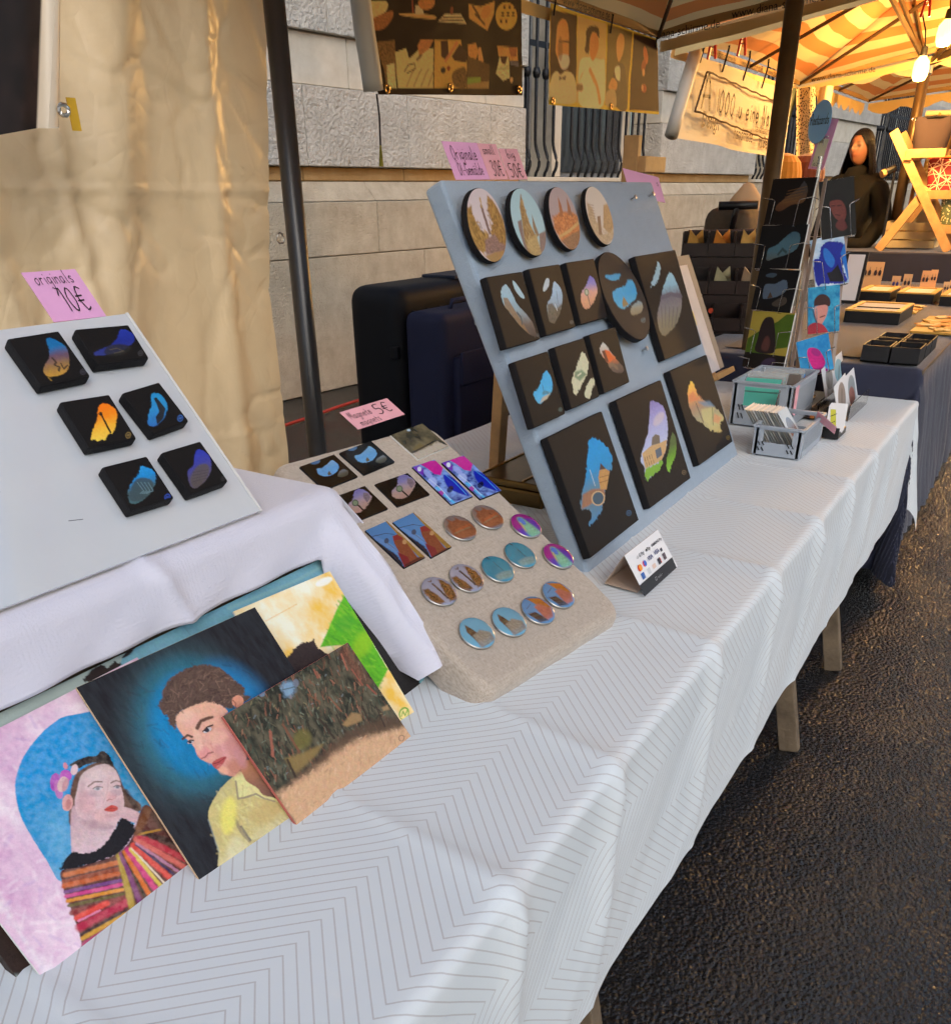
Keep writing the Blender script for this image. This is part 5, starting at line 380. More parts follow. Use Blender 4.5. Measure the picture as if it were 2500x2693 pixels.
'p3':[('F',(70,70,58)),('N',(38,42,36),(104,98,80),0.9,1.6,0.9),('T',[(0.0,0.0),(24.2,0.0),(24.71,16.72),(20.67,13.75),(16.71,12.42),(12.25,11.63),(8.19,12.17),(3.77,12.07),(0.22,11.89)],420,[(52,60,48),(84,88,72),(40,44,40),(104,98,78),(70,84,72),(112,120,104)],0.771,0.204,2.0,0.5,0.75),('T',[(0.0,0.0),(24.2,0.0),(24.71,16.72),(20.67,13.75),(16.71,12.42),(12.25,11.63),(8.19,12.17),(3.77,12.07),(0.22,11.89)],170,[(150,98,78),(128,84,66),(168,116,92),(96,66,52)],0.907,0.159,1.95,0.3,0.7),('T',[(0.0,0.0),(24.2,0.0),(24.71,16.72),(20.67,13.75),(16.71,12.42),(12.25,11.63),(8.19,12.17),(3.77,12.07),(0.22,11.89)],120,[(30,34,30),(44,40,34)],1.361,0.181,2.0,0.25,0.7),('T',[(0.0,0.0),(24.2,0.0),(24.71,16.72),(20.67,13.75),(16.71,12.42),(12.25,11.63),(8.19,12.17),(3.77,12.07),(0.22,11.89)],60,[(140,150,130),(150,140,100),(120,132,140)],0.408,0.136,2.2,0.8,0.6),('S',[(9.97,0.49),(10.96,0.23),(11.92,0.85),(11.69,1.75),(10.46,2.37),(9.58,2.03),(9.66,1.2)],(130,165,195),0.798,{'jag':0.317,'a':0.9}),('L',[(9.79,1.02),(11.71,1.5)],0.181,(80,95,95),0.8),('S',[(7.12,0.25),(6.96,0.38),(6.75,0.44),(6.53,0.42),(6.35,0.32),(6.23,0.16),(6.2,-0.02),(6.27,-0.2),(6.42,-0.33),(6.63,-0.39),(6.85,-0.37),(7.04,-0.27),(7.16,-0.11),(7.19,0.07)],(120,150,180),0.181,{'a':0.7}),('S',[(12.69,1.37),(12.49,1.55),(12.24,1.66),(12.01,1.66),(11.82,1.57),(11.72,1.39),(11.74,1.17),(11.85,0.94),(12.05,0.76),(12.3,0.65),(12.54,0.64),(12.73,0.74),(12.82,0.92),(12.81,1.14)],(120,130,150),0.227,{'a':0.7}),('P',[(21.69,0.35),(23.82,0.24),(23.57,4.56),(23.45,6.71),(22.0,5.97),(21.48,2.99)],(128,82,66),1.996,{'a':0.6,'grain':0.5}),('P',[(4.02,8.94),(6.78,9.64),(10.34,10.27),(8.59,10.96),(4.14,11.6),(4.02,9.65)],(140,118,72),0.698,{'a':0.9}),('S',[(8.85,9.1),(8.2,9.38),(7.5,9.42),(6.91,9.21),(6.52,8.79),(6.41,8.25),(6.61,7.69),(7.07,7.21),(7.71,6.92),(8.41,6.86),(9.02,7.07),(9.42,7.49),(9.53,8.04),(9.32,8.62)],(120,112,58),0.907,{'a':0.7}),('P',[(14.9,9.6),(17.43,8.91),(18.63,9.83),(18.16,10.76),(15.33,10.22)],(160,130,90),0.499,{'a':0.9}),('P',[(22.56,10.89),(23.74,10.98),(23.6,11.73),(22.47,11.39)],(165,135,98),0.399,{}),('P',[(0.05,12.12),(3.77,12.07),(8.19,12.17),(12.25,11.63),(16.71,12.42),(20.67,13.75),(24.37,14.89),(24.45,17.39),(-0.11,17.4)],(208,168,132),1.098,{'jag':0.317,'grain':0.12}),('P',[(3.65,11.53),(7.55,11.54),(11.7,10.81),(14.82,10.83),(19.22,11.48),(24.16,13.13),(24.45,15.2),(19.58,13.8),(15.96,12.51),(11.89,12.42),(7.41,12.42),(1.5,12.25)],(92,72,58),1.497,{'a':0.85,'jag':0.363}),('L',[(6.74,5.03),(6.46,9.33)],0.363,(126,84,64),0.9),('L',[(4.27,9.33),(3.83,11.64)],0.363,(56,44,38),0.9),('L',[(4.49,4.97),(2.81,7.75)],0.408,(160,98,80),0.9),('L',[(12.18,7.07),(12.43,10.48)],0.363,(58,48,40),0.9),('L',[(14.92,8.06),(14.49,10.65)],0.317,(60,50,42),0.9),('L',[(15.61,5.33),(16.02,7.89)],0.272,(140,92,70),0.9),('L',[(19.65,9.06),(19.15,11.18)],0.317,(62,50,42),0.9),('L',[(21.76,10.19),(21.07,13.31)],0.272,(60,48,42),0.9),('L',[(16.11,0.88),(15.91,2.09)],0.317,(150,90,72),0.9),('L',[(21.84,0.97),(21.16,3.37)],0.317,(165,102,82),0.9),('L',[(21.87,3.73),(21.91,6.47)],0.272,(150,88,72),0.9),('L',[(22.63,6.84),(23.09,8.72)],0.317,(150,84,70),0.9),('L',[(1.38,4.12),(0.91,6.85)],0.227,(60,66,56),0.9),('L',[(4.28,2.23),(3.54,4.66)],0.227,(100,98,82),0.9),('L',[(12.89,3.39),(13.87,5.18)],0.272,(120,84,62),0.9),('T',[(-0.0,16.91),(0.22,12.23),(8.06,12.34),(15.96,12.51),(24.28,15.38),(24.2,17.25)],160,[(222,184,148),(190,150,116),(212,160,124),(176,138,108),(226,192,160)],0.68,0.181,-0.6,0.4,0.5),('S',[(22.91,16.51),(22.71,16.65),(22.45,16.7),(22.18,16.67),(21.97,16.54),(21.85,16.36),(21.84,16.15),(21.95,15.96),(22.16,15.82),(22.41,15.76),(22.68,15.8),(22.89,15.92),(23.01,16.1),(23.02,16.31)],(110,90,70),0.045,{'a':0.8}),('S',[(22.79,16.44),(22.63,16.55),(22.44,16.59),(22.24,16.57),(22.08,16.48),(21.99,16.34),(21.99,16.18),(22.07,16.03),(22.23,15.92),(22.42,15.87),(22.62,15.9),(22.78,15.99),(22.87,16.13),(22.88,16.29)],(205,165,130),0.045,{})],
'p4':[('F',(246,206,104)),('N',(246,196,80),(255,246,226),3.2,4.5,0.95),('P',[(18.49,4.41),(18.59,4.72),(18.25,17.92),(14.61,19.73),(14.37,15.61),(14.13,11.51),(9.51,10.03),(12.46,8.15),(15.38,6.16)],(98,182,42),0.271,{'grain':0.15}),('T',[(18.32,4.89),(18.28,17.66),(14.76,19.53),(14.13,11.51),(9.99,9.98)],110,[(84,168,40),(120,196,50),(70,150,44),(150,204,60)],1.724,0.345,1.0,0.3,0.45),('S',[(17.44,13.72),(16.27,14.16),(15.18,14.28),(14.36,14.06),(13.99,13.55),(14.11,12.85),(14.72,12.09),(15.69,11.41),(16.85,10.96),(17.96,10.82),(18.81,11.02),(19.2,11.54),(19.07,12.26),(18.44,13.04)],(150,200,40),1.478,{'a':0.7}),('S',[(17.69,8.34),(17.46,8.85),(16.88,9.28),(16.06,9.53),(15.18,9.56),(14.4,9.37),(13.87,8.99),(13.7,8.5),(13.92,8.0),(14.49,7.57),(15.29,7.31),(16.17,7.27),(16.97,7.46),(17.51,7.84)],(70,160,50),0.985,{'a':0.6}),('L',[(3.75,3.12),(9.94,2.67)],0.123,(225,190,110),0.8),('S',[(18.07,1.17),(17.86,1.42),(17.34,1.62),(16.64,1.73),(15.88,1.73),(15.22,1.61),(14.79,1.41),(14.67,1.15),(14.88,0.9),(15.38,0.7),(16.07,0.59),(16.83,0.59),(17.5,0.71),(17.94,0.91)],(255,250,240),0.394,{'a':0.9}),('S',[(3.09,10.0),(4.63,8.93),(5.99,8.38),(7.32,8.31),(8.55,8.63),(9.36,8.52),(9.05,9.71),(9.79,11.15),(10.59,12.6),(4.29,12.82)],(56,46,46),0.217,{'jag':0.197,'grain':0.3}),('S',[(17.2,25.69),(16.72,25.92),(16.22,25.99),(15.78,25.88),(15.49,25.61),(15.41,25.25),(15.55,24.85),(15.9,24.5),(16.37,24.27),(16.88,24.2),(17.32,24.31),(17.61,24.58),(17.69,24.95),(17.55,25.34)],(110,165,60),0.049,{}),('S',[(17.0,25.61),(16.62,25.8),(16.21,25.86),(15.86,25.79),(15.64,25.58),(15.59,25.3),(15.72,24.98),(16.0,24.7),(16.39,24.51),(16.79,24.44),(17.14,24.52),(17.37,24.72),(17.42,25.01),(17.29,25.33)],(250,225,150),0.049,{}),('L',[(15.81,25.27),(16.62,24.73),(16.5,25.48),(17.39,24.97)],0.172,(110,165,60),1)],
'p5':[('F',(170,186,182)),('P',[(1.64,12.62),(3.28,17.37),(3.44,24.7),(1.44,26.63),(-3.94,22.08)],(46,32,27),0.879,{'grain':0.4}),('S',[(29.48,0.86),(31.6,-0.17),(33.45,-0.43),(35.4,-0.78),(38.33,-0.87),(48.3,-1.12),(81.55,-0.75),(66.1,32.34),(28.63,19.21),(24.9,6.77)],[(120,175,195),(130,185,200),(125,178,195)],0.128,{'grain':0.05}),('L',[(40.08,0.19),(40.18,1.66)],0.155,(105,150,165),0.6),('S',[(29.94,0.47),(31.18,-0.16),(33.24,-0.43),(32.38,-0.1),(31.17,0.46)],(46,36,34),0.128,{}),('S',[(24.15,0.69),(25.15,0.3),(26.12,-0.01),(27.19,0.13),(27.58,0.73),(28.78,0.41),(29.12,0.79),(29.27,1.17),(26.23,1.86),(24.05,1.13)],(50,40,38),0.171,{'jag':0.194}),('L',[(47.86,0.68),(59.48,1.4),(73.06,1.12)],0.562,(150,195,195),0.5),('S',[(68.84,2.38),(71.5,1.4),(75.31,0.49),(78.22,0.97),(70.83,26.71),(62.73,39.61),(54.13,34.23),(63.63,21.5),(65.65,17.08),(68.07,7.83),(68.56,3.14)],(40,38,38),0.19,{'jag':0.216,'grain':0.3})],
'j1':[('F',(34,26,24)),('S',[(3.86,8.86),(6.54,6.8),(10.03,4.51),(12.56,2.94),(14.08,1.11),(15.95,3.03),(16.48,4.99),(15.55,7.59),(10.62,8.55),(7.01,10.26),(4.54,10.26)],[(70,72,80),(85,75,68),(120,85,55),(95,62,42)],0.289,{'jag':0.223}),('L',[(6.69,7.83),(13.17,6.9)],0.223,(140,100,58),0.7),('L',[(6.93,6.88),(13.83,5.85)],0.223,(140,100,58),0.7),('L',[(7.19,5.93),(14.48,4.82)],0.223,(140,100,58),0.7),('L',[(7.45,4.99),(15.13,3.79)],0.223,(140,100,58),0.7),('L',[(7.7,4.05),(15.78,2.78)],0.223,(140,100,58),0.7)],
'j2':[('F',(24,24,30)),('S',[(5.02,7.72),(8.56,6.33),(11.61,3.89),(14.57,2.26),(17.34,2.81),(18.33,5.09),(17.46,7.82),(14.14,9.5),(9.84,10.55),(5.39,11.62),(4.7,9.86)],[(70,105,125),(85,125,145),(85,125,145),(100,110,110)],0.297,{'jag':0.191}),('L',[(9.88,9.5),(11.42,7.77),(13.25,8.82)],0.839,(50,70,70),0.8)],
'j3':[('F',(24,24,30)),('S',[(4.32,5.49),(8.69,4.9),(12.43,3.32),(14.31,4.61),(14.48,6.67),(12.03,8.59),(7.52,9.98),(4.43,9.85)],(95,115,138),0.253,{'jag':0.234}),('P',[(7.34,7.66),(9.04,9.5),(6.49,10.05)],(90,70,55),0.203,{}),('S',[(3.66,2.07),(6.27,1.37),(8.69,1.71),(7.25,2.83),(4.16,2.78)],(70,88,105),0.203,{}),('S',[(9.48,11.25),(12.98,9.21),(15.36,9.39),(15.54,11.1),(12.88,12.38),(9.96,12.28)],(82,74,66),0.253,{})],
'j4':[('F',(185,168,72)),('P',[(0.1,9.82),(4.05,7.4),(7.54,5.32),(12.67,3.06),(15.88,0.51),(19.49,0.39),(19.55,11.51),(14.46,12.53),(8.41,14.99),(0.0,14.72)],(82,112,34),0.31,{'grain':0.2}),('S',[(5.01,14.1),(4.78,9.51),(5.04,5.14),(6.31,2.44),(8.59,1.7),(10.37,2.48),(11.6,5.02),(13.04,8.99),(13.4,14.02)],(46,36,38),0.259,{}),('S',[(7.46,12.92),(7.99,9.31),(9.5,8.48),(10.97,10.57),(10.41,13.47)],(110,70,66),1.035,{'a':0.8})],
'j5':[('F',(46,40,36)),('S',[(15.25,2.17),(15.22,3.02),(14.54,3.93),(13.38,4.7),(11.99,5.18),(10.64,5.32),(9.56,5.09),(8.94,4.54),(8.91,3.75),(9.47,2.87),(10.55,2.07),(11.97,1.51),(13.42,1.33),(14.61,1.56)],(72,58,88),0.811,{'a':0.9})],
'j6':[('F',(34,32,28)),('S',[(3.5,7.46),(3.89,5.28),(5.53,4.47),(7.93,5.01),(9.08,7.16),(8.36,8.09),(5.63,7.08)],(22,16,16),0.218,{}),('S',[(3.42,7.77),(4.33,6.61),(7.57,6.99),(9.17,9.87),(9.05,12.54),(7.51,13.89),(4.92,11.79)],(108,54,48),0.436,{'grain':0.3}),('S',[(6.17,13.31),(8.0,13.0),(9.37,15.93),(7.3,16.76),(5.24,15.02)],(96,46,44),0.61,{}),('L',[(4.1,8.18),(5.28,8.34)],0.268,(40,22,22),0.9),('L',[(6.29,8.47),(7.68,8.5)],0.268,(40,22,22),0.9),('L',[(5.29,11.22),(6.97,11.67)],0.268,(60,24,24),0.9)],
'j7':[('F',(175,205,232)),('N',(150,190,225),(215,228,242),2,2,0.8),('S',[(0.66,6.66),(2.29,6.39),(2.97,5.3),(3.7,3.26),(5.53,1.93),(8.15,2.24),(11.32,3.29),(12.79,5.59),(12.02,8.28),(10.57,11.46),(11.26,16.56),(2.91,15.17),(0.6,15.3),(0.17,10.1)],(22,38,150),0.267,{'grain':0.3,'jag':0.343}),('S',[(4.21,6.13),(4.63,3.7),(6.16,4.57),(7.97,8.16),(6.84,10.55),(5.15,9.18)],(35,110,200),0.357,{'grain':0.2}),('P',[(6.35,11.9),(8.92,10.04),(10.76,16.39),(5.39,15.03),(4.64,11.91)],(18,16,24),0.357,{}),('P',[(10.39,6.6),(12.33,3.42),(13.46,7.13),(12.68,15.56),(11.8,15.66)],(30,110,200),0.446,{})],
'j8':[('F',(24,135,185)),('N',(10,110,165),(70,175,210),1.6,1.6,0.7),('S',[(2.2,6.24),(2.45,4.18),(4.04,2.79),(6.2,2.83),(7.98,4.37),(8.08,6.81),(6.25,6.64),(3.01,6.33),(1.99,6.92)],(58,32,30),0.228,{}),('S',[(2.7,6.64),(6.16,6.29),(7.37,7.1),(7.04,9.54),(5.99,11.59),(4.74,12.92),(3.12,11.32),(2.37,8.38)],(205,138,128),0.273,{}),('S',[(0.0,15.78),(-0.03,13.2),(2.48,11.98),(5.57,13.0),(7.52,15.75),(6.47,16.39)],(165,45,60),0.273,{'grain':0.3}),('L',[(4.47,10.37),(6.17,9.99)],0.42,(70,35,32),0.9),('L',[(1.77,7.61),(3.11,12.04)],0.49,(60,36,34),0.7)],
'j9':[('F',(28,140,200)),('N',(15,115,190),(70,165,215),2,2,0.6),('S',[(3.38,4.61),(4.42,3.27),(6.71,4.02),(8.42,6.15),(9.37,9.84),(7.64,11.57),(5.0,11.23),(3.53,7.54)],(200,30,130),0.279,{'grain':0.3}),('S',[(8.29,6.11),(8.1,6.7),(7.59,6.99),(6.89,6.94),(6.15,6.58),(5.51,5.99),(5.1,5.31),(4.98,4.65),(5.15,4.13),(5.58,3.83),(6.22,3.82),(6.96,4.1),(7.64,4.67),(8.12,5.38)],(150,30,120),0.358,{'a':0.8}),('S',[(2.82,11.33),(6.13,10.96),(9.87,12.47),(10.77,17.72),(1.4,13.77)],(150,35,120),0.651,{})],
'k1':[('F',(222,226,230)),('S',[(18.34,6.2),(16.72,7.85),(14.01,8.89),(10.87,9.11),(7.98,8.51),(5.87,7.27),(4.89,5.66),(5.14,3.97),(6.56,2.48),(8.91,1.46),(11.83,1.09),(14.79,1.49),(17.2,2.63),(18.5,4.32)],(150,152,152),0.316,{}),('S',[(41.8,7.12),(39.87,8.89),(36.37,9.97),(32.15,10.12),(28.15,9.4),(25.13,8.01),(23.55,6.24),(23.6,4.42),(25.23,2.85),(28.19,1.78),(32.02,1.42),(36.09,1.9),(39.58,3.18),(41.67,5.05)],(140,180,195),0.316,{}),('L',[(9.42,5.96),(5.71,9.75)],3.473,(95,95,95),0.6),('L',[(34.19,4.5),(30.06,8.34)],1.263,(95,100,90),0.9)],
'k2':[('F',(225,228,232)),('S',[(18.1,8.02),(15.6,10.13),(12.22,11.31),(8.81,11.41),(6.03,10.55),(4.28,8.99),(3.72,7.04),(4.39,4.98),(6.2,3.11),(8.94,1.74),(12.25,1.16),(15.54,1.61),(18.03,3.13),(19.0,5.46)],(150,138,130),0.293,{}),('L',[(13.48,3.88),(8.18,9.53)],1.466,(110,90,80),0.8)],
'k3':[('F',(225,228,232)),('S',[(16.14,7.52),(14.2,9.62),(11.04,11.0),(7.37,11.35),(4.03,10.63),(1.69,9.06),(0.75,6.99),(1.28,4.83),(3.13,2.97),(5.96,1.71),(9.29,1.27),(12.55,1.76),(15.12,3.14),(16.44,5.19)],(150,160,165),0.319,{}),('S',[(12.99,9.59),(11.62,10.93),(9.31,11.75),(6.56,11.89),(3.98,11.32),(2.08,10.2),(1.2,8.77),(1.46,7.32),(2.77,6.09),(4.89,5.31),(7.44,5.12),(9.99,5.57),(12.02,6.6),(13.11,8.03)],(150,92,78),0.797,{'a':0.9})],
'k4':[('F',(215,215,212)),('S',[(5.19,7.3),(4.66,10.0),(3.7,12.21),(2.51,13.29),(1.41,12.84),(0.69,11.0),(0.51,8.37),(0.83,5.64),(1.53,3.36),(2.42,1.83),(3.36,1.2),(4.23,1.51),(4.89,2.72),(5.25,4.73)],(140,140,145),0.122,{}),('S',[(4.38,8.81),(3.98,10.65),(3.29,12.09),(2.45,12.76),(1.67,12.44),(1.13,11.23),(0.96,9.46),(1.15,7.56),(1.63,5.93),(2.28,4.81),(3.0,4.35),(3.66,4.59),(4.17,5.51),(4.43,6.99)],(150,110,90),0.426,{'a':0.9})],
'b1':[('F',(52,32,18)),('S',[(0.63,8.76),(10.35,8.48),(9.6,11.24),(2.66,13.49),(2.07,11.25)],(206,160,90),0.278,{'grain':0.3}),('S',[(2.35,13.5),(9.52,11.52),(13.36,11.24),(12.15,13.48),(7.65,16.06),(1.87,16.21)],(150,88,42),0.334,{'grain':0.4}),('S',[(16.63,11.93),(25.13,11.78),(35.33,12.47),(35.08,13.45),(28.59,13.23),(18.69,12.49)],(196,140,72),0.223,{}),('P',[(25.3,9.56),(28.72,9.56),(29.46,12.05),(24.57,12.06)],(205,165,110),0.223,{}),('S',[(27.09,8.47),(32.31,7.11),(35.85,7.92),(35.19,9.83),(31.58,10.8),(27.93,10.39)],(180,110,52),0.278,{'grain':0.3}),('L',[(23.87,7.93),(23.63,11.5)],0.685,(150,70,40),1),('P',[(37.27,13.87),(41.34,12.04),(51.33,12.03),(54.26,14.7),(36.61,14.07)],(205,170,110),0.223,{'grain':0.4}),('L',[(38.58,13.59),(52.35,13.85)],0.428,(70,45,25),0.9),('L',[(40.27,12.88),(51.83,13.01)],0.342,(70,45,25),0.9),('S',[(46.73,11.06),(46.56,11.54),(46.23,11.93),(45.8,12.15),(45.35,12.15),(44.98,11.93),(44.76,11.54),(44.74,11.06),(44.91,10.58),(45.24,10.2),(45.67,9.99),(46.11,9.98),(46.48,10.2),(46.7,10.58)],(120,60,35),0.214,{}),('P',[(56.31,9.26),(64.58,9.94),(74.52,8.43),(73.73,12.0),(69.09,16.53),(62.3,14.83),(56.19,13.14)],(200,135,62),0.278,{'grain':0.4}),('L',[(59.03,9.81),(63.72,12.85)],0.856,(50,30,18),0.9),('L',[(60.68,12.02),(67.32,14.82)],0.77,(50,30,18),0.9),('S',[(70.86,12.12),(69.64,12.8),(68.13,13.21),(66.62,13.28),(65.43,12.98),(64.78,12.38),(64.81,11.6),(65.51,10.79),(66.73,10.12),(68.23,9.72),(69.72,9.65),(70.91,9.94),(71.56,10.53),(71.54,11.31)],(190,120,55),0.428,{'a':0.8}),('S',[(90.1,12.48),(89.36,14.16),(87.24,15.53),(84.17,16.29),(80.75,16.3),(77.7,15.54),(75.63,14.18),(74.95,12.5),(75.77,10.84),(77.91,9.52),(80.94,8.79),(84.27,8.79),(87.26,9.51),(89.35,10.82)],(216,150,62),0.171,{}),('P',[(80.01,9.51),(82.47,9.51),(81.53,10.06),(82.45,10.61),(79.98,10.61),(80.92,10.06)],(60,38,22),0.167,{}),('P',[(83.7,9.51),(86.15,9.51),(85.23,10.06),(86.15,10.6),(83.68,10.61),(84.61,10.06)],(60,38,22),0.167,{}),('P',[(87.38,9.51),(89.84,9.5),(88.92,10.05),(89.84,10.6),(87.38,10.6),(88.3,10.05)],(60,38,22),0.167,{}),('P',[(78.72,11.44),(81.19,11.44),(80.25,11.99),(81.17,12.55),(78.68,12.55),(79.63,12.0)],(60,38,22),0.167,{}),('P',[(82.43,11.44),(84.9,11.43),(83.97,11.99),(84.89,12.55),(82.41,12.55),(83.35,11.99)],(60,38,22),0.167,{}),('P',[(86.14,11.43),(88.61,11.43),(87.68,11.99),(88.61,12.54),(86.13,12.54),(87.06,11.99)],(60,38,22),0.167,{}),('P',[(77.41,13.4),(79.9,13.39),(78.95,13.96),(79.87,14.52),(77.36,14.52),(78.32,13.96)],(60,38,22),0.167,{}),('P',[(81.15,13.39),(83.64,13.39),(82.69,13.95),(83.62,14.51),(81.12,14.52),(82.07,13.95)],(60,38,22),0.167,{}),('P',[(3.05,19.85),(12.57,19.25),(10.3,33.42),(4.98,33.11),(4.93,28.35),(3.49,24.05)],(120,82,40),0.334,{'grain':0.8}),('P',[(6.43,26.49),(10.55,25.86),(10.3,33.42),(5.66,33.11)],(214,170,100),0.278,{'grain':0.5}),('P',[(11.66,22.82),(17.8,21.61),(18.73,24.62),(24.15,22.19),(33.02,21.57),(30.87,33.19),(11.02,33.25)],(212,165,92),0.278,{'grain':0.2}),('P',[(26.09,19.16),(33.47,19.15),(30.75,21.58),(24.42,24.0),(24.09,21.0)],(178,108,52),0.334,{'grain':0.3}),('L',[(15.56,28.33),(17.98,26.46),(21.37,25.99),(21.73,27.38),(16.74,28.95)],0.428,(80,52,30),0.9),('L',[(22.92,24.91),(25.46,23.69)],0.856,(95,66,40),0.8),('L',[(15.85,32.76),(19.39,28.94),(21.0,27.69)],0.385,(110,70,38),0.8),('L',[(19.88,32.74),(23.38,28.93),(25.09,27.68)],0.385,(110,70,38),0.8),('L',[(23.91,32.73),(27.36,28.92),(29.19,27.67)],0.385,(110,70,38),0.8),('L',[(27.94,32.72),(31.33,28.91),(33.28,27.65)],0.385,(110,70,38),0.8),('P',[(34.09,19.26),(50.41,19.23),(50.69,22.13),(53.9,25.14),(52.99,33.12),(31.54,33.19)],(196,138,58),0.334,{'grain':0.25}),('P',[(37.57,19.49),(42.1,19.25),(42.01,23.96),(39.92,24.87),(37.46,23.97)],(70,40,24),0.445,{}),('P',[(49.31,20.35),(54.17,22.72),(53.5,25.75),(45.75,25.16),(43.97,23.95)],(58,34,20),0.334,{}),('L',[(39.87,25.18),(47.74,20.06)],1.113,(190,110,58),0.95),('S',[(39.69,27.95),(39.47,28.35),(38.98,28.68),(38.31,28.86),(37.6,28.86),(37.0,28.68),(36.61,28.36),(36.52,27.96),(36.75,27.55),(37.24,27.23),(37.9,27.05),(38.61,27.04),(39.21,27.22),(39.6,27.54)],(45,30,22),0.171,{}),('S',[(42.74,27.38),(42.59,27.7),(42.26,27.96),(41.81,28.11),(41.34,28.11),(40.94,27.97),(40.69,27.71),(40.63,27.39),(40.79,27.06),(41.12,26.81),(41.56,26.66),(42.03,26.66),(42.43,26.8),(42.68,27.06)],(140,60,30),0.171,{}),('S',[(43.9,28.87),(50.74,26.99),(53.22,28.22),(52.68,32.96),(44.69,32.66)],(105,72,34),0.668,{'grain':0.7}),('P',[(54.86,20.64),(60.56,20.04),(62.24,22.7),(60.11,24.82),(55.01,23.92)],(190,120,52),0.334,{'grain':0.3}),('P',[(62.03,21.51),(63.98,21.21),(65.61,25.11),(63.81,27.26),(61.74,24.82)],(205,128,62),0.278,{'grain':0.3}),('P',[(54.49,23.93),(61.41,24.82),(69.76,26.32),(69.36,32.9),(53.46,33.12)],(92,62,30),0.445,{'grain':0.3}),('P',[(53.8,30.1),(63.6,29.91),(63.41,32.28),(53.55,32.31)],(120,130,45),0.278,{}),('P',[(53.59,32.0),(69.48,30.99),(69.35,33.16),(53.45,33.21)],(150,110,55),0.278,{}),('P',[(75.53,20.83),(90.23,21.45),(90.25,25.05),(84.1,25.07),(83.48,23.86),(76.37,23.87)],(196,130,60),0.278,{'grain':0.4}),('P',[(77.02,23.87),(83.48,23.86),(84.04,30.0),(79.4,30.96),(74.21,28.78),(75.63,26.31)],(212,172,104),0.334,{'grain':0.6}),('P',[(77.34,23.87),(82.83,23.86),(80.84,26.29),(78.25,25.69)],(70,40,24),0.278,{}),('P',[(84.1,25.07),(90.45,25.35),(90.46,26.88),(84.74,26.28)],(92,82,76),0.334,{}),('S',[(86.41,30.63),(86.3,30.98),(86.0,31.27),(85.58,31.43),(85.11,31.43),(84.69,31.27),(84.4,30.99),(84.3,30.63),(84.4,30.28),(84.7,29.99),(85.12,29.83),(85.59,29.83),(86.01,29.99),(86.3,30.27)],(205,150,90),0.257,{}),('P',[(83.52,21.17),(89.91,21.45),(89.28,23.84),(85.41,24.15)],(140,70,40),0.445,{'a':0.8})],
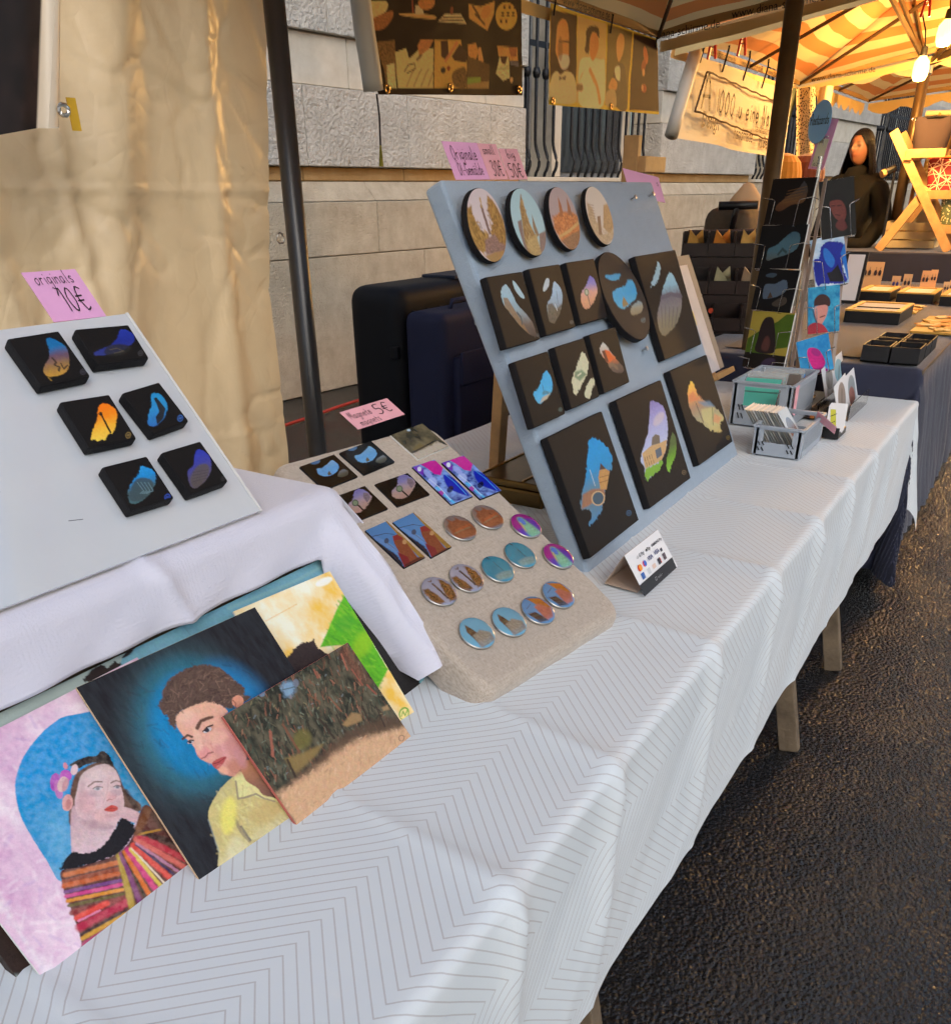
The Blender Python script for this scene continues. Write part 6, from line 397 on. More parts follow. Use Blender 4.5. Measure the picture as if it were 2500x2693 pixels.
'b2':[('F',(226,160,48)),('P',[(0.53,2.04),(25.52,0.96),(23.46,32.38),(0.77,32.47)],(66,42,24),0.208,{}),('S',[(0.97,32.46),(1.86,24.84),(6.41,22.03),(10.08,23.04),(15.43,21.38),(22.66,23.49),(23.46,32.38)],(214,172,112),0.519,{'grain':0.1}),('S',[(6.27,9.39),(7.81,5.8),(12.06,3.77),(16.44,4.76),(17.78,8.12),(17.59,14.27),(16.51,18.28),(11.12,20.84),(7.4,17.33),(5.82,14.94)],(196,128,62),0.623,{'grain':0.2}),('S',[(8.44,16.82),(16.49,15.68),(17.83,18.17),(15.42,20.52),(11.12,20.84)],(205,180,140),1.039,{}),('L',[(8.92,11.66),(17.57,11.0)],0.639,(60,40,28),0.9),('S',[(12.13,13.92),(11.94,15.8),(11.35,17.34),(10.51,18.23),(9.57,18.31),(8.72,17.56),(8.12,16.14),(7.89,14.32),(8.08,12.46),(8.65,10.92),(9.49,10.0),(10.44,9.9),(11.3,10.64),(11.91,12.07)],(120,75,38),1.119,{'a':0.6}),('P',[(8.51,23.57),(11.15,24.02),(14.89,22.92),(14.37,24.88),(11.68,24.41),(9.05,25.21)],(110,90,60),0.416,{}),('P',[(26.1,1.34),(54.73,0.9),(51.02,32.69),(24.14,32.57)],(196,158,88),0.208,{}),('S',[(27.82,33.31),(27.25,24.08),(31.38,20.23),(26.09,25.03),(27.84,16.91),(36.24,14.85),(47.61,14.82),(52.6,15.83),(49.97,32.73)],(226,190,130),0.623,{'grain':0.1}),('S',[(37.51,9.2),(40.03,5.68),(45.13,5.6),(46.37,9.73),(43.75,13.73),(39.94,15.92),(37.48,13.36)],(196,122,58),0.623,{'grain':0.2}),('S',[(33.83,9.58),(35.07,4.84),(41.32,2.96),(46.45,3.55),(46.67,6.85),(42.57,5.17),(38.14,7.28),(36.24,13.47),(32.6,12.89)],(72,48,28),0.623,{'jag':0.479}),('L',[(37.43,19.79),(43.63,24.9),(46.75,31.23)],2.397,(196,128,58),0.9),('L',[(25.51,26.83),(29.0,26.63)],2.717,(120,88,48),0.9),('P',[(56.1,0.99),(85.19,0.83),(78.29,32.96),(52.34,32.41)],(112,90,44),0.208,{}),('S',[(66.24,5.8),(69.93,2.9),(74.36,3.44),(75.01,6.94),(72.66,11.21),(68.2,14.09),(65.71,9.84)],(206,138,72),0.623,{'grain':0.1}),('S',[(63.82,17.88),(69.64,14.47),(76.97,16.93),(77.99,32.97),(66.31,32.87),(58.12,25.03)],(96,78,48),0.623,{'grain':0.2}),('S',[(63.85,16.9),(69.6,15.97),(70.19,21.4),(65.17,20.73)],(222,190,136),0.623,{}),('S',[(56.09,24.67),(60.96,21.0),(66.55,22.61),(65.06,25.62),(58.1,25.99)],(190,130,66),0.623,{'grain':0.3}),('S',[(54.02,27.15),(63.65,25.7),(64.9,32.43),(53.27,32.37)],(170,140,88),0.831,{}),('P',[(87.09,0.94),(116.52,0.66),(119.36,32.7),(81.01,33.27)],(58,36,22),0.208,{}),('S',[(104.82,8.32),(104.99,9.96),(104.59,11.33),(103.69,12.16),(102.47,12.3),(101.19,11.71),(100.08,10.52),(99.38,8.97),(99.2,7.35),(99.59,5.98),(100.48,5.14),(101.68,4.99),(102.98,5.56),(104.09,6.75)],(178,92,46),0.639,{'a':0.9}),('S',[(102.38,13.03),(101.69,14.23),(100.61,15.21),(99.35,15.78),(98.17,15.83),(97.29,15.35),(96.88,14.44),(97.03,13.27),(97.7,12.07),(98.77,11.08),(100.02,10.5),(101.22,10.44),(102.12,10.92),(102.53,11.84)],(150,72,40),0.639,{'a':0.9}),('S',[(101.25,15.98),(101.05,16.69),(100.56,17.28),(99.87,17.64),(99.12,17.69),(98.46,17.42),(98.02,16.9),(97.89,16.22),(98.08,15.51),(98.57,14.92),(99.25,14.56),(100.0,14.5),(100.67,14.76),(101.11,15.29)],(210,150,90),0.4,{'a':0.8}),('S',[(103.15,22.82),(102.77,23.63),(101.8,24.31),(100.44,24.73),(98.95,24.8),(97.63,24.52),(96.73,23.95),(96.44,23.18),(96.8,22.39),(97.74,21.71),(99.1,21.28),(100.59,21.19),(101.93,21.47),(102.84,22.05)],(150,66,38),0.639,{'a':0.9}),('S',[(99.44,22.76),(99.28,23.36),(98.89,23.86),(98.35,24.16),(97.76,24.19),(97.23,23.95),(96.89,23.49),(96.78,22.9),(96.94,22.3),(97.32,21.8),(97.87,21.5),(98.46,21.47),(98.98,21.7),(99.34,22.16)],(210,150,100),0.32,{'a':0.8})],
}
# ============================================================ SETTING
def asphalt():
    m=mat('wet_asphalt',(44,42,41),.3,spec=.6); n=m.node_tree.nodes; l=m.node_tree.links; b=n['Principled BSDF']; tc=N(m,'ShaderNodeTexCoord')
    v=N(m,'ShaderNodeTexVoronoi'); v.inputs['Scale'].default_value=92; v.inputs['Randomness'].default_value=1; l.new(tc.outputs['Object'],v.inputs['Vector'])
    t=N(m,'ShaderNodeTexNoise'); t.inputs['Scale'].default_value=160; t.inputs['Detail'].default_value=6; l.new(tc.outputs['Object'],t.inputs['Vector'])
    t2=N(m,'ShaderNodeTexNoise'); t2.inputs['Scale'].default_value=3.2; t2.inputs['Detail'].default_value=5; l.new(tc.outputs['Object'],t2.inputs['Vector'])
    h=math_node(m,'ADD',math_node(m,'MULTIPLY',v.outputs['Distance'],-1.1),math_node(m,'MULTIPLY',t.outputs[0],.8))
    bp=N(m,'ShaderNodeBump'); bp.inputs['Strength'].default_value=.75; bp.inputs['Distance'].default_value=.0060; l.new(h,bp.inputs['Height']); l.new(bp.outputs[0],b.inputs['Normal'])
    r=N(m,'ShaderNodeMapRange'); r.inputs[1].default_value=.3; r.inputs[2].default_value=.7; r.inputs[3].default_value=.08; r.inputs[4].default_value=.26; l.new(t2.outputs[0],r.inputs[0]); l.new(r.outputs[0],b.inputs['Roughness'])
    c=N(m,'ShaderNodeValToRGB'); c.color_ramp.elements[0].color=(*L3((17,17,18)),1); c.color_ramp.elements[1].color=(*L3((45,45,46)),1); l.new(t.outputs[0],c.inputs[0]); l.new(c.outputs[0],b.inputs['Base Color'])
    return m
g=MB().add([(-60,-60,0),(90,-60,0),(90,60,0),(-60,60,0)],[(0,1,2,3)])
tag(obj('ground',g.mesh('ground'),asphalt()),None,None,kind='structure')
# pale leaf-sized scrap on the wet ground
sc=MB().add([(1.02,.02,.004),(1.06,.0,.005),(1.085,.02,.004),(1.07,.045,.007),(1.03,.05,.004)],[(0,1,2,3,4)])
tag(obj('paper_scrap',sc.mesh('paper_scrap'),mat('scrap',(205,195,175),.7)),'small pale torn scrap lying on the wet asphalt','scrap')
# ---------------------------------------------------- stone building
def stone(name,col,col2,bump,bs):
    m=mat(name,col,.85,spec=.25,var=.2,vscale=5.,col2=col2,bump=bump,bscale=bs,detail=5,bdist=.03); return m
ST_P=stone('pecked_stone',(206,202,193),(180,175,165),1.,34.); ST_S=stone('smooth_stone',(212,205,190),(192,184,168),.12,90.); ST_G=stone('granite',(202,190,168),(174,160,138),.55,60.); ST_W=stone('warm_strip',(182,150,104),(160,126,80),.1,80.)
ang=math.atan2(-.0891,.996)
WM=Matrix.Rotation(ang,4,'Z'); WM.translation=Vector((.0891,.996,0))*5.767
bld=thing('stone_building','grey stone building with barred windows and chamfered granite plinth behind the stalls','building',mw=WM)
BLK={}
def block(s0,s1,z0,z1,p,m,depth=.42,slope=0.):
    key=(round(s1-s0,3),round(z1-z0,3),round(depth+p,3),slope,m.name)
    if key not in BLK:
        w_,h_,d_=s1-s0-.006,z1-z0-.006,depth+p; mb=MB().box((0,d_/2,h_/2),(w_,d_,h_))
        if slope: mb.v=[(x,(y if z<h_/2 or y>.05 else y+slope),z) for x,y,z in mb.v]
        me=mb.mesh('stone_block',bevel=.006,bseg=1); me.materials.append(m); BLK[key]=me
    o=obj('stone_block',BLK[key],None,bld); o.matrix_basis=Matrix.Translation(((s0+s1)/2,-p,z0+.003)); return o
def course(s0,s1,z0,z1,p,m,joints,**k):
    e=[s0]+[j for j in joints if s0+.15<j<s1-.15]+[s1]
    for a,b in zip(e[:-1],e[1:]): block(a,b,z0,z1,p,m,**k)
J1=[5.264+1.19*i for i in range(-6,24)]; J2=[5.795+1.8*i for i in range(-4,16)]; J3=[5.911+1.62*i for i in range(-5,16)]; J4=[6.505+1.62*i for i in range(-5,16)]
for s0,s1 in ((-2.,8.23),(11.18,14.3),(17.25,20.3),(23.2,27.)):
    ex=.12 if s0>0 else 0
    course(s0-ex,s1+.12,0,1.053,.115,ST_G,J4); course(s0-ex,s1+.12,1.053,1.45,.12,ST_G,J3); course(s0-ex,s1+.10,1.45,1.597,.11,ST_G,J3,slope=.13)
    course(s0,s1,1.597,1.697,-.05,ST_W,J1); course(s0,s1,1.697,2.239,.03,ST_P,J1); course(s0,s1,2.239,2.576,.0,ST_S,J2); course(s0,s1,2.576,3.15,.05,ST_P,[j+.3 for j in J1]); course(s0,s1,3.15,3.5,.0,ST_S,J2); course(s0,s1,3.5,4.3,.05,ST_P,J1)
IRON=mat('wrought_iron',(44,45,48),.45,metal=.6,bump=.2,bscale=80.); PANE=mat('window_pane',(50,56,64),.12,spec=.8); REV=mat('reveal_paint',(126,130,134),.6)
for s0,s1 in ((8.23,11.18),(14.3,17.25),(20.3,23.2)):
    o=obj('wall_recess',MB().box(((s0+s1)/2,.50,2.15),(s1-s0+.1,.1,4.3)).mesh('wall_recess'),ST_S,bld)
    course(s0+.004,s1-.004,0,1.60,.02,ST_G,J4,depth=.43)
    sill=obj('window_sill',MB().box(((s0+s1)/2,.20,1.622),(s1-s0-.02,.5,.04)).mesh('window_sill',bevel=.006),ST_S,bld)
    block(s0+.71,s0+.89,1.645,4.2,-.12,ST_S,depth=.45)
    for a,b in ((s0+.03,s0+.70),(s0+.90,s1-.25)):
        win=obj('window',MB().box(((a+b)/2,.42,2.95),(b-a,.04,2.6)).mesh('window'),REV,bld)
        obj('pane',MB().box(((a+b)/2,.392,2.95),(b-a-.12,.02,2.5)).mesh('pane'),PANE,win)
        n=max(3,int((b-a)/.145))
        bar=None
        for i in range(n):
            s=a+(i+.5)*(b-a)/n
            if bar is None:
                mb=MB().tube([(0,.05,4.1),(0,.05,1.98),(.003,.048,1.94),(.009,.04,1.90),(.014,.028,1.86),(.015,.014,1.82),(.011,.002,1.78),(.004,.0,1.745),(-.002,.01,1.71),(-.003,.03,1.68),(0,.04,1.645)],.017,7).lathe([(.0,2.50),(.03,2.52),(.042,2.56),(.03,2.60),(0,2.62)],(0,.05,0),8)
                bar=mb.mesh('window_bar',smooth=True); bar.materials.append(IRON)
            o=obj('window_bar',bar,None,bld); o.matrix_basis=Matrix.Translation((s,0,0))
        obj('cross_bar',MB().box(((a+b)/2,.05,2.80),(b-a,.02,.05)).mesh('cross_bar'),IRON,bld)
# red cable along the foot of the wall
cb=MB().tube([WM@Vector((s,-.75-.1*math.sin(s*2.1),.02)) for s in np.linspace(2,8,30)],.014,6)
tag(obj('power_cable',cb.mesh('power_cable',smooth=True),mat('red_rubber',(186,52,34),.5)),'thin red power cable lying on the ground along the stone wall','cable')
# ---------------------------------------------------- backing tarpaulin
TARP=mat('tarpaulin',(226,202,162),.36,spec=.5,bump=.10,bscale=70.,detail=6,var=.08,vscale=3.)
def crinkle(m):
    n=m.node_tree.nodes; l=m.node_tree.links; tc=N(m,'ShaderNodeTexCoord'); nz=N(m,'ShaderNodeTexNoise'); nz.inputs['Scale'].default_value=3.; l.new(tc.outputs['Object'],nz.inputs['Vector'])
    mx=N(m,'ShaderNodeMix'); mx.data_type='VECTOR'; mx.inputs[0].default_value=.22; l.new(tc.outputs['Object'],mx.inputs[4]); l.new(nz.outputs['Color'],mx.inputs[5]); mp=N(m,'ShaderNodeMapping'); mp.inputs['Scale'].default_value=(1.,1.,.9); l.new(mx.outputs[1],mp.inputs[0])
    h=None
    for sc,wt in ((6.,.8),(17.,.45)):
        v=N(m,'ShaderNodeTexVoronoi'); v.feature='DISTANCE_TO_EDGE'; v.inputs['Scale'].default_value=sc; l.new(mp.outputs[0],v.inputs['Vector']); q=math_node(m,'MULTIPLY',math_node(m,'MINIMUM',v.outputs['Distance'],.12),wt); h=q if h is None else math_node(m,'ADD',h,q)
    bp=[x for x in n if x.type=='BUMP'][0]; bp.inputs['Strength'].default_value=.28; bp.inputs['Distance'].default_value=.025; l.new(h,bp.inputs['Height'])
crinkle(TARP)
def tarp():
    nx,nz=330,330; X,Z=np.meshgrid(np.linspace(0,1,nx),np.linspace(.05,2.9,nz)); xr=np.interp(Z,[0,.87,1.28,1.9,2.9],[1.72,1.745,1.74,1.84,1.98]); XX=-1.6+X*(xr+1.6)
    f=fbm(XX*1.6+Z*.35,Z*.5,11,3)-.5; cr=fbm(XX*6+Z*1.5,Z*5,5,5); ridge=1-np.abs(2*fbm(XX*3.2-Z*.9,Z*2.1,21,4)-1); ridge2=1-np.abs(2*fbm(XX*7+Z*2.5,Z*4,31,3)-1)
    r3=1-np.abs(2*fbm(XX*5+Z*3.1,Z*3.0-XX*2,41,2)-1); r4=1-np.abs(2*fbm(XX*4-Z*2.2,Z*3.5+XX*2,61,2)-1); vf=fbm(XX*5.5,Z*.5,71,2)-.5
    Y=1.76+.035*f+.022*vf+.004*(cr-.5)+.005*(ridge**14)+.0045*(ridge2**16)+.006*(r3**22)+.006*(r4**22)
    for x0,sl,wd,am in ((.55,.0,.03,.022),(.74,.05,.025,.03),(.95,-.10,.05,.03),(1.22,.03,.02,.02),(1.40,.22,.07,.045),(1.62,.05,.04,.035),(.3,.02,.03,.02)):
        d=(XX-(x0+sl*(1.9-Z)*-1))/wd; Y-=.85*am*np.exp(-d*d)*(.6+.8*fbm(Z*1.5,Z*0,int(x0*50),2))
    for z0,am in ((1.52,.004),(.95,.003),(2.1,.003)): Y-=am*np.exp(-((Z-z0-.01*np.sin(XX*3))/.006)**2)
    return grid_mesh('tarpaulin',np.stack([XX,Y,Z],-1))
tp=thing('tarpaulin','creased beige tarpaulin hung as the back wall of the stall','tarpaulin',(0.2,1.76,0))
obj('sheet',tarp(),TARP,tp,world=True)
BRASS=mat('brass',(190,150,90),.3,metal=1.); STEEL=mat('steel',(190,190,188),.28,metal=1.)
ring=MB(); 
for k in range(14): pass
def torus(c,R_,r_,axis,seg=16):
    ax=Vector(axis).normalized(); x=ax.orthogonal().normalized(); y=ax.cross(x); return MB().tube([Vector(c)+(x*math.cos(2*math.pi*k/seg)+y*math.sin(2*math.pi*k/seg))*R_ for k in range(seg+1)],r_,6,cap=False)
obj('eyelet',torus((1.735,1.70,1.405),.012,.0025,(0,1,0)).mesh('eyelet',smooth=True),STEEL,tp,world=True)
# ---------------------------------------------------- poles
BLACKP=mat('black_pole',(38,38,40),.28,spec=.5,bump=.05,bscale=120.); POLE=mat('metal_pole',(104,84,58),.38,metal=.6,var=.3,vscale=6.)
def pole(name,label,a,b,r,m,foot=True):
    a,b=Vector(a),Vector(b); d=(b-a)/(b.z-a.z); base=a-d*a.z; t=thing(name,label,'pole',base)
    obj('tube',MB().tube([base,base+d*1.2,base+d*1.201,b],[r,r,r*.985,r*.985],20).mesh('tube',smooth=True),m,t,world=True)
    if foot: obj('foot_plate',MB().lathe([(.15,.004),(.15,.018),(.06,.022),(.05,.08),(r+.002,.085)],base,20).mesh('foot_plate'),m,t,world=True)
    return t
pole('stall_pole','black round stall pole leaning slightly in front of the beige tarpaulin',(1.742,1.652,1.24),(1.80,1.70,2.75),.0255,BLACKP)
pole('umbrella_pole','thick brown metal umbrella pole behind the postcard rack',(3.90,1.10,1.40),(3.975,1.13,2.75),.034,POLE)
# ---------------------------------------------------- market umbrellas
def stripes(name,c1,c2,period):
    m=mat(name,c1,.7,spec=.2); n=m.node_tree.nodes; l=m.node_tree.links; b=n['Principled BSDF']; tc=N(m,'ShaderNodeTexCoord'); sx=N(m,'ShaderNodeSeparateXYZ'); l.new(tc.outputs['UV'],sx.inputs[0])
    nz=N(m,'ShaderNodeTexNoise'); nz.inputs['Scale'].default_value=2.5; l.new(tc.outputs['UV'],nz.inputs['Vector'])
    f=math_node(m,'FRACT',math_node(m,'ADD',math_node(m,'DIVIDE',sx.outputs[0],period),math_node(m,'MULTIPLY',nz.outputs[0],.25))); s=math_node(m,'GREATER_THAN',f,.5)
    mx=N(m,'ShaderNodeMix'); mx.data_type='RGBA'; mx.inputs[6].default_value=(*L3(c1),1); mx.inputs[7].default_value=(*L3(c2),1); l.new(s,mx.inputs[0])
    l.new(mx.outputs[2],b.inputs['Base Color'])
    tr=N(m,'ShaderNodeBsdfTranslucent'); l.new(mx.outputs[2],tr.inputs[0]); ms=N(m,'ShaderNodeMixShader'); ms.inputs[0].default_value=.28; l.new(b.outputs[0],ms.inputs[1]); l.new(tr.outputs[0],ms.inputs[2]); l.new(ms.outputs[0],n['Material Output'].inputs[0])
    return m
STR=stripes('striped_canvas',(238,208,146),(220,142,78),.20); PLAINC=mat('valance_canvas',(228,196,132),.75); RIB=mat('rib_wood',(88,66,42),.5,var=.2,vscale=10.); RIMT=mat('rim_tape',(168,132,82),.6)
def umbrella(label,x0,x1,y0,y1,zr,za,polexy,edge='plain',text=True,pole_r=.027,tilt=0.):
    ap=Vector(((x0+x1)/2,(y0+y1)/2,za)); t=thing('market_umbrella',label,'umbrella',(polexy[0],polexy[1],0))
    zf=zr+tilt*(y1-y0); cs=[Vector((x0,y0,zf)),Vector((x1,y0,zf)),Vector((x1,y1,zr)),Vector((x0,y1,zr))]
    for i in range(4):
        a,b=cs[i],cs[(i+1)%4]; nu,nv=28,22; P=np.zeros((nv,nu,3)); UV=np.zeros((nv,nu,2)); ed=(b-a).normalized(); 
        for vi in range(nv):
            v=vi/(nv-1)
            for ui in range(nu):
                u=ui/(nu-1); e=a.lerp(b,u); p=e.lerp(ap,v); sag=.10*math.sin(math.pi*v)*(.35+.65*math.sin(math.pi*((u*2)%1)))+.03*math.sin(math.pi*u)*(1-v)*-1
                p=p-Vector((0,0,sag)); p.z+=.012*mnoise.noise(p*3.5); P[vi,ui]=p; UV[vi,ui]=(v*(ap-(a+b)/2).length,u)
        obj('canopy_panel',grid_mesh('canopy_panel',P,uv=UV),STR,t,world=True)
        nrm=(ap-(a+b)/2); nrm.z=0; nrm.normalize()
        obj('rim',MB().beam(a,b,.034,.016,side=(nrm.x,nrm.y,0)).mesh('rim'),RIMT,t,world=True)
        # hanging valance
        nu=60; P=np.zeros((5,nu,3))
        for ui in range(nu):
            u=ui/(nu-1); e=a.lerp(b,u); cut=.5+.5*abs(math.sin(u*math.pi*11)) if edge=='scallop' else .7+.1*math.sin(u*9)
            for k in range(5):
                q=e-nrm*(.030+.008*math.sin(u*40)*k/4)-Vector((0,0,.03+(.11 if edge=='scallop' else .06)*k/4*cut)); P[k,ui]=q
        obj('valance',grid_mesh('valance',P),PLAINC,t,world=True)
        for f in (0,.5):
            e=a.lerp(b,f); m_=e.lerp(ap,.5)-Vector((0,0,.13+.05*(f==0)))
            obj('rib',MB().tube([e-Vector((0,0,.015)),m_,ap-Vector((0,0,.05))],[.010,.013,.013],6).mesh('rib'),RIB,t,world=True)
        if text and i in (1,2):
            for k in range(4):
                me,wd=print_text('www.diana-schirme.de',.05); e=a.lerp(b,.16+.23*k); o=obj('printed_name',me,INK,t)
                d=ed; mw=Matrix((d,Vector((0,0,1)),d.cross(Vector((0,0,1))))).transposed().to_4x4()
                if d.cross(Vector((0,0,1))).dot(nrm)<0: mw=Matrix((-d,Vector((0,0,1)),(-d).cross(Vector((0,0,1))))).transposed().to_4x4(); e=e+d*wd
                mw.translation=e+nrm*.012-Vector((0,0,.018)); o.matrix_basis=t.matrix_basis.inverted()@mw
    if pole_r:
        b=Vector((polexy[0],polexy[1],0)); obj('mast',MB().tube([b,(b.x,b.y,za)],pole_r,16).mesh('mast',smooth=True),POLE,t,world=True)
        hub=Vector((b.x,b.y,2.28)); obj('hub',MB().lathe([(pole_r+.002,2.22),(.05,2.23),(.05,2.29),(pole_r+.002,2.31)],(b.x,b.y,0),14).mesh('hub'),STEEL,t,world=True)
        for i in range(8):
            e=(cs[i//2].lerp(cs[(i//2+1)%4],.5*(i%2))).lerp(ap,.45)-Vector((0,0,.12)); obj('strut',MB().beam(hub,e,.016,.028).mesh('strut'),POLE,t,world=True)
    return t
umbrella('orange and white striped market umbrella over the white table',1.15,4.93,-.12,2.06,2.20,3.1,(3.05,2.35),pole_r=0,tilt=.12)
umbrella('striped market umbrella over the dark jewellery table with the lit bulbs',5.35,7.90,-1.5,2.12,2.22,3.25,(8.02,1.262),pole_r=.04,tilt=.15)
umbrella('farthest striped market umbrella with a scalloped valance',8.15,10.9,-1.5,2.2,2.30,3.2,(9.5,1.0),edge='scallop',text=False,pole_r=.03,tilt=.08)
# ---------------------------------------------------- tables and cloths
def drape(x0,x1,y0,y1,z,drop_f,drop_r,r=.022,step=.012,fold=.012,flare=.06,creases=(),seed=1,kf=9.,cflare=.10,top_amp=.003,dropf=None,square=False,flaref=None,flare_r=0.):
    """cloth laid over a slab: front edge y=y0, right edge x=x1; (a,b) are cloth coordinates"""
    A=np.arange(x0,x1+drop_r+1e-6,step); B=np.arange(y1,y0-drop_f-1e-6,-step); AA,BB=np.meshgrid(A,B)
    if dropf is not None: BB=np.maximum(BB,y0-dropf(AA)); AA=np.where(BB<y0-.005,np.minimum(AA,x1+.022),AA)
    hem=.02*(fbm(AA*2.,BB*0,seed+8,2)-.5)
    dx=np.maximum(0,AA-x1); dy=np.maximum(0,y0-BB); d=np.hypot(dx,dy)+1e-9; ox=dx/d; oy=-dy/d; both=np.minimum(dx,dy)/(d*.7071)
    if square: d=np.maximum(dx,dy)+.06*np.minimum(dx,dy)+1e-9
    arc=r*math.pi/2; bend=np.minimum(d,arc); zz=-r*(1-np.cos(bend/r)); out=r*np.sin(bend/r); rest=np.maximum(0,d-arc); 
    per=AA-BB; fl=flare+cflare*both
    fl=fl+flare_r*np.where(dx>0,dx/(dx+dy+1e-9),0)
    if flaref is not None: fl=np.minimum(fl+flaref(AA)*np.where(dy>0,1,0),.8)
    wav=np.sin(per*kf*2*math.pi/ (x1-x0+1)*3+4*fbm(per*1.3,per*0,seed,2))*.5+ (fbm(per*6,d*1.5,seed+2,3)-.5)*1.6
    grow=np.clip(rest/.12,0,1)
    out=out+rest*fl+fold*wav*grow; zz=zz-rest*np.sqrt(np.maximum(.2,1-fl**2))
    top=(1-np.clip(d/.05,0,1)); T=top_amp*(fbm(AA*2.2,BB*2.2,seed+4,3)-.5)*2
    for a0,sl,am,wd in creases:
        q=(AA-a0-sl*(y0-BB))/wd; T=T+am*np.exp(-q*q)*(.06+.94*np.clip(1-(BB-y0)/.24,0,1))
    for a0,sl,am,wd in creases: T=T+.0035*np.exp(-((AA-a0-sl*(y0-BB))/.009)**2)
    T=np.maximum(T,-.0015)*(1-np.clip(d/.35,0,1)*.7)
    px=np.minimum(AA,x1)+ox*out; py=np.maximum(BB,y0)+oy*out; pz=z+zz+T*top
    px=px+ox*T*(1-top)*2; py=py+oy*T*(1-top)*2
    pz=pz+np.where(rest>0,hem*0,0)
    return grid_mesh('cloth',np.stack([px,py,pz],-1),uv=np.stack([AA,BB],-1),flip=True)
def cloth_pattern():
    m=mat('printed_tablecloth',(226,228,230),.75,spec=.25,sheen=.2); n=m.node_tree.nodes; l=m.node_tree.links; b=n['Principled BSDF']; tc=N(m,'ShaderNodeTexCoord'); s=N(m,'ShaderNodeSeparateXYZ'); l.new(tc.outputs['UV'],s.inputs[0])
    X,Y=s.outputs[0],s.outputs[1]; k=.7071/.186
    p=math_node(m,'MULTIPLY',math_node(m,'ADD',X,Y),k); q=math_node(m,'ADD',math_node(m,'MULTIPLY',math_node(m,'SUBTRACT',X,Y),k),40.)
    p=math_node(m,'ADD',p,40.); fp=math_node(m,'FRACT',p); fq=math_node(m,'FRACT',q); par=math_node(m,'MODULO',math_node(m,'ADD',math_node(m,'FLOOR',p),math_node(m,'FLOOR',q)),2.)
    d0=math_node(m,'MAXIMUM',fp,fq); d1=math_node(m,'SUBTRACT',1.,math_node(m,'MINIMUM',fp,fq))
    mxv=math_node(m,'ADD',math_node(m,'MULTIPLY',d0,math_node(m,'SUBTRACT',1.,par)),math_node(m,'MULTIPLY',d1,par))
    fr=math_node(m,'FRACT',math_node(m,'ADD',math_node(m,'MULTIPLY',mxv,13.),.5)); ln=math_node(m,'LESS_THAN',math_node(m,'ABSOLUTE',math_node(m,'SUBTRACT',fr,.5)),.065)
    gap=math_node(m,'GREATER_THAN',mxv,.07)
    ln=math_node(m,'MULTIPLY',ln,gap)
    mx=N(m,'ShaderNodeMix'); mx.data_type='RGBA'; mx.inputs[6].default_value=(*L3((220,227,231)),1); mx.inputs[7].default_value=(*L3((196,197,199)),1); l.new(ln,mx.inputs[0]); l.new(mx.outputs[2],b.inputs['Base Color'])
    wv=N(m,'ShaderNodeTexNoise'); wv.inputs['Scale'].default_value=420; l.new(tc.outputs['UV'],wv.inputs['Vector']); bp=N(m,'ShaderNodeBump'); bp.inputs['Strength'].default_value=.12; bp.inputs['Distance'].default_value=.002; l.new(wv.outputs[0],bp.inputs['Height']); l.new(bp.outputs[0],b.inputs['Normal'])
    return m
TZ=.78; OLDW=mat('weathered_wood',(118,102,82),.7,var=.35,vscale=14.,bump=.3,bscale=50.)
tb=thing('trestle_table','long wooden trestle table under the white patterned cloth','table',(1.6,.95,0))
for i in range(6): obj('board',MB().box((1.5,.505+.205*i,TZ-.03),(4.30,.198,.03)).mesh('board',bevel=.003),OLDW,tb,world=True)
for x in (.35,.95,2.30,2.88): 
    for s,y0_,y1_ in ((1,.36,.55),(-1,1.52,1.35)):
        obj('leg',MB().beam((x,y0_,0),(x+.09,y1_,TZ-.04),.036,.055,side=(0,1,0)).mesh('leg',bevel=.004),OLDW,tb,world=True)
    obj('brace',MB().beam((x+.03,.44,.30),(x+.03,1.45,.30),.05,.022).mesh('brace'),OLDW,tb,world=True)
cr=[(.25,-.05,.006,.03),(.64,-.10,.008,.030),(.93,-.16,.008,.032),(1.35,-.10,.008,.034),(1.74,-.1,.008,.034),(2.12,-.12,.009,.04),(2.50,-.14,.007,.04),(2.85,-.1,.006,.045),(3.2,-.1,.005,.05)]
cl=obj('tablecloth',drape(-.65,3.70,.380,1.60,TZ+.004,.43,.36,r=.014,step=.0105,fold=.006,flare=.035,creases=cr,seed=4,kf=4,flare_r=.22),cloth_pattern())
tag(cl,'white tablecloth printed with grey nested angle lines over the long table','tablecloth')
# jewellery table of the neighbour
NAVY=mat('navy_cloth',(38,42,66),.85,sheen=.3,var=.15,vscale=6.,bump=.15,bscale=300.); NBRN=mat('dark_table_cloth',(66,54,46),.8,sheen=.2,var=.15,vscale=9.,bump=.12,bscale=200.)
nb=thing('jewellery_table','dark table of the next stall standing beyond the white one','table',(5.5,.8,0))
obj('table_top',MB().box((5.65,.85,.872),(3.84,.94,.03)).mesh('table_top'),OLDW,nb,world=True)
for x in (3.95,5.6,7.3):
    for y in (.5,1.2): obj('leg',MB().box((x,y,.43),(.05,.05,.855)).mesh('leg'),OLDW,nb,world=True)
P=drape(-3.90,-.02,.40,1.33,.894,.84,.84,square=True,step=.022,fold=.02,flare=.03,seed=9,kf=14,creases=())
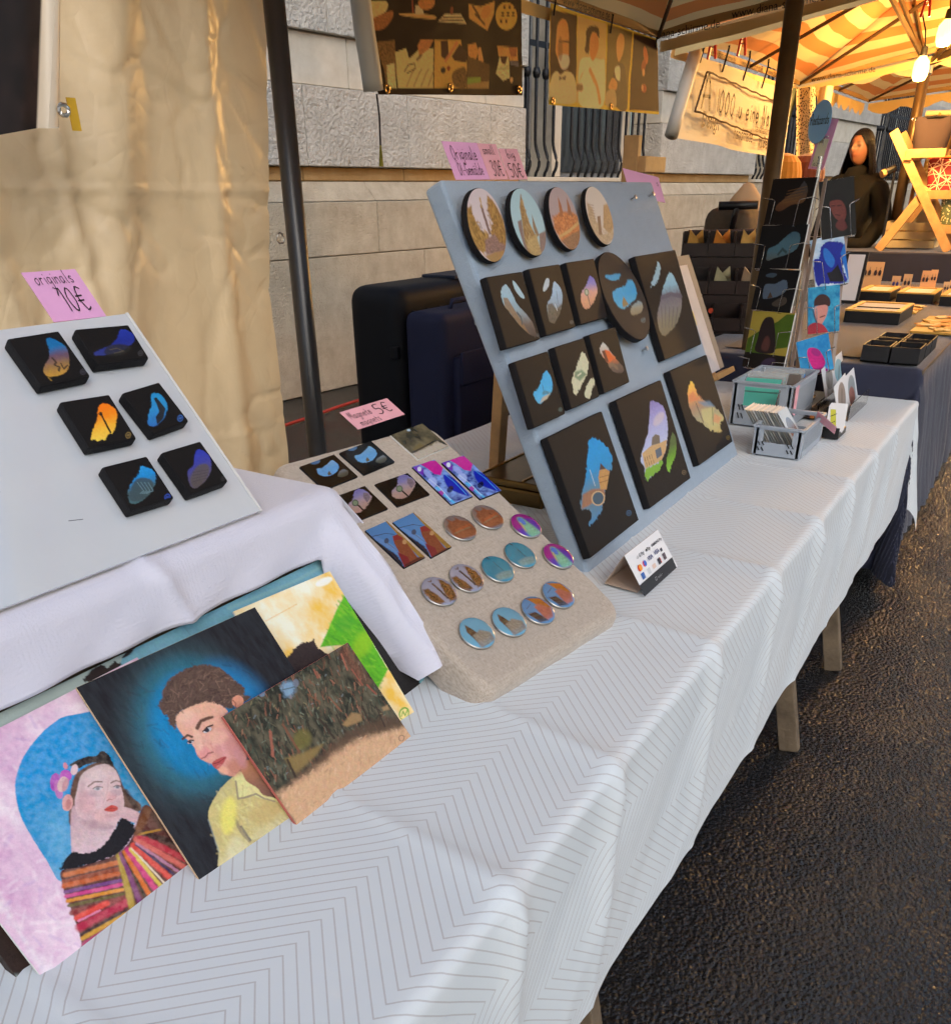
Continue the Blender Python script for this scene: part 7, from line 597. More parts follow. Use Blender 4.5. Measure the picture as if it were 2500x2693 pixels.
# mirrored so that the visible side skirt is the one facing the white table
P.transform(Matrix.Translation((3.72,0,0))@Matrix.Diagonal((-1,1,1,1))); P.flip_normals()
o=obj('dark_tablecloth',P,NAVY); tag(o,'dark navy cloth hanging to the ground from the jewellery table','tablecloth')
o=obj('table_runner',MB().box((5.5,.83,.8995),(3.3,.72,.002)).mesh('table_runner'),NBRN); tag(o,'dark brown runner laid over the navy jewellery table','runner')
ns=thing('side_table','black covered side table holding the stepped card drawers','table',(4.4,1.55,0)); BLKC=mat('black_cloth',(24,22,24),.9)
obj('cover',MB().box((4.55,1.63,.445),(1.7,.56,.89)).mesh('cover',bevel=.01),BLKC,ns,world=True)
rb=thing('display_riser','dark navy covered riser at the far end of the jewellery table','riser',(7.9,1.1,0))
obj('cover',MB().box((7.95,1.05,.545),(1.1,1.1,1.09)).mesh('cover',bevel=.012),NAVY,rb,world=True)
# ============================================================ THE WHITE STALL
ARTM=mat('acrylic_painting',rough=.62,spec=.22,attr='Col',bump=.10,bscale=420.); ARTG=mat('glossy_print',rough=.16,spec=.6,coat=.6,attr='Col'); ARTB=mat('button_print',rough=.2,spec=.6,coat=1.,attr='Col'); ARTB.node_tree.nodes['Principled BSDF'].inputs['Coat IOR'].default_value=2.1; ARTP=mat('matte_print',rough=.6,spec=.25,attr='Col')
CANV=mat('black_canvas',(27,26,28),.75,spec=.2,bump=.2,bscale=420.,var=.12,vscale=30.); MDFE=mat('board_edge',(196,170,138),.8); WHITEE=mat('white_card_edge',(214,214,212),.7)
def canvas_item(key,name,label,cat,thick,body_mat,art_mat,step,group=None,ground=None,proud=.0006,bev=.003,seed=1):
    c,t,u,w_,h_=ITEMS[key]; mw=pose(c,t,u); o=thing(name,label,cat,mw=mw,group=group)
    obj('body',MB().box((0,0,-thick/2),(w_,h_,thick)).mesh('body',bevel=bev,smooth=False),body_mat,o)
    obj('painted_face',painted_grid('painted_face',w_-2*bev*.6,h_-2*bev*.6,ARTS[key],step,z=proud,seed=seed),art_mat,o)
    return o
# ---- cloth covered riser and the white panel with the mini canvases
CLW=mat('lilac_white_cloth',(212,212,226),.8,sheen=.3,bump=.14,bscale=260.)
def damask(m):
    n=m.node_tree.nodes; l=m.node_tree.links; b=n['Principled BSDF']; tc=N(m,'ShaderNodeTexCoord'); s=N(m,'ShaderNodeSeparateXYZ'); l.new(tc.outputs['UV'],s.inputs[0])
    k=1/.075; fx=math_node(m,'ABSOLUTE',math_node(m,'SUBTRACT',math_node(m,'FRACT',math_node(m,'ADD',math_node(m,'MULTIPLY',s.outputs[0],k),30.)),.5)); fy=math_node(m,'ABSOLUTE',math_node(m,'SUBTRACT',math_node(m,'FRACT',math_node(m,'ADD',math_node(m,'MULTIPLY',s.outputs[1],k),30.)),.5))
    d=math_node(m,'MAXIMUM',fx,fy); w_=math_node(m,'SINE',math_node(m,'MULTIPLY',d,75.)); nz=N(m,'ShaderNodeTexNoise'); nz.inputs['Scale'].default_value=300; l.new(tc.outputs['UV'],nz.inputs['Vector'])
    h=math_node(m,'ADD',math_node(m,'MULTIPLY',w_,.12),nz.outputs[0]); bp=[x for x in n if x.type=='BUMP'][0]; bp.inputs['Strength'].default_value=.28; bp.inputs['Distance'].default_value=.003; l.new(h,bp.inputs['Height'])
damask(CLW)
rs=thing('display_box','box under the lilac white cloth lifting the white panel','box',(.13,1.2,TZ+.01))
obj('crate',MB().box((.13,1.195,TZ+.158),(1.58,.53,.29)).mesh('crate',bevel=.006),OLDW,rs,world=True)
c2=obj('draped_cloth',drape(-.66,.975,.925,1.45,1.088,.36,.30,r=.032,step=.008,fold=.010,flare=.10,cflare=.16,seed=14,kf=7,creases=((.62,.3,.004,.02),(.30,.2,.003,.02)),top_amp=.004,dropf=lambda a:.112+.24*np.clip((a-.915)/.03,0,1)**1.3*np.clip((1.004-a)/.035,0,1)**.6,flaref=lambda a:.58*np.clip((a-.925)/.03,0,1)),CLW)
tag(c2,'lilac white woven cloth draped over the box behind the leaning paintings','cloth')
BLp,tl,ul=POSES['left']; PW=pose(Vector(BLp),tl,ul)
wp=thing('white_panel','glossy white panel leaning back with six black mini canvases on it','panel',mw=PW)
WPM=mat('white_gloss_panel',(206,212,219),.13,spec=.55,coat=.9,var=.05,vscale=1.5); WPM.node_tree.nodes['Principled BSDF'].inputs['Coat IOR'].default_value=1.9
obj('board',MB().box((-.10,.205,-.0045),(1.49,.342,.007)).mesh('board',bevel=.001),WPM,wp)
obj('edge_tape',MB().box((.647,.205,-.0045),(.004,.344,.008)).mesh('edge_tape'),WHITEE,wp)
for x,y,a in ((.32,.165,.1),(.39,.105,-.2)): obj('scratch',MB().box((x,y,-.0006),(.018,.0006,.0006),Matrix.Rotation(a,3,'Z')).mesh('scratch'),mat('pencil',(90,90,100),.8),wp)
EL={'e1':'mini black canvas with a sunset glimpse from blue to gold on the white panel','e2':'wide mini black canvas with a dark blue night glimpse on the white panel','e3':'mini black canvas with an orange glimpse and a dark column on the white panel','e4':'mini black canvas with bright blue glimpse and dark building, right of the orange one','e5':'mini black canvas with a blue and grey striped glimpse, lowest left on the white panel','e6':'mini black canvas with a violet blue glimpse, nearest the lower right panel corner'}
for i,(k,lb) in enumerate(EL.items()): canvas_item(k,'mini_canvas',lb,'painting',.019,CANV,ARTM,.075,'mini canvases on the white panel',seed=20+i)
# ---- pink price cards
PINK=mat('pink_card',(226,166,210),.7,var=.04,vscale=20.); PINK2=mat('salmon_pink_card',(236,172,184),.7,var=.05,vscale=12.)
def sign(key,label,m,lines,name='price_card',holder=False):
    """lines: (text, x, y (fractions of the card from its top left), cap height fraction, umlauts)"""
    mw,w_,h_=quad_pose(QUADS[key]); o=thing(name,label,'sign',mw=mw)
    obj('card',MB().box((0,0,-.0008),(w_,h_,.0012)).mesh('card'),m,o)
    for tx,fx,fy,fh,um,wf in lines:
        mb,wd_=script_text(tx,h_*fh,max(h_*fh*.065,.0009),um); put('lettering',mb,INK,o,-w_/2+fx*w_,h_/2-fy*h_,.0009,sx=wf*w_/wd_)
    return o
sign('s_orig','pink card reading originals 10€ standing above the white panel',PINK,[('originals',.12,.27,.26,(),.72),('10E',.36,.83,.46,(),.50)])
sign('s_mag','pink card reading Magnete magnets 5€ behind the linen magnet board',PINK2,[('Magnete',.06,.50,.36,(),.44),('magnets',.12,.93,.34,(),.42),('5E',.58,.66,.52,(),.32)])
sign('s_oil','pink card reading Originale Öl-Gemälde, leftmost on top of the grey board',PINK,[('Originale',.13,.47,.36,(),.72),('Ol-Gemalde',.16,.88,.32,(0,6),.72)])
sign('s_small','pink card reading small 30€, middle card on top of the grey board',PINK2,[('small',.12,.30,.26,(),.62),('30E',.26,.90,.42,(),.62)])
sign('s_big','pink card reading big 50€, third card on top of the grey board',PINK2,[('big',.30,.30,.26,(),.42),('50E',.14,.93,.44,(),.72)])
sign('s_back','pink card half hidden behind the right top corner of the grey board',PINK,[('s',.86,.38,.24,(),.08)])
# ---- grey display board
BLg,tg,ug=POSES['gray']; GW=pose(Vector(BLg),tg,ug)
gb=thing('grey_board','large light grey fabric board leaning back with black canvases and round pictures','board',mw=GW)
GF=mat('grey_felt',(150,168,186),.75,sheen=.25,bump=.25,bscale=240.,var=.05,vscale=30.)
obj('fabric_panel',MB().box((.525,.412,-.024),(1.082,.826,.047)).mesh('fabric_panel',bevel=.012,bseg=4),GF,gb)
for x,y in ((.868,.775),(1.003,.782),(.70,.40),(.62,.395)): obj('pin',MB().lathe([(.002,0),(.0025,.012),(.006,.013),(.006,.016),(.001,.017)],(x,y,0),10).mesh('pin'),STEEL,gb)
GL={'g1':'small black canvas with two pale blue slashes and a tower on the grey board','g2':'small black canvas with grey city glimpse and one short pale dash on board','g3':'small brownish black canvas with a violet and peach glimpse and green round sign','g5':'large black canvas with pale feather and grey hall glimpse, upper right of grey board','g6':'small black canvas with plain sky blue glimpse, leftmost in its row on grey board','g7':'small black canvas with cream slashes and a green cross pattern on the grey board','g8':'small black canvas with a white and orange brick glimpse under the round black picture','g9':'large black canvas with bright blue glimpse, tan tower and clock, bottom left of board','g10':'large black canvas with lilac sky, domed building and green leaves on grey board','g11':'large black canvas with a yellow and orange street glimpse, bottom right of grey board'}
for i,(k,lb) in enumerate(GL.items()): canvas_item(k,'canvas_painting',lb,'painting',.017 if k in('g1','g2','g3','g6','g7','g8') else .019,CANV,ARTM,.10 if ITEMS[k][3]<.2 else .13,'black canvases on the grey board',seed=40+i)
RL={'r1':'round picture of a golden column between autumn trees, first of the four discs','r2':'round picture of brown church towers under pale blue sky on the grey board','r3':'round picture of an orange brick church with twin spires on the grey board','r4':'round pale cream picture of buildings, last of the four discs','r5':'large round black picture with a blue mask shaped glimpse on the grey board'}
for i,(k,lb) in enumerate(RL.items()):
    c,t,u,D,_=ITEMS[k]; o=thing('round_picture',lb,'picture',mw=pose(c,t,u),group='round pictures on the grey board')
    th=.018 if k=='r5' else .014
    obj('wooden_disc',MB().lathe([(D/2-.002,-th),(D/2,-th+.002),(D/2,-.002),(D/2-.0015,-.0004)],(0,0,0),64).mesh('wooden_disc',smooth=False),CANV,o)
    obj('painted_face',painted_disc('painted_face',D-.003,ARTS[k],z=.0004,nr=44,seg=96,seed=60+i),ARTM,o)
# easel strut and case behind the board, seen between the boards
WOOD=mat('pale_wood',(206,160,104),.55,var=.25,vscale=9.,bump=.12,bscale=60.)
ea=thing('wooden_easel','pale wooden easel legs propping the grey board from behind','easel',(2.0,1.25,TZ))
obj('leg',MB().beam((2.06,1.26,TZ+.01),(1.90,1.135,1.22),.045,.03,side=(0,1,0)).mesh('leg',bevel=.003),WOOD,ea,world=True)
obj('leg',MB().beam((2.46,1.26,TZ+.01),(2.40,1.135,1.22),.045,.03,side=(0,1,0)).mesh('leg',bevel=.003),WOOD,ea,world=True)
obj('mast',MB().beam((2.93,1.30,TZ+.01),(2.90,1.27,1.655),.028,.05,side=(0,1,0)).mesh('mast',bevel=.003),WOOD,ea,world=True)
obj('top_clamp',MB().box((2.98,1.25,1.575),(.17,.06,.045)).mesh('top_clamp',bevel=.003),WOOD,ea,world=True)
gc=thing('metal_case','dark metal case with brass coloured edges lying behind the grey board','case',(1.98,1.10,TZ+.007)); DKM=mat('bronze_metal',(120,98,60),.28,metal=.9,var=.3,vscale=8.)
obj('lower_shell',MB().box((1.99,1.09,.805),(.30,.20,.045)).mesh('lower_shell',bevel=.008),DKM,gc,world=True)
obj('lid',MB().box((1.99,1.09,.838),(.304,.204,.018)).mesh('lid',bevel=.006),DKM,gc,world=True)
for y in (1.0,1.05,1.18): obj('edge_rib',MB().box((1.99,y,.8485),(.29,.006,.004)).mesh('edge_rib'),BRASS,gc,world=True)
obj('latch',MB().lathe([(.010,.846),(.010,.866),(.006,.868)],(1.93,1.03,0),10).mesh('latch'),STEEL,gc,world=True)
# ---- linen magnet board
BLm,tm,um=POSES['mag']; MW=pose(Vector(BLm),tm,um)
mbd=thing('magnet_board','linen covered display board lying tilted with magnets and round buttons','board',mw=MW)
LIN=mat('linen_fabric',(178,164,148),.9,sheen=.3)
def linen(m):
    n=m.node_tree.nodes; l=m.node_tree.links; b=n['Principled BSDF']; tc=N(m,'ShaderNodeTexCoord'); mp=N(m,'ShaderNodeMapping'); mp.inputs['Scale'].default_value=(60,1700,300); l.new(tc.outputs['Object'],mp.inputs[0])
    t=N(m,'ShaderNodeTexNoise'); t.inputs['Scale'].default_value=1.; t.inputs['Detail'].default_value=4; l.new(mp.outputs[0],t.inputs['Vector']); mp2=N(m,'ShaderNodeMapping'); mp2.inputs['Scale'].default_value=(900,120,300); l.new(tc.outputs['Object'],mp2.inputs[0]); t2=N(m,'ShaderNodeTexNoise'); t2.inputs['Scale'].default_value=1.; l.new(mp2.outputs[0],t2.inputs['Vector'])
    s=math_node(m,'MULTIPLY',math_node(m,'ADD',t.outputs[0],t2.outputs[0]),.5); r=N(m,'ShaderNodeValToRGB'); r.color_ramp.elements[0].position=.38; r.color_ramp.elements[1].position=.62; r.color_ramp.elements[0].color=(*L3((158,144,130)),1); r.color_ramp.elements[1].color=(*L3((196,184,170)),1); l.new(s,r.inputs[0]); l.new(r.outputs[0],b.inputs['Base Color'])
    bp=N(m,'ShaderNodeBump'); bp.inputs['Strength'].default_value=.15; bp.inputs['Distance'].default_value=.001; l.new(s,bp.inputs['Height']); l.new(bp.outputs[0],b.inputs['Normal'])
linen(LIN)
def cushion():
    # padded slab with a rounded-rectangle outline: softly domed top, rolled rim, straight sides
    hx,hy,cx,cyy,rc=.200,.284,.164,.252,.032; path=[]
    for qx,qy,a0 in ((1,1,0),(-1,1,90),(-1,-1,180),(1,-1,270)):
        for k in range(10): a=R(a0+90*k/9); path.append((qx*(hx-rc)+rc*math.cos(a),qy*(hy-rc)+rc*math.sin(a)))
    fine=[]
    for i in range(len(path)):
        p,q=Vector(path[i]),Vector(path[(i+1)%len(path)]); n=max(1,int((q-p).length/.012)); fine+= [p.lerp(q,k/n) for k in range(n)]
    fine.append(fine[0]); nu=len(fine); nv=64; P=np.zeros((nv,nu,3))
    for j in range(nv):
        v=j/(nv-1)
        for i,p in enumerate(fine):
            if v<.6: rr=v/.6*.93; z=.0015*(1-(v/.6)**2)
            elif v<.82: q=(v-.6)/.22*math.pi/2; rr=.93+.07*math.sin(q); z=-.022*(1-math.cos(q))
            else: q=(v-.82)/.18; rr=1.+.012*math.sin(q*3.1); z=-.022-.050*q
            w_=mnoise.noise(Vector((p.x*rr*14,p.y*rr*14,3.)))*(.0022 if v>.55 else .0006)
            P[j,i]=(cx+p.x*rr+w_,cyy+p.y*rr+w_,z+w_*.6)
    return grid_mesh('padded_cover',P)
obj('padded_cover',cushion(),LIN,mbd)
# gathered fold of fabric at the lower left corner
gf=[]; nu,nv=40,18; P=np.zeros((nv,nu,3))
for j in range(nv):
    for i in range(nu):
        u=i/(nu-1); v=j/(nv-1); a=v*math.pi*1.2; r=.022*(.35+.65*math.sin(math.pi*min(u*1.1,1)))*(1+.25*math.sin(u*17+v*4)); P[j,i]=(-.045+u*.17,-.028-.030*math.sin(u*2.6)+r*math.cos(a)*-1,-.062-r*math.sin(a)+.012*u)
obj('fabric_fold',grid_mesh('fabric_fold',P),LIN,mbd)
sp=thing('support_block','pale wooden block holding up the back of the magnet board','block',(1.2,.98,TZ+.012))
obj('block',MB().box((1.20,.98,.875),(.28,.16,.17)).mesh('block',bevel=.004),WOOD,sp,world=True)
ML={'m1':'square magnet with a blue glimpse on black, far left on the linen board','m2':'square magnet with a blue glimpse on black, right of its twin on the linen board','m3':'square black magnet with a lilac glimpse and green round sign, fully visible','m4':'square black magnet with a green round sign, partly hidden by the white cloth','m5':'square magnet of a dark forest path at the top of the linen board','m6':'tall purple and blue swirled magnet, left one of the pair','m7':'tall purple and blue swirled magnet, right one of the pair','m8':'tall magnet of a red house in a street, left one of the pair','m9':'tall magnet of a red house in a street, right one of the pair'}
for i,(k,lb) in enumerate(ML.items()):
    mk='s' if k in('m1','m2','m3','m4','m5') else 't'
    canvas_item(k,'fridge_magnet',lb,'magnet',.0036,WHITEE if k=='m5' else CANV,ARTG,.055,'flat magnets on the linen board',bev=.0006,seed=70+i)
def bops(kind):
    if kind=='brown': return [('F',(122,110,108)),('P',[(.6,2.2),(1.4,1.6),(1.7,.5),(2.2,1.5),(3.2,1.4),(3.5,.6),(4.0,1.8),(5.6,2.4),(5.8,5.8),(0,5.8)],(138,76,48),.35,{'grain':.4}),('P',[(.6,3.6),(5.4,3.0),(5.6,3.6),(.8,4.3)],(160,80,44),.3,{'grain':.4}),('L',[(.8,4.2),(4.8,3.9)],.3,(130,110,84),.8),('N',(90,60,50),(170,120,90),.5,.5,.2)]
    if kind=='purple': return [('F',(150,20,130)),('S',[(1.2,5.8),(1.6,3.2),(2.0,1.6),(2.6,.9),(3.5,1.3),(3.9,2.6),(4.6,5.8)],(120,180,150),.5,{'grain':.4}),('S',[(2.1,1.6),(2.8,1.1),(3.3,1.8),(3.0,3.0),(2.3,2.9)],(70,110,200),.4,{'grain':.5}),('P',[(3.5,1.5),(5.6,2.6),(5.5,5.6),(4.4,5.4)],(60,40,170),.9,{'a':.85}),('L',[(1.4,4.6),(2.0,2.4)],.4,(220,170,70),.6),('P',[(.2,3.4),(1.4,3.6),(1.6,5.8),(.2,5.6)],(50,50,180),.8,{'a':.8})]
    if kind=='teal': return [('F',(40,130,156)),('N',(30,115,145),(70,155,178),1.6,1.6,.5),('L',[(2.6,.2),(3.6,4.4)],.12,(40,70,80),.9),('E0',),('P',[(1.2,4.6),(3.0,4.2),(5.2,4.3),(4.8,5.8),(1.2,5.8)],(120,150,150),.6,{'grain':.4})]
    if kind=='column': return [('F',(150,150,168)),('P',[(.1,2.0),(1.2,2.4),(1.9,3.6),(2.5,5.8),(.1,5.8)],(112,76,42),.45,{'grain':.7,'jag':.3}),('P',[(4.2,.8),(5.0,1.4),(5.7,3.0),(5.4,5.8),(3.4,5.8),(3.5,3.4)],(118,80,42),.45,{'grain':.7,'jag':.3}),('L',[(2.6,1.6),(3.3,5.0)],.45,(78,66,66),1),('L',[(2.2,.8),(2.6,1.1),(2.9,.7)],.2,(110,80,60),1)]
    if kind=='church': return [('F',(104,164,192)),('P',[(1.2,2.3),(2.0,.9),(2.6,2.6),(3.4,5.8),(1.6,5.8)],(84,68,52),.25,{'grain':.4}),('P',[(1.6,3.4),(3.6,3.0),(5.2,4.2),(5,5.8),(1.4,5.8)],(140,132,118),.5,{'grain':.4})]
    return [('F',(92,136,180)),('P',[(3.0,.1),(5.6,1.6),(5.7,4.4),(4.2,3.6),(3.4,2.2)],(178,108,40),.35,{'grain':.4}),('P',[(2.6,2.4),(4.0,2.2),(5.4,4.4),(4.2,5.8),(2.2,5.6)],(170,100,84),.5,{'grain':.3}),('P',[(.3,2.6),(1.8,3.2),(2.6,5.8),(.8,5.2)],(70,58,54),.4,{'grain':.4}),('L',[(1.0,1.8),(2.6,1.5)],.1,(60,70,90),1)]
BD=.0625; bk=[('brown','round button of a red brick church, left of its twin near the tram magnets'),('brown','round button of a red brick church, upper one beside the purple magnets'),('purple','magenta round button with a pale figure, upper of the two magenta ones'),('purple','magenta round button with a pale figure, lower of the two magenta ones'),('teal','plain teal round button, right one of the teal pair'),('teal','plain teal round button, left one of the teal pair'),('column','round button of a column and brown trees, right one of the pair'),('column','round button of a column and brown trees, leftmost button on the board'),('church','sky blue round button with a church spire, lowest button on the board'),('church','sky blue round button with a church spire, second from left in the front row'),('street','blue and orange street scene button, third in the front row'),('street','blue and orange street scene button, rightmost in the front row')]
rimmesh=MB().lathe([(BD/2-.001,-.0015),(BD/2+.0006,0),(BD/2+.0006,.0022),(BD/2-.0006,.0034)],(0,0,0),48).mesh('metal_rim',smooth=True)
kinds={}
rot=Matrix.Rotation(R(-6),4,'Z')
for i,((k,lb),p) in enumerate(zip(bk,BUT)):
    o=thing('button_magnet',lb,'button',mw=pose(Vector(p),tm,um)@Matrix.Translation((0,0,.0035))@Matrix.Rotation(R(random.uniform(-10,6)),4,'Z')@Matrix.Rotation(R(random.uniform(-1.5,1.5)),4,'X'),group='round buttons on the linen board')
    if k not in kinds: kinds[k]=painted_disc('printed_dome',BD,[q for q in bops(k) if q[0]!='E0'],z=.0030,dome=.0042,nr=36,seg=72,seed=90+i)
    obj('printed_dome',kinds[k],ARTB,o); obj('metal_rim',rimmesh,STEEL,o)
# ---- leaning paintings in front
PL_={'p5':('leaning_painting','back most long painting, pale turquoise with a black shape, half covered by other paintings',.016,mat('dark_brown_edge',(48,36,30),.7),.14),
 'p4':('leaning_painting','yellow and bright green painting with a dark head, behind the forest landscape',.004,WHITEE,.12),
 'p1':('leaning_painting','portrait of a woman with a flower and striped dress on blue and pink, leftmost',.004,WHITEE,.085),
 'p2':('leaning_painting','portrait of a short haired person in a yellow shirt on black with a blue glow',.004,MDFE,.085),
 'p3':('leaning_painting','landscape painting of dark forest trees above a sandy path, front most',.005,mat('red_canvas_edge',(178,96,86),.7),.085)}
for i,(k,(nm,lb,th,em,st)) in enumerate(PL_.items()):
    canvas_item(k,nm,lb,'painting',th,em,ARTM,st,'paintings leaning on the white table',bev=.0008,seed=110+i)
# ---- payment sign (folded card)
ts=thing('payment_sign','small white folded card with payment logos beside the magnet board','sign',(1.565,.60,TZ+.008))
TL_,TR_,BR_,BL_=Vector((1.468,.602,.868)),Vector((1.640,.602,.868)),Vector((1.656,.556,.788)),Vector((1.479,.556,.788))
CARD=mat('white_card',(232,232,234),.6); KRAFT=mat('card_inside',(186,166,150),.8); NBK=mat('print_black',(34,35,40),.45)
dn=Vector((0,.0008,.0004))
obj('front_panel',MB().prism([TL_,TR_,BR_,BL_],dn).mesh('front_panel'),CARD,ts,world=True)
b1_,b2_=Vector((1.488,.650,.790)),Vector((1.665,.650,.790))
obj('back_panel',MB().prism([TL_+dn*1.5,TR_+dn*1.5,b2_,b1_],Vector((0,-.0008,0))).mesh('back_panel'),KRAFT,ts,world=True)
obj('bottom_flap',MB().prism([b1_,b2_,Vector((1.66,.575,.7885)),Vector((1.484,.575,.7885))],Vector((0,0,.0006))).mesh('bottom_flap'),KRAFT,ts,world=True)
fq,fw_,fh_=quad_pose([TL_,TR_,BR_,BL_]); 
fz=Vector((0,0,.0012))
def sgn(me,m,fx,fy,name='logo',sx=1.,rot=0.):
    o=obj(name,me,m,ts); o.matrix_basis=ts.matrix_basis.inverted()@fq@Matrix.Translation((-fw_/2+fx*fw_,fh_/2-fy*fh_,.0012))@Matrix.Diagonal((sx,1,1,1)); return o
def rect(w_,h_): return MB().add([(-w_/2,-h_/2,0),(w_/2,-h_/2,0),(w_/2,h_/2,0),(-w_/2,h_/2,0)],[(0,1,2,3)]).mesh('patch')
def disk(r): return MB().add([(r*math.cos(a*.3927),r*math.sin(a*.3927),0) for a in range(16)],[tuple(range(16))]).mesh('patch')
sgn(rect(fw_,fh_*.27),NBK,.5,.865,'dark_band')
for tx,fx,fy,s,c in (('G Pay',.26,.24,.0105,(90,95,105)),('Pay',.50,.24,.0105,(40,42,48)),('SAMSUNG Pay',.63,.235,.0085,(60,64,75)),('VISA',.42,.44,.0125,(40,52,110)),('VISA',.62,.43,.0125,(60,76,130))):
    me,wd=print_text(tx,s,.0002); sgn(me,mat('print_%d_%d_%d'%c,c,.5),fx,fy,'lettering')
sgn(disk(.0028),NBK,.475,.205); 
for i in range(3): sgn(MB().tube([(.003*(.4+.3*i)*math.cos(a),.003*(.6+.5*i)*math.sin(a),0) for a in (-.8,-.4,0,.4,.8)],.00025,4).mesh('wave'),NBK,.185+.012*i,.21)
sgn(disk(.0068),mat('logo_red',(226,64,34),.5),.155,.43); o=sgn(disk(.0068),mat('logo_orange',(246,156,44),.5),.185,.43); o.matrix_basis=o.matrix_basis@Matrix.Translation((0,0,.0002))
sgn(disk(.0062),mat('logo_pink',(232,60,100),.5),.30,.42); o=sgn(disk(.0062),mat('logo_blue',(60,110,206),.5),.325,.42); o.matrix_basis=o.matrix_basis@Matrix.Translation((0,0,.0002))
for fx,fy,c,wd,hh in ((.17,.62,(52,100,176),.015,.013),(.34,.62,(205,208,212),.014,.012),(.50,.61,(222,196,182),.016,.009),(.665,.60,(54,52,62),.014,.013),(.83,.59,(86,74,84),.014,.014),(.82,.42,(44,46,62),.009,.007)): sgn(rect(wd,hh),mat('logo_%d_%d_%d'%c,c,.5),fx,fy)
sgn(rect(.003,.012),mat('logo_red',(226,64,34),.5),.705,.60)
me,_=print_text('sumup',.009,.0002); sgn(me,CARD,.47,.90,'lettering'); sgn(rect(.008,.008),CARD,.42,.865); o=sgn(rect(.004,.005),NBK,.42,.865); o.matrix_basis=o.matrix_basis@Matrix.Translation((0,0,.0002))
# ---- folding crates
PLG=mat('grey_plastic',(166,175,186),.45,spec=.45); DARKS=mat('slot_shade',(44,46,50),.8)
def crate(label,x0,x1,y0,y1,z0,h):
    t=thing('folding_crate',label,'crate',((x0+x1)/2,(y0+y1)/2,z0),group='grey folding crates on the white table'); cx_,cy_=(x0+x1)/2,(y0+y1)/2; W_,D_=x1-x0,y1-y0; th=.004
    obj('floor',MB().box((0,0,.004),(W_-.006,D_-.006,.004)).mesh('floor'),PLG,t)
    for s in (-1,1):
        # short sides (facing -x / +x) with a hand hole
        x=s*(W_/2-th/2); mb=MB(); oh=D_*.30
        mb.box((x,0,h*.24),(th,D_-.012,h*.46)); mb.box((x,0,h*.955),(th,D_-.012,h*.07))
        for q in (-1,1): mb.box((x,q*(D_/2-.006-(D_-.012-2*oh)/4*1.0),h*.69),(th,(D_-.012-2*oh)/2,h*.46))
        sd=obj('end_wall',mb.mesh('end_wall'),PLG,t)
        for q in (-1,1):
            for i in range(4): obj('slot_shade_bar',MB().beam((x+s*.0025,q*(D_*.30)+(i%2)*.012-.006,h*(.16+.20*(i//2))),(x+s*.0025,q*(D_*.30)+(i%2)*.012+.002,h*(.29+.20*(i//2))),.003,.004,side=(1,0,0)).mesh('slot_shade_bar'),DARKS,sd)  # raised dark bars imitate the shade inside slots; the wall is not pierced
        # long sides: perforated lattice made of bars
        y=s*(D_/2-th/2); mb=MB().box((0,y,h*.12),(W_-.012,th,h*.22)).box((0,y,h*.93),(W_-.012,th,h*.10)); n=max(8,int(W_/.012))
        for i in range(n): mb.beam((-W_/2+.012+(W_-.024)*i/(n-1),y,h*.2),(-W_/2+.012+(W_-.024)*i/(n-1)+.006,y,h*.9),.0035,th*.8,side=(0,1,0))
        obj('lattice_wall',mb.mesh('lattice_wall'),PLG,t)
        for q in (-1,1): obj('corner_post',MB().box((q*(W_/2-.008),s*(D_/2-.008),h/2),(.016,.016,h)).mesh('corner_post',bevel=.002),PLG,t)
        obj('rim',MB().box((0,s*(D_/2),h+.002),(W_+.006,.010,.008)).mesh('rim',bevel=.0015),PLG,t); obj('rim',MB().box((s*W_/2,0,h+.0021),(.010,D_+.006,.008)).mesh('rim',bevel=.0015),PLG,t)
    return t
crate('small grey folding crate holding the upright round picture prints',2.625,2.885,.545,.69,TZ+.008,.083)
crate('large grey folding crate with turquoise sleeves behind the small crate',2.965,3.29,.672,.872,TZ+.008,.14)
# prints standing in the small crate
upv=Vector((0,.60,.80)).normalized()
base_ops=[('F',(216,216,214)),('S',[(5+3.6*math.cos(a*.449),7+4.2*math.sin(a*.449)) for a in range(14)],[(140,146,160),(150,140,140),(168,112,86),(150,104,84)],.1,{'grain':.3})]
pface=painted_grid('print_face',.10,.135,base_ops,.12,z=.0007,seed=5); 
CARDT=[mat('sleeve_card_%d'%i,c_,.35,spec=.5) for i,c_ in enumerate(((212,212,208),(198,200,202),(216,210,200),(186,190,188)))]
pbox=MB().box((0,0,0),(.10,.135,.0011)).mesh('card')
for i in range(13):
    bs=Vector((2.735+random.uniform(-.004,.004),.563+.0085*i,.797)); mw=pose(bs+upv*.068,Vector((1,0,0)),upv)
    lab='round picture print in clear sleeve, front one in the small crate' if i==0 else 'edge on print sleeve packed behind the front print in the small crate'
    o=thing('sleeved_print',lab,'print',mw=mw,group='front print in the small crate' if i==0 else 'prints packed in the small crate')
    me=pbox.copy(); obj('card',me,CARDT[i%4],o)
    if i==0: obj('print_face',pface,ARTG,o)
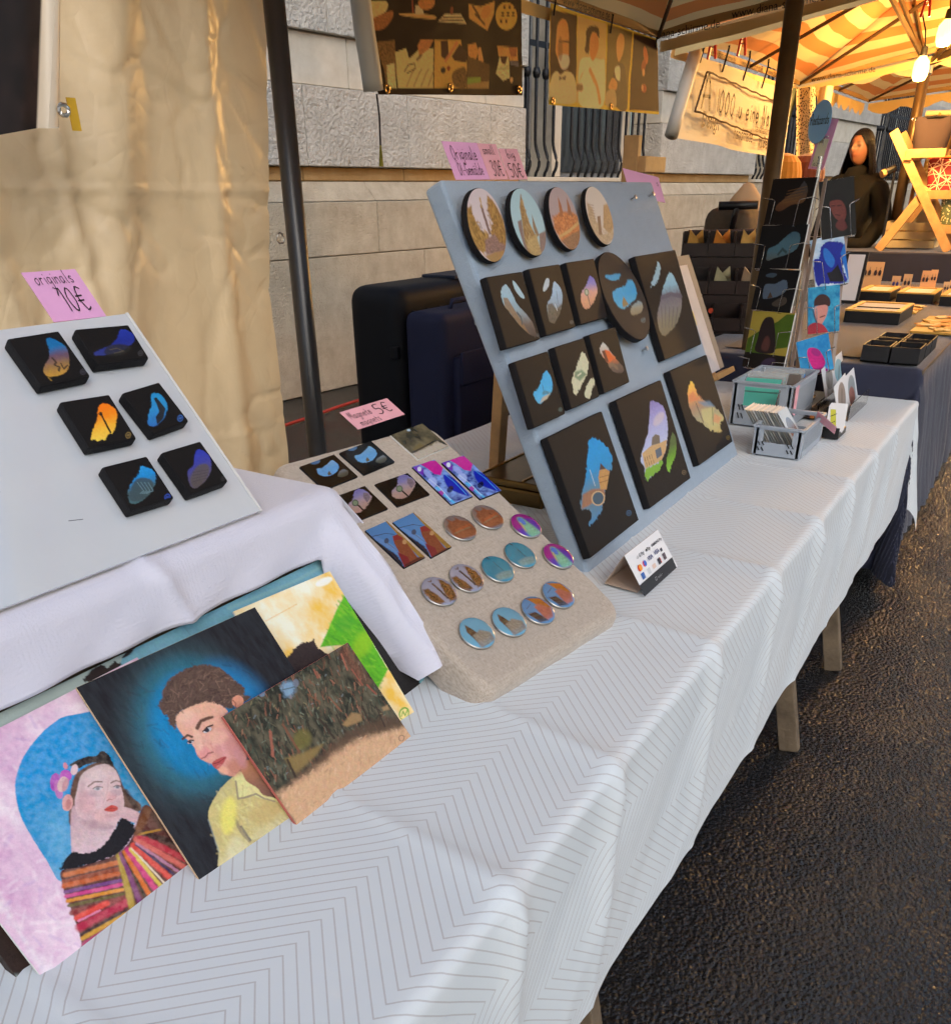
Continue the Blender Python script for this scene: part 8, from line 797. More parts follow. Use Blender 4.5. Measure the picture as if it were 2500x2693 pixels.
# sleeves in the large crate
TURQ=mat('turquoise_print',(92,190,172),.25,coat=.5); BRN=mat('brown_print',(112,104,98),.3,coat=.5); CLR=mat('clear_sleeve',(200,205,205),.15,alpha=.35)
for i,(x,m_,lab) in enumerate(((3.02,TURQ,'turquoise print in a clear sleeve, nearest in the large crate'),(3.045,mat('dark_print',(40,52,54),.3,coat=.4),'dark teal print in a sleeve, second in the large crate'),(3.07,TURQ,'turquoise print in a clear sleeve, third in the large crate'),(3.10,BRN,'grey brown print in a sleeve leaning in the large crate'))):
    mw=pose((x+.03,.80-.045*(i==3),.885+.008*(i==3)),Vector((.10,-.99,0)).normalized(),Vector((.75,.10,.65)).normalized()); o=thing('sleeved_print',lab,'print',mw=mw)
    obj('sleeve',MB().box((0,0,0),(.135,.16,.0012)).mesh('sleeve'),CLR,o); obj('card',MB().box((0,-.006,.0012),(.118,.128,.001)).mesh('card'),m_,o)
    if i in (0,2): obj('band',MB().box((0,.0,.002),(.118,.006,.0006)).mesh('band'),mat('band_dark',(70,120,112),.5),o)
o=thing('price_tag','pink folded tag hooked over the rim of the large crate','tag',(2.99,.67,.90)); 
obj('paper',MB().prism([(2.965,.665,.930),(3.01,.665,.930),(3.005,.664,.83),(2.968,.664,.842)],(0,-.0008,0)).mesh('paper'),PINK2,o,world=True)
o=thing('price_tag','pink tag sticking out of the small crate towards the street','tag',(2.70,.50,.86)); tmw=pose((2.80,.522,.866),Vector((-.22,-.85,-.48)).normalized(),Vector((-.55,-.1,.83)).normalized())
obj('paper',MB().box((0,0,0),(.082,.034,.0008)).mesh('paper'),PINK2,o,world=False); o.matrix_basis=tmw
# square cards in acrylic stands
ACR=mat('clear_acrylic',(245,240,230),.05,trans=1.,spec=.5); 
for k,lb in (('k1','two square cards with round city pictures in the rear clear stand'),('k2','square card with a round picture, nearer one in the front clear stand'),('k3','square card with a round church picture, farther one in the front clear stand')):
    c,t,u,w_,h_=ITEMS[k]; o=thing('picture_card',lb,'card',mw=pose(c,t,u)); obj('card',MB().box((0,0,-.0006),(w_,h_,.001)).mesh('card'),WHITEE,o); obj('print_face',painted_grid('print_face',w_,h_,ARTS[k],.3,z=.0003,seed=130),ARTP,o)
for x0,x1,y,lab in ((3.20,3.53,.528,'clear acrylic card stand at the street side of the table'),(3.17,3.66,.625,'clear acrylic card stand behind the front one')):
    t=thing('acrylic_stand',lab,'stand',((x0+x1)/2,y,TZ+.008))
    obj('front_lip',MB().box(((x0+x1)/2,y,.815),(x1-x0,.003,.055)).mesh('front_lip'),ACR,t,world=True); obj('base',MB().box(((x0+x1)/2,y+.03,.7895),(x1-x0,.06,.003)).mesh('base'),ACR,t,world=True)
t=thing('card_holder','small black holder with yellow and white business cards','holder',(2.97,.53,TZ+.008)); BLKP=mat('black_plastic',(22,22,24),.35)
obj('base',MB().box((2.985,.527,.797),(.115,.052,.02)).mesh('base',bevel=.002),BLKP,t,world=True); obj('back',MB().beam((3.02,.535,.80),(3.05,.55,.865),.05,.004,side=(1,0,0)).mesh('back'),BLKP,t,world=True); obj('front_lip',MB().box((2.93,.527,.808),(.004,.052,.03)).mesh('front_lip'),BLKP,t,world=True)
cm=pose((2.972,.527,.842),Vector((.2,-.98,0)).normalized(),Vector((.45,.09,.89)).normalized())
for i in range(5):
    mw=cm.copy(); mw.translation=cm.translation+Vector((.006*i,0,.001*i)); o=thing('business_card','yellow and white business card, front one in the black holder' if i==0 else 'white business card behind the yellow one in the black holder','card',mw=mw,group=None if i==0 else 'cards in the black holder')
    cdm=obj('paper',MB().box((0,0,0),(.052,.085,.0006)).mesh('paper'),CARD,o)
    if i==0:
        obj('yellow_print',MB().add([(-.01,-.042,.0007),(.008,-.042,.0007),(-.004,.03,.0007),(-.02,.03,.0007)],[(0,1,2,3)]).mesh('yellow_print'),mat('yellow_print',(206,204,60),.5),o)
        for y in (.012,-.012): obj('ink_line',MB().box((-.008,y,.001),(.02,.002,.0004),Matrix.Rotation(.5,3,'Z')).mesh('ink_line'),INK,o)
# ---- rotating postcard rack
WIRE=mat('chrome_wire',(196,198,200),.25,metal=.9)
ax=Vector((3.50,.83,0)); rk=thing('postcard_rack','rotating wire postcard rack at the far end of the white table','rack',(ax.x,ax.y,TZ+.008))
obj('base',MB().lathe([(.12,TZ+.009),(.12,TZ+.018),(.02,TZ+.026)],ax,24).mesh('base'),WIRE,rk,world=True); obj('axle',MB().tube([ax+Vector((0,0,TZ+.02)),ax+Vector((0,0,1.60))],.007,10).mesh('axle'),WIRE,rk,world=True)
FR=mat('rack_frame',(150,134,124),.5)
def pocket(key):
    c,t,u,w_,h_=ITEMS[key]; c,t,u=Vector(c),Vector(t),Vector(u); n=t.cross(u); b=c-u*h_/2; q=b.copy(); r_=.0016
    for s in (-1,1):
        e=b+t*s*w_*.28; top=e+u*h_*.52+n*.016
        obj('wire_pocket',MB().tube([b+t*s*w_*.55-n*.02+u*h_*.56,b+t*s*w_*.56+n*.016+u*h_*.58,top+t*s*w_*.06+u*h_*.02,top,e+n*.018-u*.004,e-n*.02-u*.004],r_,6).mesh('wire_pocket',smooth=True),WIRE,rk,world=True)
    obj('wire_shelf',MB().tube([b-t*w_*.5-n*.01-u*.004,b+t*w_*.5-n*.01-u*.004,Vector((ax.x,ax.y,b.z))],r_,6).mesh('wire_shelf'),WIRE,rk,world=True)
JL={'j1':'dark postcard with a lit facade glimpse, top of the left rack column','j2':'dark postcard with a blue grey slanted glimpse, second in the left rack column','j3':'dark postcard with a mask shaped glimpse, third in the left rack column','j4':'yellow and green postcard with a dark haired figure in the rack','j5':'brown black postcard, lowest in the left rack column','j6':'nearly black portrait postcard, top of the right rack column','j7':'blue and white portrait postcard in the right rack column','j8':'turquoise postcard of a face with brown hair and red shirt','j9':'blue postcard with a magenta head, lowest in the right rack column'}
for i,(k,lb) in enumerate(JL.items()):
    canvas_item(k,'postcard',lb,'postcard',.006,WHITEE,ARTP,.16,'postcards in the wire rack',bev=.0004,seed=140+i); pocket(k)
for a,b in ((('j1','j5')),(('j6','j9'))):
    ca,ta,ua,wa,ha=ITEMS[a]; cb,tb_,ub,wb,hb=ITEMS[b]; ca,cb,ta=Vector(ca),Vector(cb),Vector(ta)
    for s in (-1,1):
        n=ta.cross(Vector(ua)); obj('side_strip',MB().beam(ca+Vector(ua)*ha*.5+ta*s*wa*.56-n*.03,cb-Vector(ub)*hb*.5+ta*s*wb*.56-n*.03,.014,.003,side=n).mesh('side_strip'),FR,rk,world=True)
mwp,wq,hq=quad_pose(QUADS['s_post']); o=sign('s_post','tall pink postcard price sign on top of the wire rack',PINK,[],name='price_card')
obj('price_strip',MB().box((-wq*.02,-hq*.17,.0006),(wq*.62,hq*.56,.0008)).mesh('price_strip'),mat('pale_green_paper',(222,222,196),.7),o)
for tx,y in (('1 pcs 2E',.47),('3 pcs 5E',.93)): mb,_=script_text(tx,hq*.10,.0016); put('lettering',mb,INK,o,-wq*.30,hq/2-y*hq,.0014,sx=.36)
cc=sum((Vector(p) for p in QUADS['s_postc']),Vector())/4; t_,u_=Vector((-.4374,-.8992,.014)),Vector((.1305,-.0481,.9903)); u_=(u_-t_*u_.dot(t_)).normalized()
o2=thing('round_sign','light blue round sign reading Postcards above the pink price sign','sign',mw=pose(cc,t_,u_)); obj('disc',MB().lathe([(.056,-.001),(.056,.001)],(0,0,0),32).mesh('disc'),mat('sky_blue_card',(136,184,226),.6),o2); o2.matrix_basis=o2.matrix_basis@Matrix.Diagonal((.82,1.2,1,1))
mb,wd=script_text('Postcards',.026,.003); put('lettering',mb,INK,o2,-.048,-.006,.0016,sx=.096/wd)
obj('sign_clip',MB().tube([ax+Vector((0,0,1.58)),ax+Vector((.05,.02,1.60)),ax+Vector((.09,.02,1.60)),ax+Vector((.09,.02,1.66)),ax+Vector((.06,.0,1.66))],.0018,6).mesh('sign_clip'),WIRE,rk,world=True)
# ---- leaflet board beside the rack
fm=Vector((0,0,1.5)); Q=[fm+(Vector(p)-fm)*.833 for p in QUADS['fr2']]; tt=Vector((1,.016,0)).normalized(); uu=Vector(ug); TRc=Q[1]; BRc=Q[2]; hgt=(TRc-BRc).dot(uu)
lw=thing('leaflet_board','grey board with a white sheet and yellow note behind the grey display board','board',mw=pose(BRc,tt,uu))
obj('board',MB().box((-.16,hgt/2,-.012),(.40,hgt,.022)).mesh('board',bevel=.002),mat('grey_board_edge',(126,126,128),.6),lw)
obj('sheet',MB().box((-.175,hgt*.46,.0008),(.31,hgt*.92,.0008)).mesh('sheet'),mat('leaflet_sheet',(200,198,204),.6,var=.08,vscale=20.),lw)
for (x,y,wd,hh) in ((-.22,.70,.13,.26),(-.19,.22,.12,.28)): obj('photo_print',MB().box((x,hgt*y,.0016),(wd,hgt*hh,.0006)).mesh('photo_print'),mat('faded_photo',(150,146,152),.6,var=.4,vscale=35.,col2=(112,108,114)),lw)
obj('yellow_note',MB().box((-.16,hgt*.48,.0022),(.10,hgt*.12,.0006)).mesh('yellow_note'),mat('yellow_note',(222,206,130),.7),lw)
obj('ledge',MB().box((-.07,-.018,.012),(.20,.02,.05)).mesh('ledge',bevel=.002),WOOD,lw); obj('prop',MB().beam((-.07,-.02,-.01),(-.07,.30,-.16),.03,.02).mesh('prop'),WOOD,lw)
# ============================================================ BACKGROUND OF THE STALLS
# ---- suitcases behind the table
BSH=mat('black_shell',(16,16,20),.6,spec=.25); BNV=mat('navy_nylon',(26,28,58),.75,bump=.2,bscale=300.)
sc_=thing('hard_suitcase','large black hard shell suitcase standing behind the linen board','suitcase',(3.62,2.82,0))
b=MB().box((3.64,2.88,.585),(.92,.34,1.03)).mesh('shell',bevel=.10,bseg=6,smooth=True); obj('shell',b,BSH,sc_,world=True)
for i in range(7): obj('groove',MB().box((3.30+.115*i,2.706,.58),(.03,.012,.82)).mesh('groove',bevel=.004),BSH,sc_,world=True)
obj('latch',MB().box((3.185,2.75,.80),(.03,.05,.06)).mesh('latch',bevel=.008),BSH,sc_,world=True)
obj('blue_strap',MB().box((3.90,2.86,1.105),(.34,.22,.02)).mesh('blue_strap',bevel=.008),mat('blue_strap',(24,30,46),.7),sc_,world=True)
for x in (3.3,3.98): obj('wheel',MB().lathe([(.001,-.02),(.035,-.018),(.035,.018),(.001,.02)],(x,2.82,.04),14,Matrix.Rotation(math.pi/2,3,'Y')).mesh('wheel'),BSH,sc_,world=True)
nv=thing('soft_suitcase','dark navy soft suitcase in front of the black hard one','suitcase',(3.62,2.56,0))
obj('body',MB().box((3.64,2.58,.53),(.66,.24,.93)).mesh('body',bevel=.06,bseg=5,smooth=True),BNV,nv,world=True); obj('front_pocket',MB().box((3.66,2.452,.46),(.54,.05,.66)).mesh('front_pocket',bevel=.024,bseg=4,smooth=True),BNV,nv,world=True)
obj('pocket_flap',MB().box((3.66,2.424,.73),(.50,.016,.16)).mesh('pocket_flap',bevel=.007),BNV,nv,world=True); obj('badge',MB().lathe([(.016,-.004),(.016,.004)],(3.60,2.455,.93),12,Matrix.Rotation(math.pi/2,3,'X')).mesh('badge'),STEEL,nv,world=True)
obj('handle',MB().tube([(3.52,2.56,.99),(3.54,2.56,1.03),(3.72,2.56,1.03),(3.74,2.56,.99)],.011,8).mesh('handle',smooth=True),BNV,nv,world=True)
for x in (3.42,3.86): obj('wheel',MB().lathe([(.001,-.02),(.033,-.018),(.033,.018),(.001,.02)],(x,2.6,.035),14,Matrix.Rotation(math.pi/2,3,'Y')).mesh('wheel'),BSH,nv,world=True)
sc_.matrix_basis=Matrix.Translation((.34,0,0))@sc_.matrix_basis; nv.matrix_basis=Matrix.Translation((.22,0,0))@nv.matrix_basis
# ---- photo banners hanging from the umbrella rim
BAN=mat('banner_vinyl',rough=.6,spec=.2,attr='Col'); BACK=mat('banner_back',(200,190,172),.5)
def transl(m,f):
    n=m.node_tree.nodes; l=m.node_tree.links; b=n['Principled BSDF']; tr=N(m,'ShaderNodeBsdfTranslucent'); ms=N(m,'ShaderNodeMixShader'); ms.inputs[0].default_value=f
    src=b.inputs['Base Color'].links[0].from_socket if b.inputs['Base Color'].links else None
    if src: l.new(src,tr.inputs[0])
    else: tr.inputs[0].default_value=b.inputs['Base Color'].default_value
    l.new(b.outputs[0],ms.inputs[1]); l.new(tr.outputs[0],ms.inputs[2]); l.new(ms.outputs[0],n['Material Output'].inputs[0])
transl(BAN,.4)
def banner(q,ops,w_,h_,step,amp=.02,freq=9.,sag=.0,seed=1):
    TL,TR,BR,BL=[np.array(p) for p in q]; nx=int(w_*100/step); ny=int(h_*100/step); U,Vv=np.meshgrid(np.linspace(0,1,nx),np.linspace(0,1,ny))
    P=(TL*(1-U[...,None])+TR*U[...,None])*(1-Vv[...,None])+(BL*(1-U[...,None])+BR*U[...,None])*Vv[...,None]
    P[...,1]+=amp*(np.sin(U*freq+Vv*1.3)*.6+(fbm(U*4,Vv*3,seed,3)-.5)*1.6); P[...,2]-=sag*np.sin(math.pi*U)*Vv
    return grid_mesh('printed_sheet',P,paint(ops,U*w_*100,Vv*h_*100,seed,1.7)),P
CORD=mat('black_cord',(20,18,18),.8)
def banner_thing(key,label,step,eyelets,seed,amp=.006):
    w_,h_=ITEMS[key][3:5]; me,P=banner(QUADS[key],ARTS[key],w_,h_,step,amp,seed=seed); t=thing('photo_banner',label,'banner',tuple(P[-1].mean(0)))
    obj('printed_sheet',me,BAN,t,world=True)
    for u,v in eyelets:
        p=P[int(v*(P.shape[0]-1)),int(u*(P.shape[1]-1))]; obj('eyelet',torus((p[0],p[1]-.004,p[2]),.011,.004,(0,1,0),12).mesh('eyelet'),BRASS,t,world=True)
    for u in (.02,.5,.98):
        p=P[0,int(u*(P.shape[1]-1))]; obj('cord',MB().tube([(p[0],p[1]-.006,p[2]-.04),(p[0]+.01,p[1]-.01,p[2]+.03),(p[0],2.06,2.21)],.004,5).mesh('cord'),CORD,t,world=True)
    return t,P
t,P=banner_thing('b1','dark vinyl banner with sepia photos of crafting hands hanging from the umbrella',.42,((.05,.96),(.44,.95),(.97,.96)),31)
# rolled left edge of the banner and its tassel cord
e=P[:,0]; obj('rolled_edge',MB().tube([(p[0]-.028,p[1]-.005,p[2]) for p in e[::8]],.032,12).mesh('rolled_edge',smooth=True),BACK,t,world=True)
tp_=e[-1]; cdt=thing('cord_tassel','black cord with a yellow green tassel hanging below the hands banner','tassel',(tp_[0],tp_[1],tp_[2]-.2))
obj('cord',MB().tube([(tp_[0]-.02,tp_[1]-.01,tp_[2]),(tp_[0]-.012,tp_[1]-.01,tp_[2]-.06),(tp_[0]-.014,tp_[1]-.01,tp_[2]-.14)],.003,5).mesh('cord'),CORD,cdt,world=True); obj('tassel',MB().tube([(tp_[0]-.014,tp_[1]-.01,tp_[2]-.14),(tp_[0]-.016,tp_[1]-.01,tp_[2]-.20)],[.003,.008],7).mesh('tassel'),mat('tassel_yarn',(150,140,50),.9),cdt,world=True)
banner_thing('b2','yellow framed banner with four portrait photos hanging from the umbrella',.5,((.03,.97),(.5,.97)),32)
# white banner of the sewing stall
WB=mat('white_banner',(232,222,196),.55,spec=.35); transl(WB,.35)
q=[Vector(p) for p in QUADS['b3']]; TL,TR,BR,BL=[np.array(p) for p in q]; nx,ny=70,26; U,Vv=np.meshgrid(np.linspace(0,1,nx),np.linspace(0,1,ny)); P=(TL*(1-U[...,None])+TR*U[...,None])*(1-Vv[...,None])+(BL*(1-U[...,None])+BR*U[...,None])*Vv[...,None]; P[...,1]+=.02*np.sin(U*11+Vv)
bt=thing('stall_banner','white banner lettered Design handmade in Berlin of the sewing stall','banner',tuple(P.mean((0,1)))); obj('sheet',grid_mesh('sheet',P),WB,bt,world=True)
mwB,wB,hB=quad_pose(QUADS['b3'])
obj('rolled_edge',MB().tube([tuple(p) for p in (P[:,0]+np.array([-.03,-.02,0]))[::5]],.038,12).mesh('rolled_edge',smooth=True),BACK,bt,world=True)
def on_banner(me,m,fx,fy,sx=1.): 
    o=obj('lettering',me if not isinstance(me,MB) else me.mesh('lettering'),m,bt); o.matrix_basis=bt.matrix_basis.inverted()@mwB@Matrix.Translation((-wB/2+fx*wB,hB/2-fy*hB,.045))@Matrix.Diagonal((sx,1,1,1))
BRI=mat('brown_print_ink',(70,48,26),.6)
mb,_=script_text('A',hB*.42,.016); on_banner(mb,BRI,.10,.62,1.5)
mb,wd=script_text('IOOO u eine Nat',hB*.26,.011,track=1.15); on_banner(mb,BRI,.25,.60,wB*.68/wd)
for tx,fx,fy,s in (('Design',.12,.83,.115),('handmade',.46,.88,.10),('in Berlin',.77,.92,.105),('handmasterin',.70,.72,.07)):
    me,wd=print_text(tx,s,.0008); on_banner(me,BRI,fx,fy)
for a,b in (((.12,.2),(.96,.24)),((.05,.68),(.93,.80)),((.05,.68),(.12,.2)),((.93,.80),(.96,.24))):
    on_banner(MB().tube([(wB*(a[0]+(b[0]-a[0])*k/14),-hB*(a[1]+(b[1]-a[1])*k/14)+.006*(k%2),0) for k in range(15)],.006,4),BRI,0,0)
for fx in (.1,.32,.55,.78):
    p=mwB@Vector((-wB/2+fx*wB,hB*.40,.01)); obj('hanger',MB().tube([p,p+Vector((.02,-.02,.12)),p+Vector((0,-.02,.24))],.006,5).mesh('hanger'),CORD,bt,world=True)
# clothes pegs on the rim
PEG=mat('red_plastic',(206,36,26),.4)
for x,y,z,lab in ((5.52,1.98,2.20,'left red clothes peg clipped to the umbrella edge'),(5.66,1.86,2.22,'second red clothes peg beside the left one on the umbrella edge'),(6.3,1.05,2.40,'red topped wooden peg hanging near the lit bulbs')):
    t=thing('clothes_peg',lab,'peg',(x,y,z))
    for s in (-1,1): obj('jaw',MB().beam((x,y+s*.006,z+.055),(x,y+s*.022,z-.06),.02,.012).mesh('jaw',bevel=.002),PEG if s<0 or y>1 else WOOD,t,world=True)
    obj('spring',torus((x,y,z+.005),.010,.003,(1,0,0),10).mesh('spring'),STEEL,t,world=True)
# dark poster with a curled edge at the left top
q=QUADS['b0']; TL,TR,BR,BL=[Vector(p) for p in q]; nx,ny=46,34; P=np.zeros((ny,nx,3)); cols=np.zeros((ny,nx,3))
dkb,wht=lin((40,27,24)),lin((222,208,186))
for j in range(ny):
    v=j/(ny-1)
    for i in range(nx):
        u=i/(nx-1); L_=TL.lerp(BL,v); Rr=TR.lerp(BR,v); p=L_.lerp(Rr,min(u/.80,1.)); 
        if u>.80: a=(u-.80)/.20*3.4; p=p+Vector((.020*math.sin(a)*(.6+.6*v),-.020*(1-math.cos(a)),.0))
        P[j,i]=p; n_=.75+.5*mnoise.noise(Vector((u*9,v*7,1))); cols[j,i]=dkb*n_*(1.6 if mnoise.noise(Vector((u*3,v*4,5)))>.25 else 1.) if u<.80 else wht
pt_=thing('dark_poster','dark photo poster with a curled white edge in front of the tarpaulin','poster',tuple(BL)); obj('sheet',grid_mesh('sheet',P,cols),mat('poster_vinyl',rough=.4,attr='Col'),pt_,world=True)
obj('eyelet',torus(P[ny-5,int(nx*.93)]+np.array([0,-.012,0]),.008,.0035,(.3,1,0),12).mesh('eyelet'),STEEL,pt_,world=True)
obj('tape',MB().box((1.112,1.56,1.63),(.018,.002,.05)).mesh('tape'),mat('yellow_tape',(214,172,40),.5),pt_,world=True)
obj('hanging_cord',MB().tube([TL,TL+Vector((0,.1,.35))],.004,5).mesh('hanging_cord'),CORD,pt_,world=True)
# ---- lit bulbs
BULB=mat('lit_bulb',(255,214,140),.4,emis=((255,196,84),7.)); SOCK=mat('lamp_socket',(30,28,26),.6)
def bulb(label,p,energy):
    p=Vector(p); t=thing('light_bulb',label,'lamp',p)
    mb=MB().lathe([(.020,.062),(.030,.05),(.046,.03),(.050,-.012),(.048,-.05),(.034,-.075),(.001,-.082)],(0,0,0),20); obj('glass_bulb',mb.mesh('glass_bulb',smooth=True),BULB,t)
    obj('socket',MB().lathe([(.02,.058),(.022,.075),(.018,.11),(.006,.115)],(0,0,0),14).mesh('socket'),SOCK,t); obj('cable',MB().tube([(0,0,.11),(.02,.02,.20),(0.1,.08,.32)],.005,6).mesh('cable'),CORD,t)
    l=bpy.data.lights.new('bulb_light','POINT'); l.energy=energy; l.color=(1.,.55,.17); l.shadow_soft_size=.06; o=bpy.data.objects.new('bulb_light',l); COL.objects.link(o); o.parent=t; o.location=(-.03,-.03,-.16)
bulb('lit warm bulb hanging on the umbrella mast, lower of the two',(7.32,1.182,2.205),46)
bulb('lit warm bulb at the right picture edge, upper of the two',(7.0,1.03,2.35),38)
bulb('third lit bulb of the string, nearest the street, mirrored on the wet asphalt',(6.7,-.1,2.2),28)
bulb('lit bulb under the farthest umbrella on the street side',(9.4,-.2,2.2),190)
# ---- stepped drawers with folded cards
DW=mat('dark_wood',(40,24,20),.4,var=.3,vscale=10.); CCOL=[(214,160,70),(226,140,40),(232,180,90),(186,180,140),(166,140,110),(196,190,170)]
dr=thing('drawer_cabinet','dark wooden stepped drawer unit with folded cards between the two stalls','drawers',(4.5,1.5,.892))
obj('back_board',MB().beam((4.72,1.72,1.27),(5.02,1.38,1.27),.10,.02,side=(.75,.66,0)).mesh('back_board'),mat('reddish_wood',(72,42,34),.5),dr,world=True)
dirw=Vector((.33,-.94,0)).normalized(); dirx=Vector((-.94,-.33,0)).normalized()
k=0
for row,(o0,zz) in enumerate(((Vector((4.66,1.66,0)),1.205),(Vector((4.46,1.57,0)),1.05),(Vector((4.28,1.47,0)),.905))):
    for i in range(3):
        c0=o0+dirw*(.13*i); rotm=Matrix((dirw,dirx*-1,Vector((0,0,1)))).transposed(); mb=MB(); h=.11
        for a,b_ in (((-.062,0),(.004,.16)),((.062,0),(.004,.16))): mb.box(c0+rotm@Vector((a[0],0,zz-c0.z+h/2)),(b_[0],b_[1],h),rotm)
        mb.box(c0+rotm@Vector((0,-.08,zz+h*.28)),(.124,.004,h*.55),rotm); mb.box(c0+rotm@Vector((0,.08,zz+h/2)),(.124,.004,h),rotm); mb.box(c0+rotm@Vector((0,0,zz+.003)),(.124,.16,.004),rotm)
        obj('drawer',mb.mesh('drawer'),DW,dr,world=True)
    obj('step',MB().box(o0+dirw*.13+Vector((.03,.01,(zz+.885)/2)),(.40,.20,max(zz-.893,.01)),Matrix((dirw,dirx*-1,Vector((0,0,1)))).transposed()).mesh('step'),DW,dr,world=True)
LBL=['golden folded card in the left drawer of the top step','bright orange folded card in the middle drawer of the top step','yellow folded card in the right drawer of the top step','pale green folded card in the left drawer of the middle step','tan folded card in the right drawer of the middle step']
for i,(r_,cidx) in enumerate(((0,0),(0,1),(0,2),(1,1),(1,2))):
    o0,zz=((Vector((4.66,1.66,0)),1.205),(Vector((4.46,1.57,0)),1.05))[r_]; c0=o0+dirw*(.13*cidx)+Vector((0,0,zz+.075)); t=thing('folded_card',LBL[i],'card',c0)
    rm=Matrix((dirw,dirx*-1,Vector((0,0,1)))).transposed()@Matrix.Rotation(random.uniform(-.25,.25),3,'Z')
    for s,wd in ((-1,.9),(1,1.)):
        tri=[(-.045*wd,0,-.03),(.045*wd,0,-.03),(.03*s,0,.045)]; obj('leaf',MB().prism([c0+rm@Vector((x,y+s*.02,z)) for x,y,z in tri],rm@Vector((0,.03,0))).mesh('leaf'),mat('folded_card_%d'%i,CCOL[i],.6,var=.2,vscale=30.),t,world=True)
o=thing('round_sticker','small orange round sticker on the lowest dark drawer','sticker',(4.20,1.44,1.0)); obj('disc',MB().lathe([(.012,0),(.012,.002)],(4.165,1.375,1.005),14,Matrix.Rotation(-1.57,3,'Y')).mesh('disc'),mat('orange_sticker',(236,86,48),.5),o,world=True)
bp_=thing('travel_bag','brown cloth bag with a black trolley handle in front of the stone plinth','bag',(5.25,1.66,.89)); 
me=MB().box((5.30,1.68,1.16),(.34,.26,.52)).mesh('body',bevel=.10,bseg=5,smooth=True); obj('body',me,mat('brown_cloth',(96,80,62),.9,var=.3,vscale=12.),bp_,world=True)
obj('trolley_handle',MB().tube([(5.10,1.62,1.30),(5.08,1.60,1.42),(5.09,1.62,1.425)],.016,8).tube([(5.05,1.69,1.425),(5.12,1.50,1.43)],.022,8).mesh('trolley_handle',smooth=True),BLKP,bp_,world=True)
sk_=thing('cloth_sack','beige cloth sack lying behind the travel bag','sack',(5.62,1.72,.9)); 
ms=MB().lathe([(.001,.9),(.16,.92),(.20,1.1),(.17,1.30),(.09,1.45),(.03,1.53),(.001,1.54)],(5.62,1.72,0),18); 
me=ms.mesh('body',smooth=True); 
for v in me.vertices: n_=mnoise.noise(v.co*9); v.co.x+=n_*.025; v.co.y+=n_*.02
obj('body',me,mat('beige_cloth',(188,160,124),.9),sk_,world=True)
# ---- neighbour's goods
GOLD=mat('gold_wood',(214,164,74),.5,var=.25,vscale=14.); BOXB=mat('black_box',(26,25,28),.5)
def tray(label,x,y,z,w_,d_,h,rz=0,fill=None):
    t=thing('gift_box',label,'box',(x,y,z),rz,group='black gift boxes on the jewellery table'); th=.004
    mb=MB().box((0,0,.003),(w_,d_,.005))
    obj('bottom',mb.mesh('bottom'),BOXB,t)
    for s in (-1,1): obj('side',MB().box((s*(w_/2-th/2),0,h/2+.001),(th,d_,h)).mesh('side'),BOXB,t); obj('side',MB().box((0,s*(d_/2-th/2),h/2+.001),(w_-2*th-.001,th,h)).mesh('side'),BOXB,t)
    if fill: obj('insert',MB().box((0,0,h*.45),(w_*.86,d_*.86,.004)).mesh('insert'),mat('insert_paper',(196,188,182),.7),t)
NZ=.901
pos=['front','middle','back']
for r in range(3):
    for c_ in range(2):
        tray('open black gift box with pale lining, %s pair, away from street'%pos[r] if c_==0 else 'open empty black gift box, %s pair, on the street side'%pos[r],3.74+.17*r+.08,.565-.107*c_-.03*r*0,NZ,.155,.10,.05+.012*(r==0),0,fill=(c_==0))
def frame(label,x,y,z,w_,d_,h,rz=0.,bars=0):
    t=thing('framed_picture',label,'frame',(x,y,z),rz,group='deep frames on the jewellery table')
    obj('case',MB().box((0,0,h/2),(w_,d_,h)).mesh('case',bevel=.002),BOXB,t)
    for s in (-1,1): obj('frame_bar',MB().box((s*(w_/2-.012),0,h+.004),(.026,d_+.002,.008)).mesh('frame_bar'),GOLD,t); obj('frame_bar',MB().box((0,s*(d_/2-.012),h+.0042),(w_-.052,.026,.008)).mesh('frame_bar'),GOLD,t)
    obj('mount',MB().box((0,0,h+.001),(w_-.05,d_-.05,.002)).mesh('mount'),mat('mount_card',(206,198,186),.7),t)
    for k in range(bars): obj('divider',MB().box((-w_*.1+.1*k,0,h+.004),(.008,d_-.05,.006)).mesh('divider'),BOXB,t)
frame('long gold edged frame with two pale strips, nearest of the frames',5.10,.79,NZ,.42,.26,.055,bars=1); frame('gold edged frame with a dark pendant, middle of the far frames',6.1,.74,NZ,.36,.20,.05); frame('gold edged frame farthest from the street',6.12,.97,NZ,.36,.18,.05); frame('gold edged frame at the street side of the table',6.05,.50,NZ,.40,.20,.05)
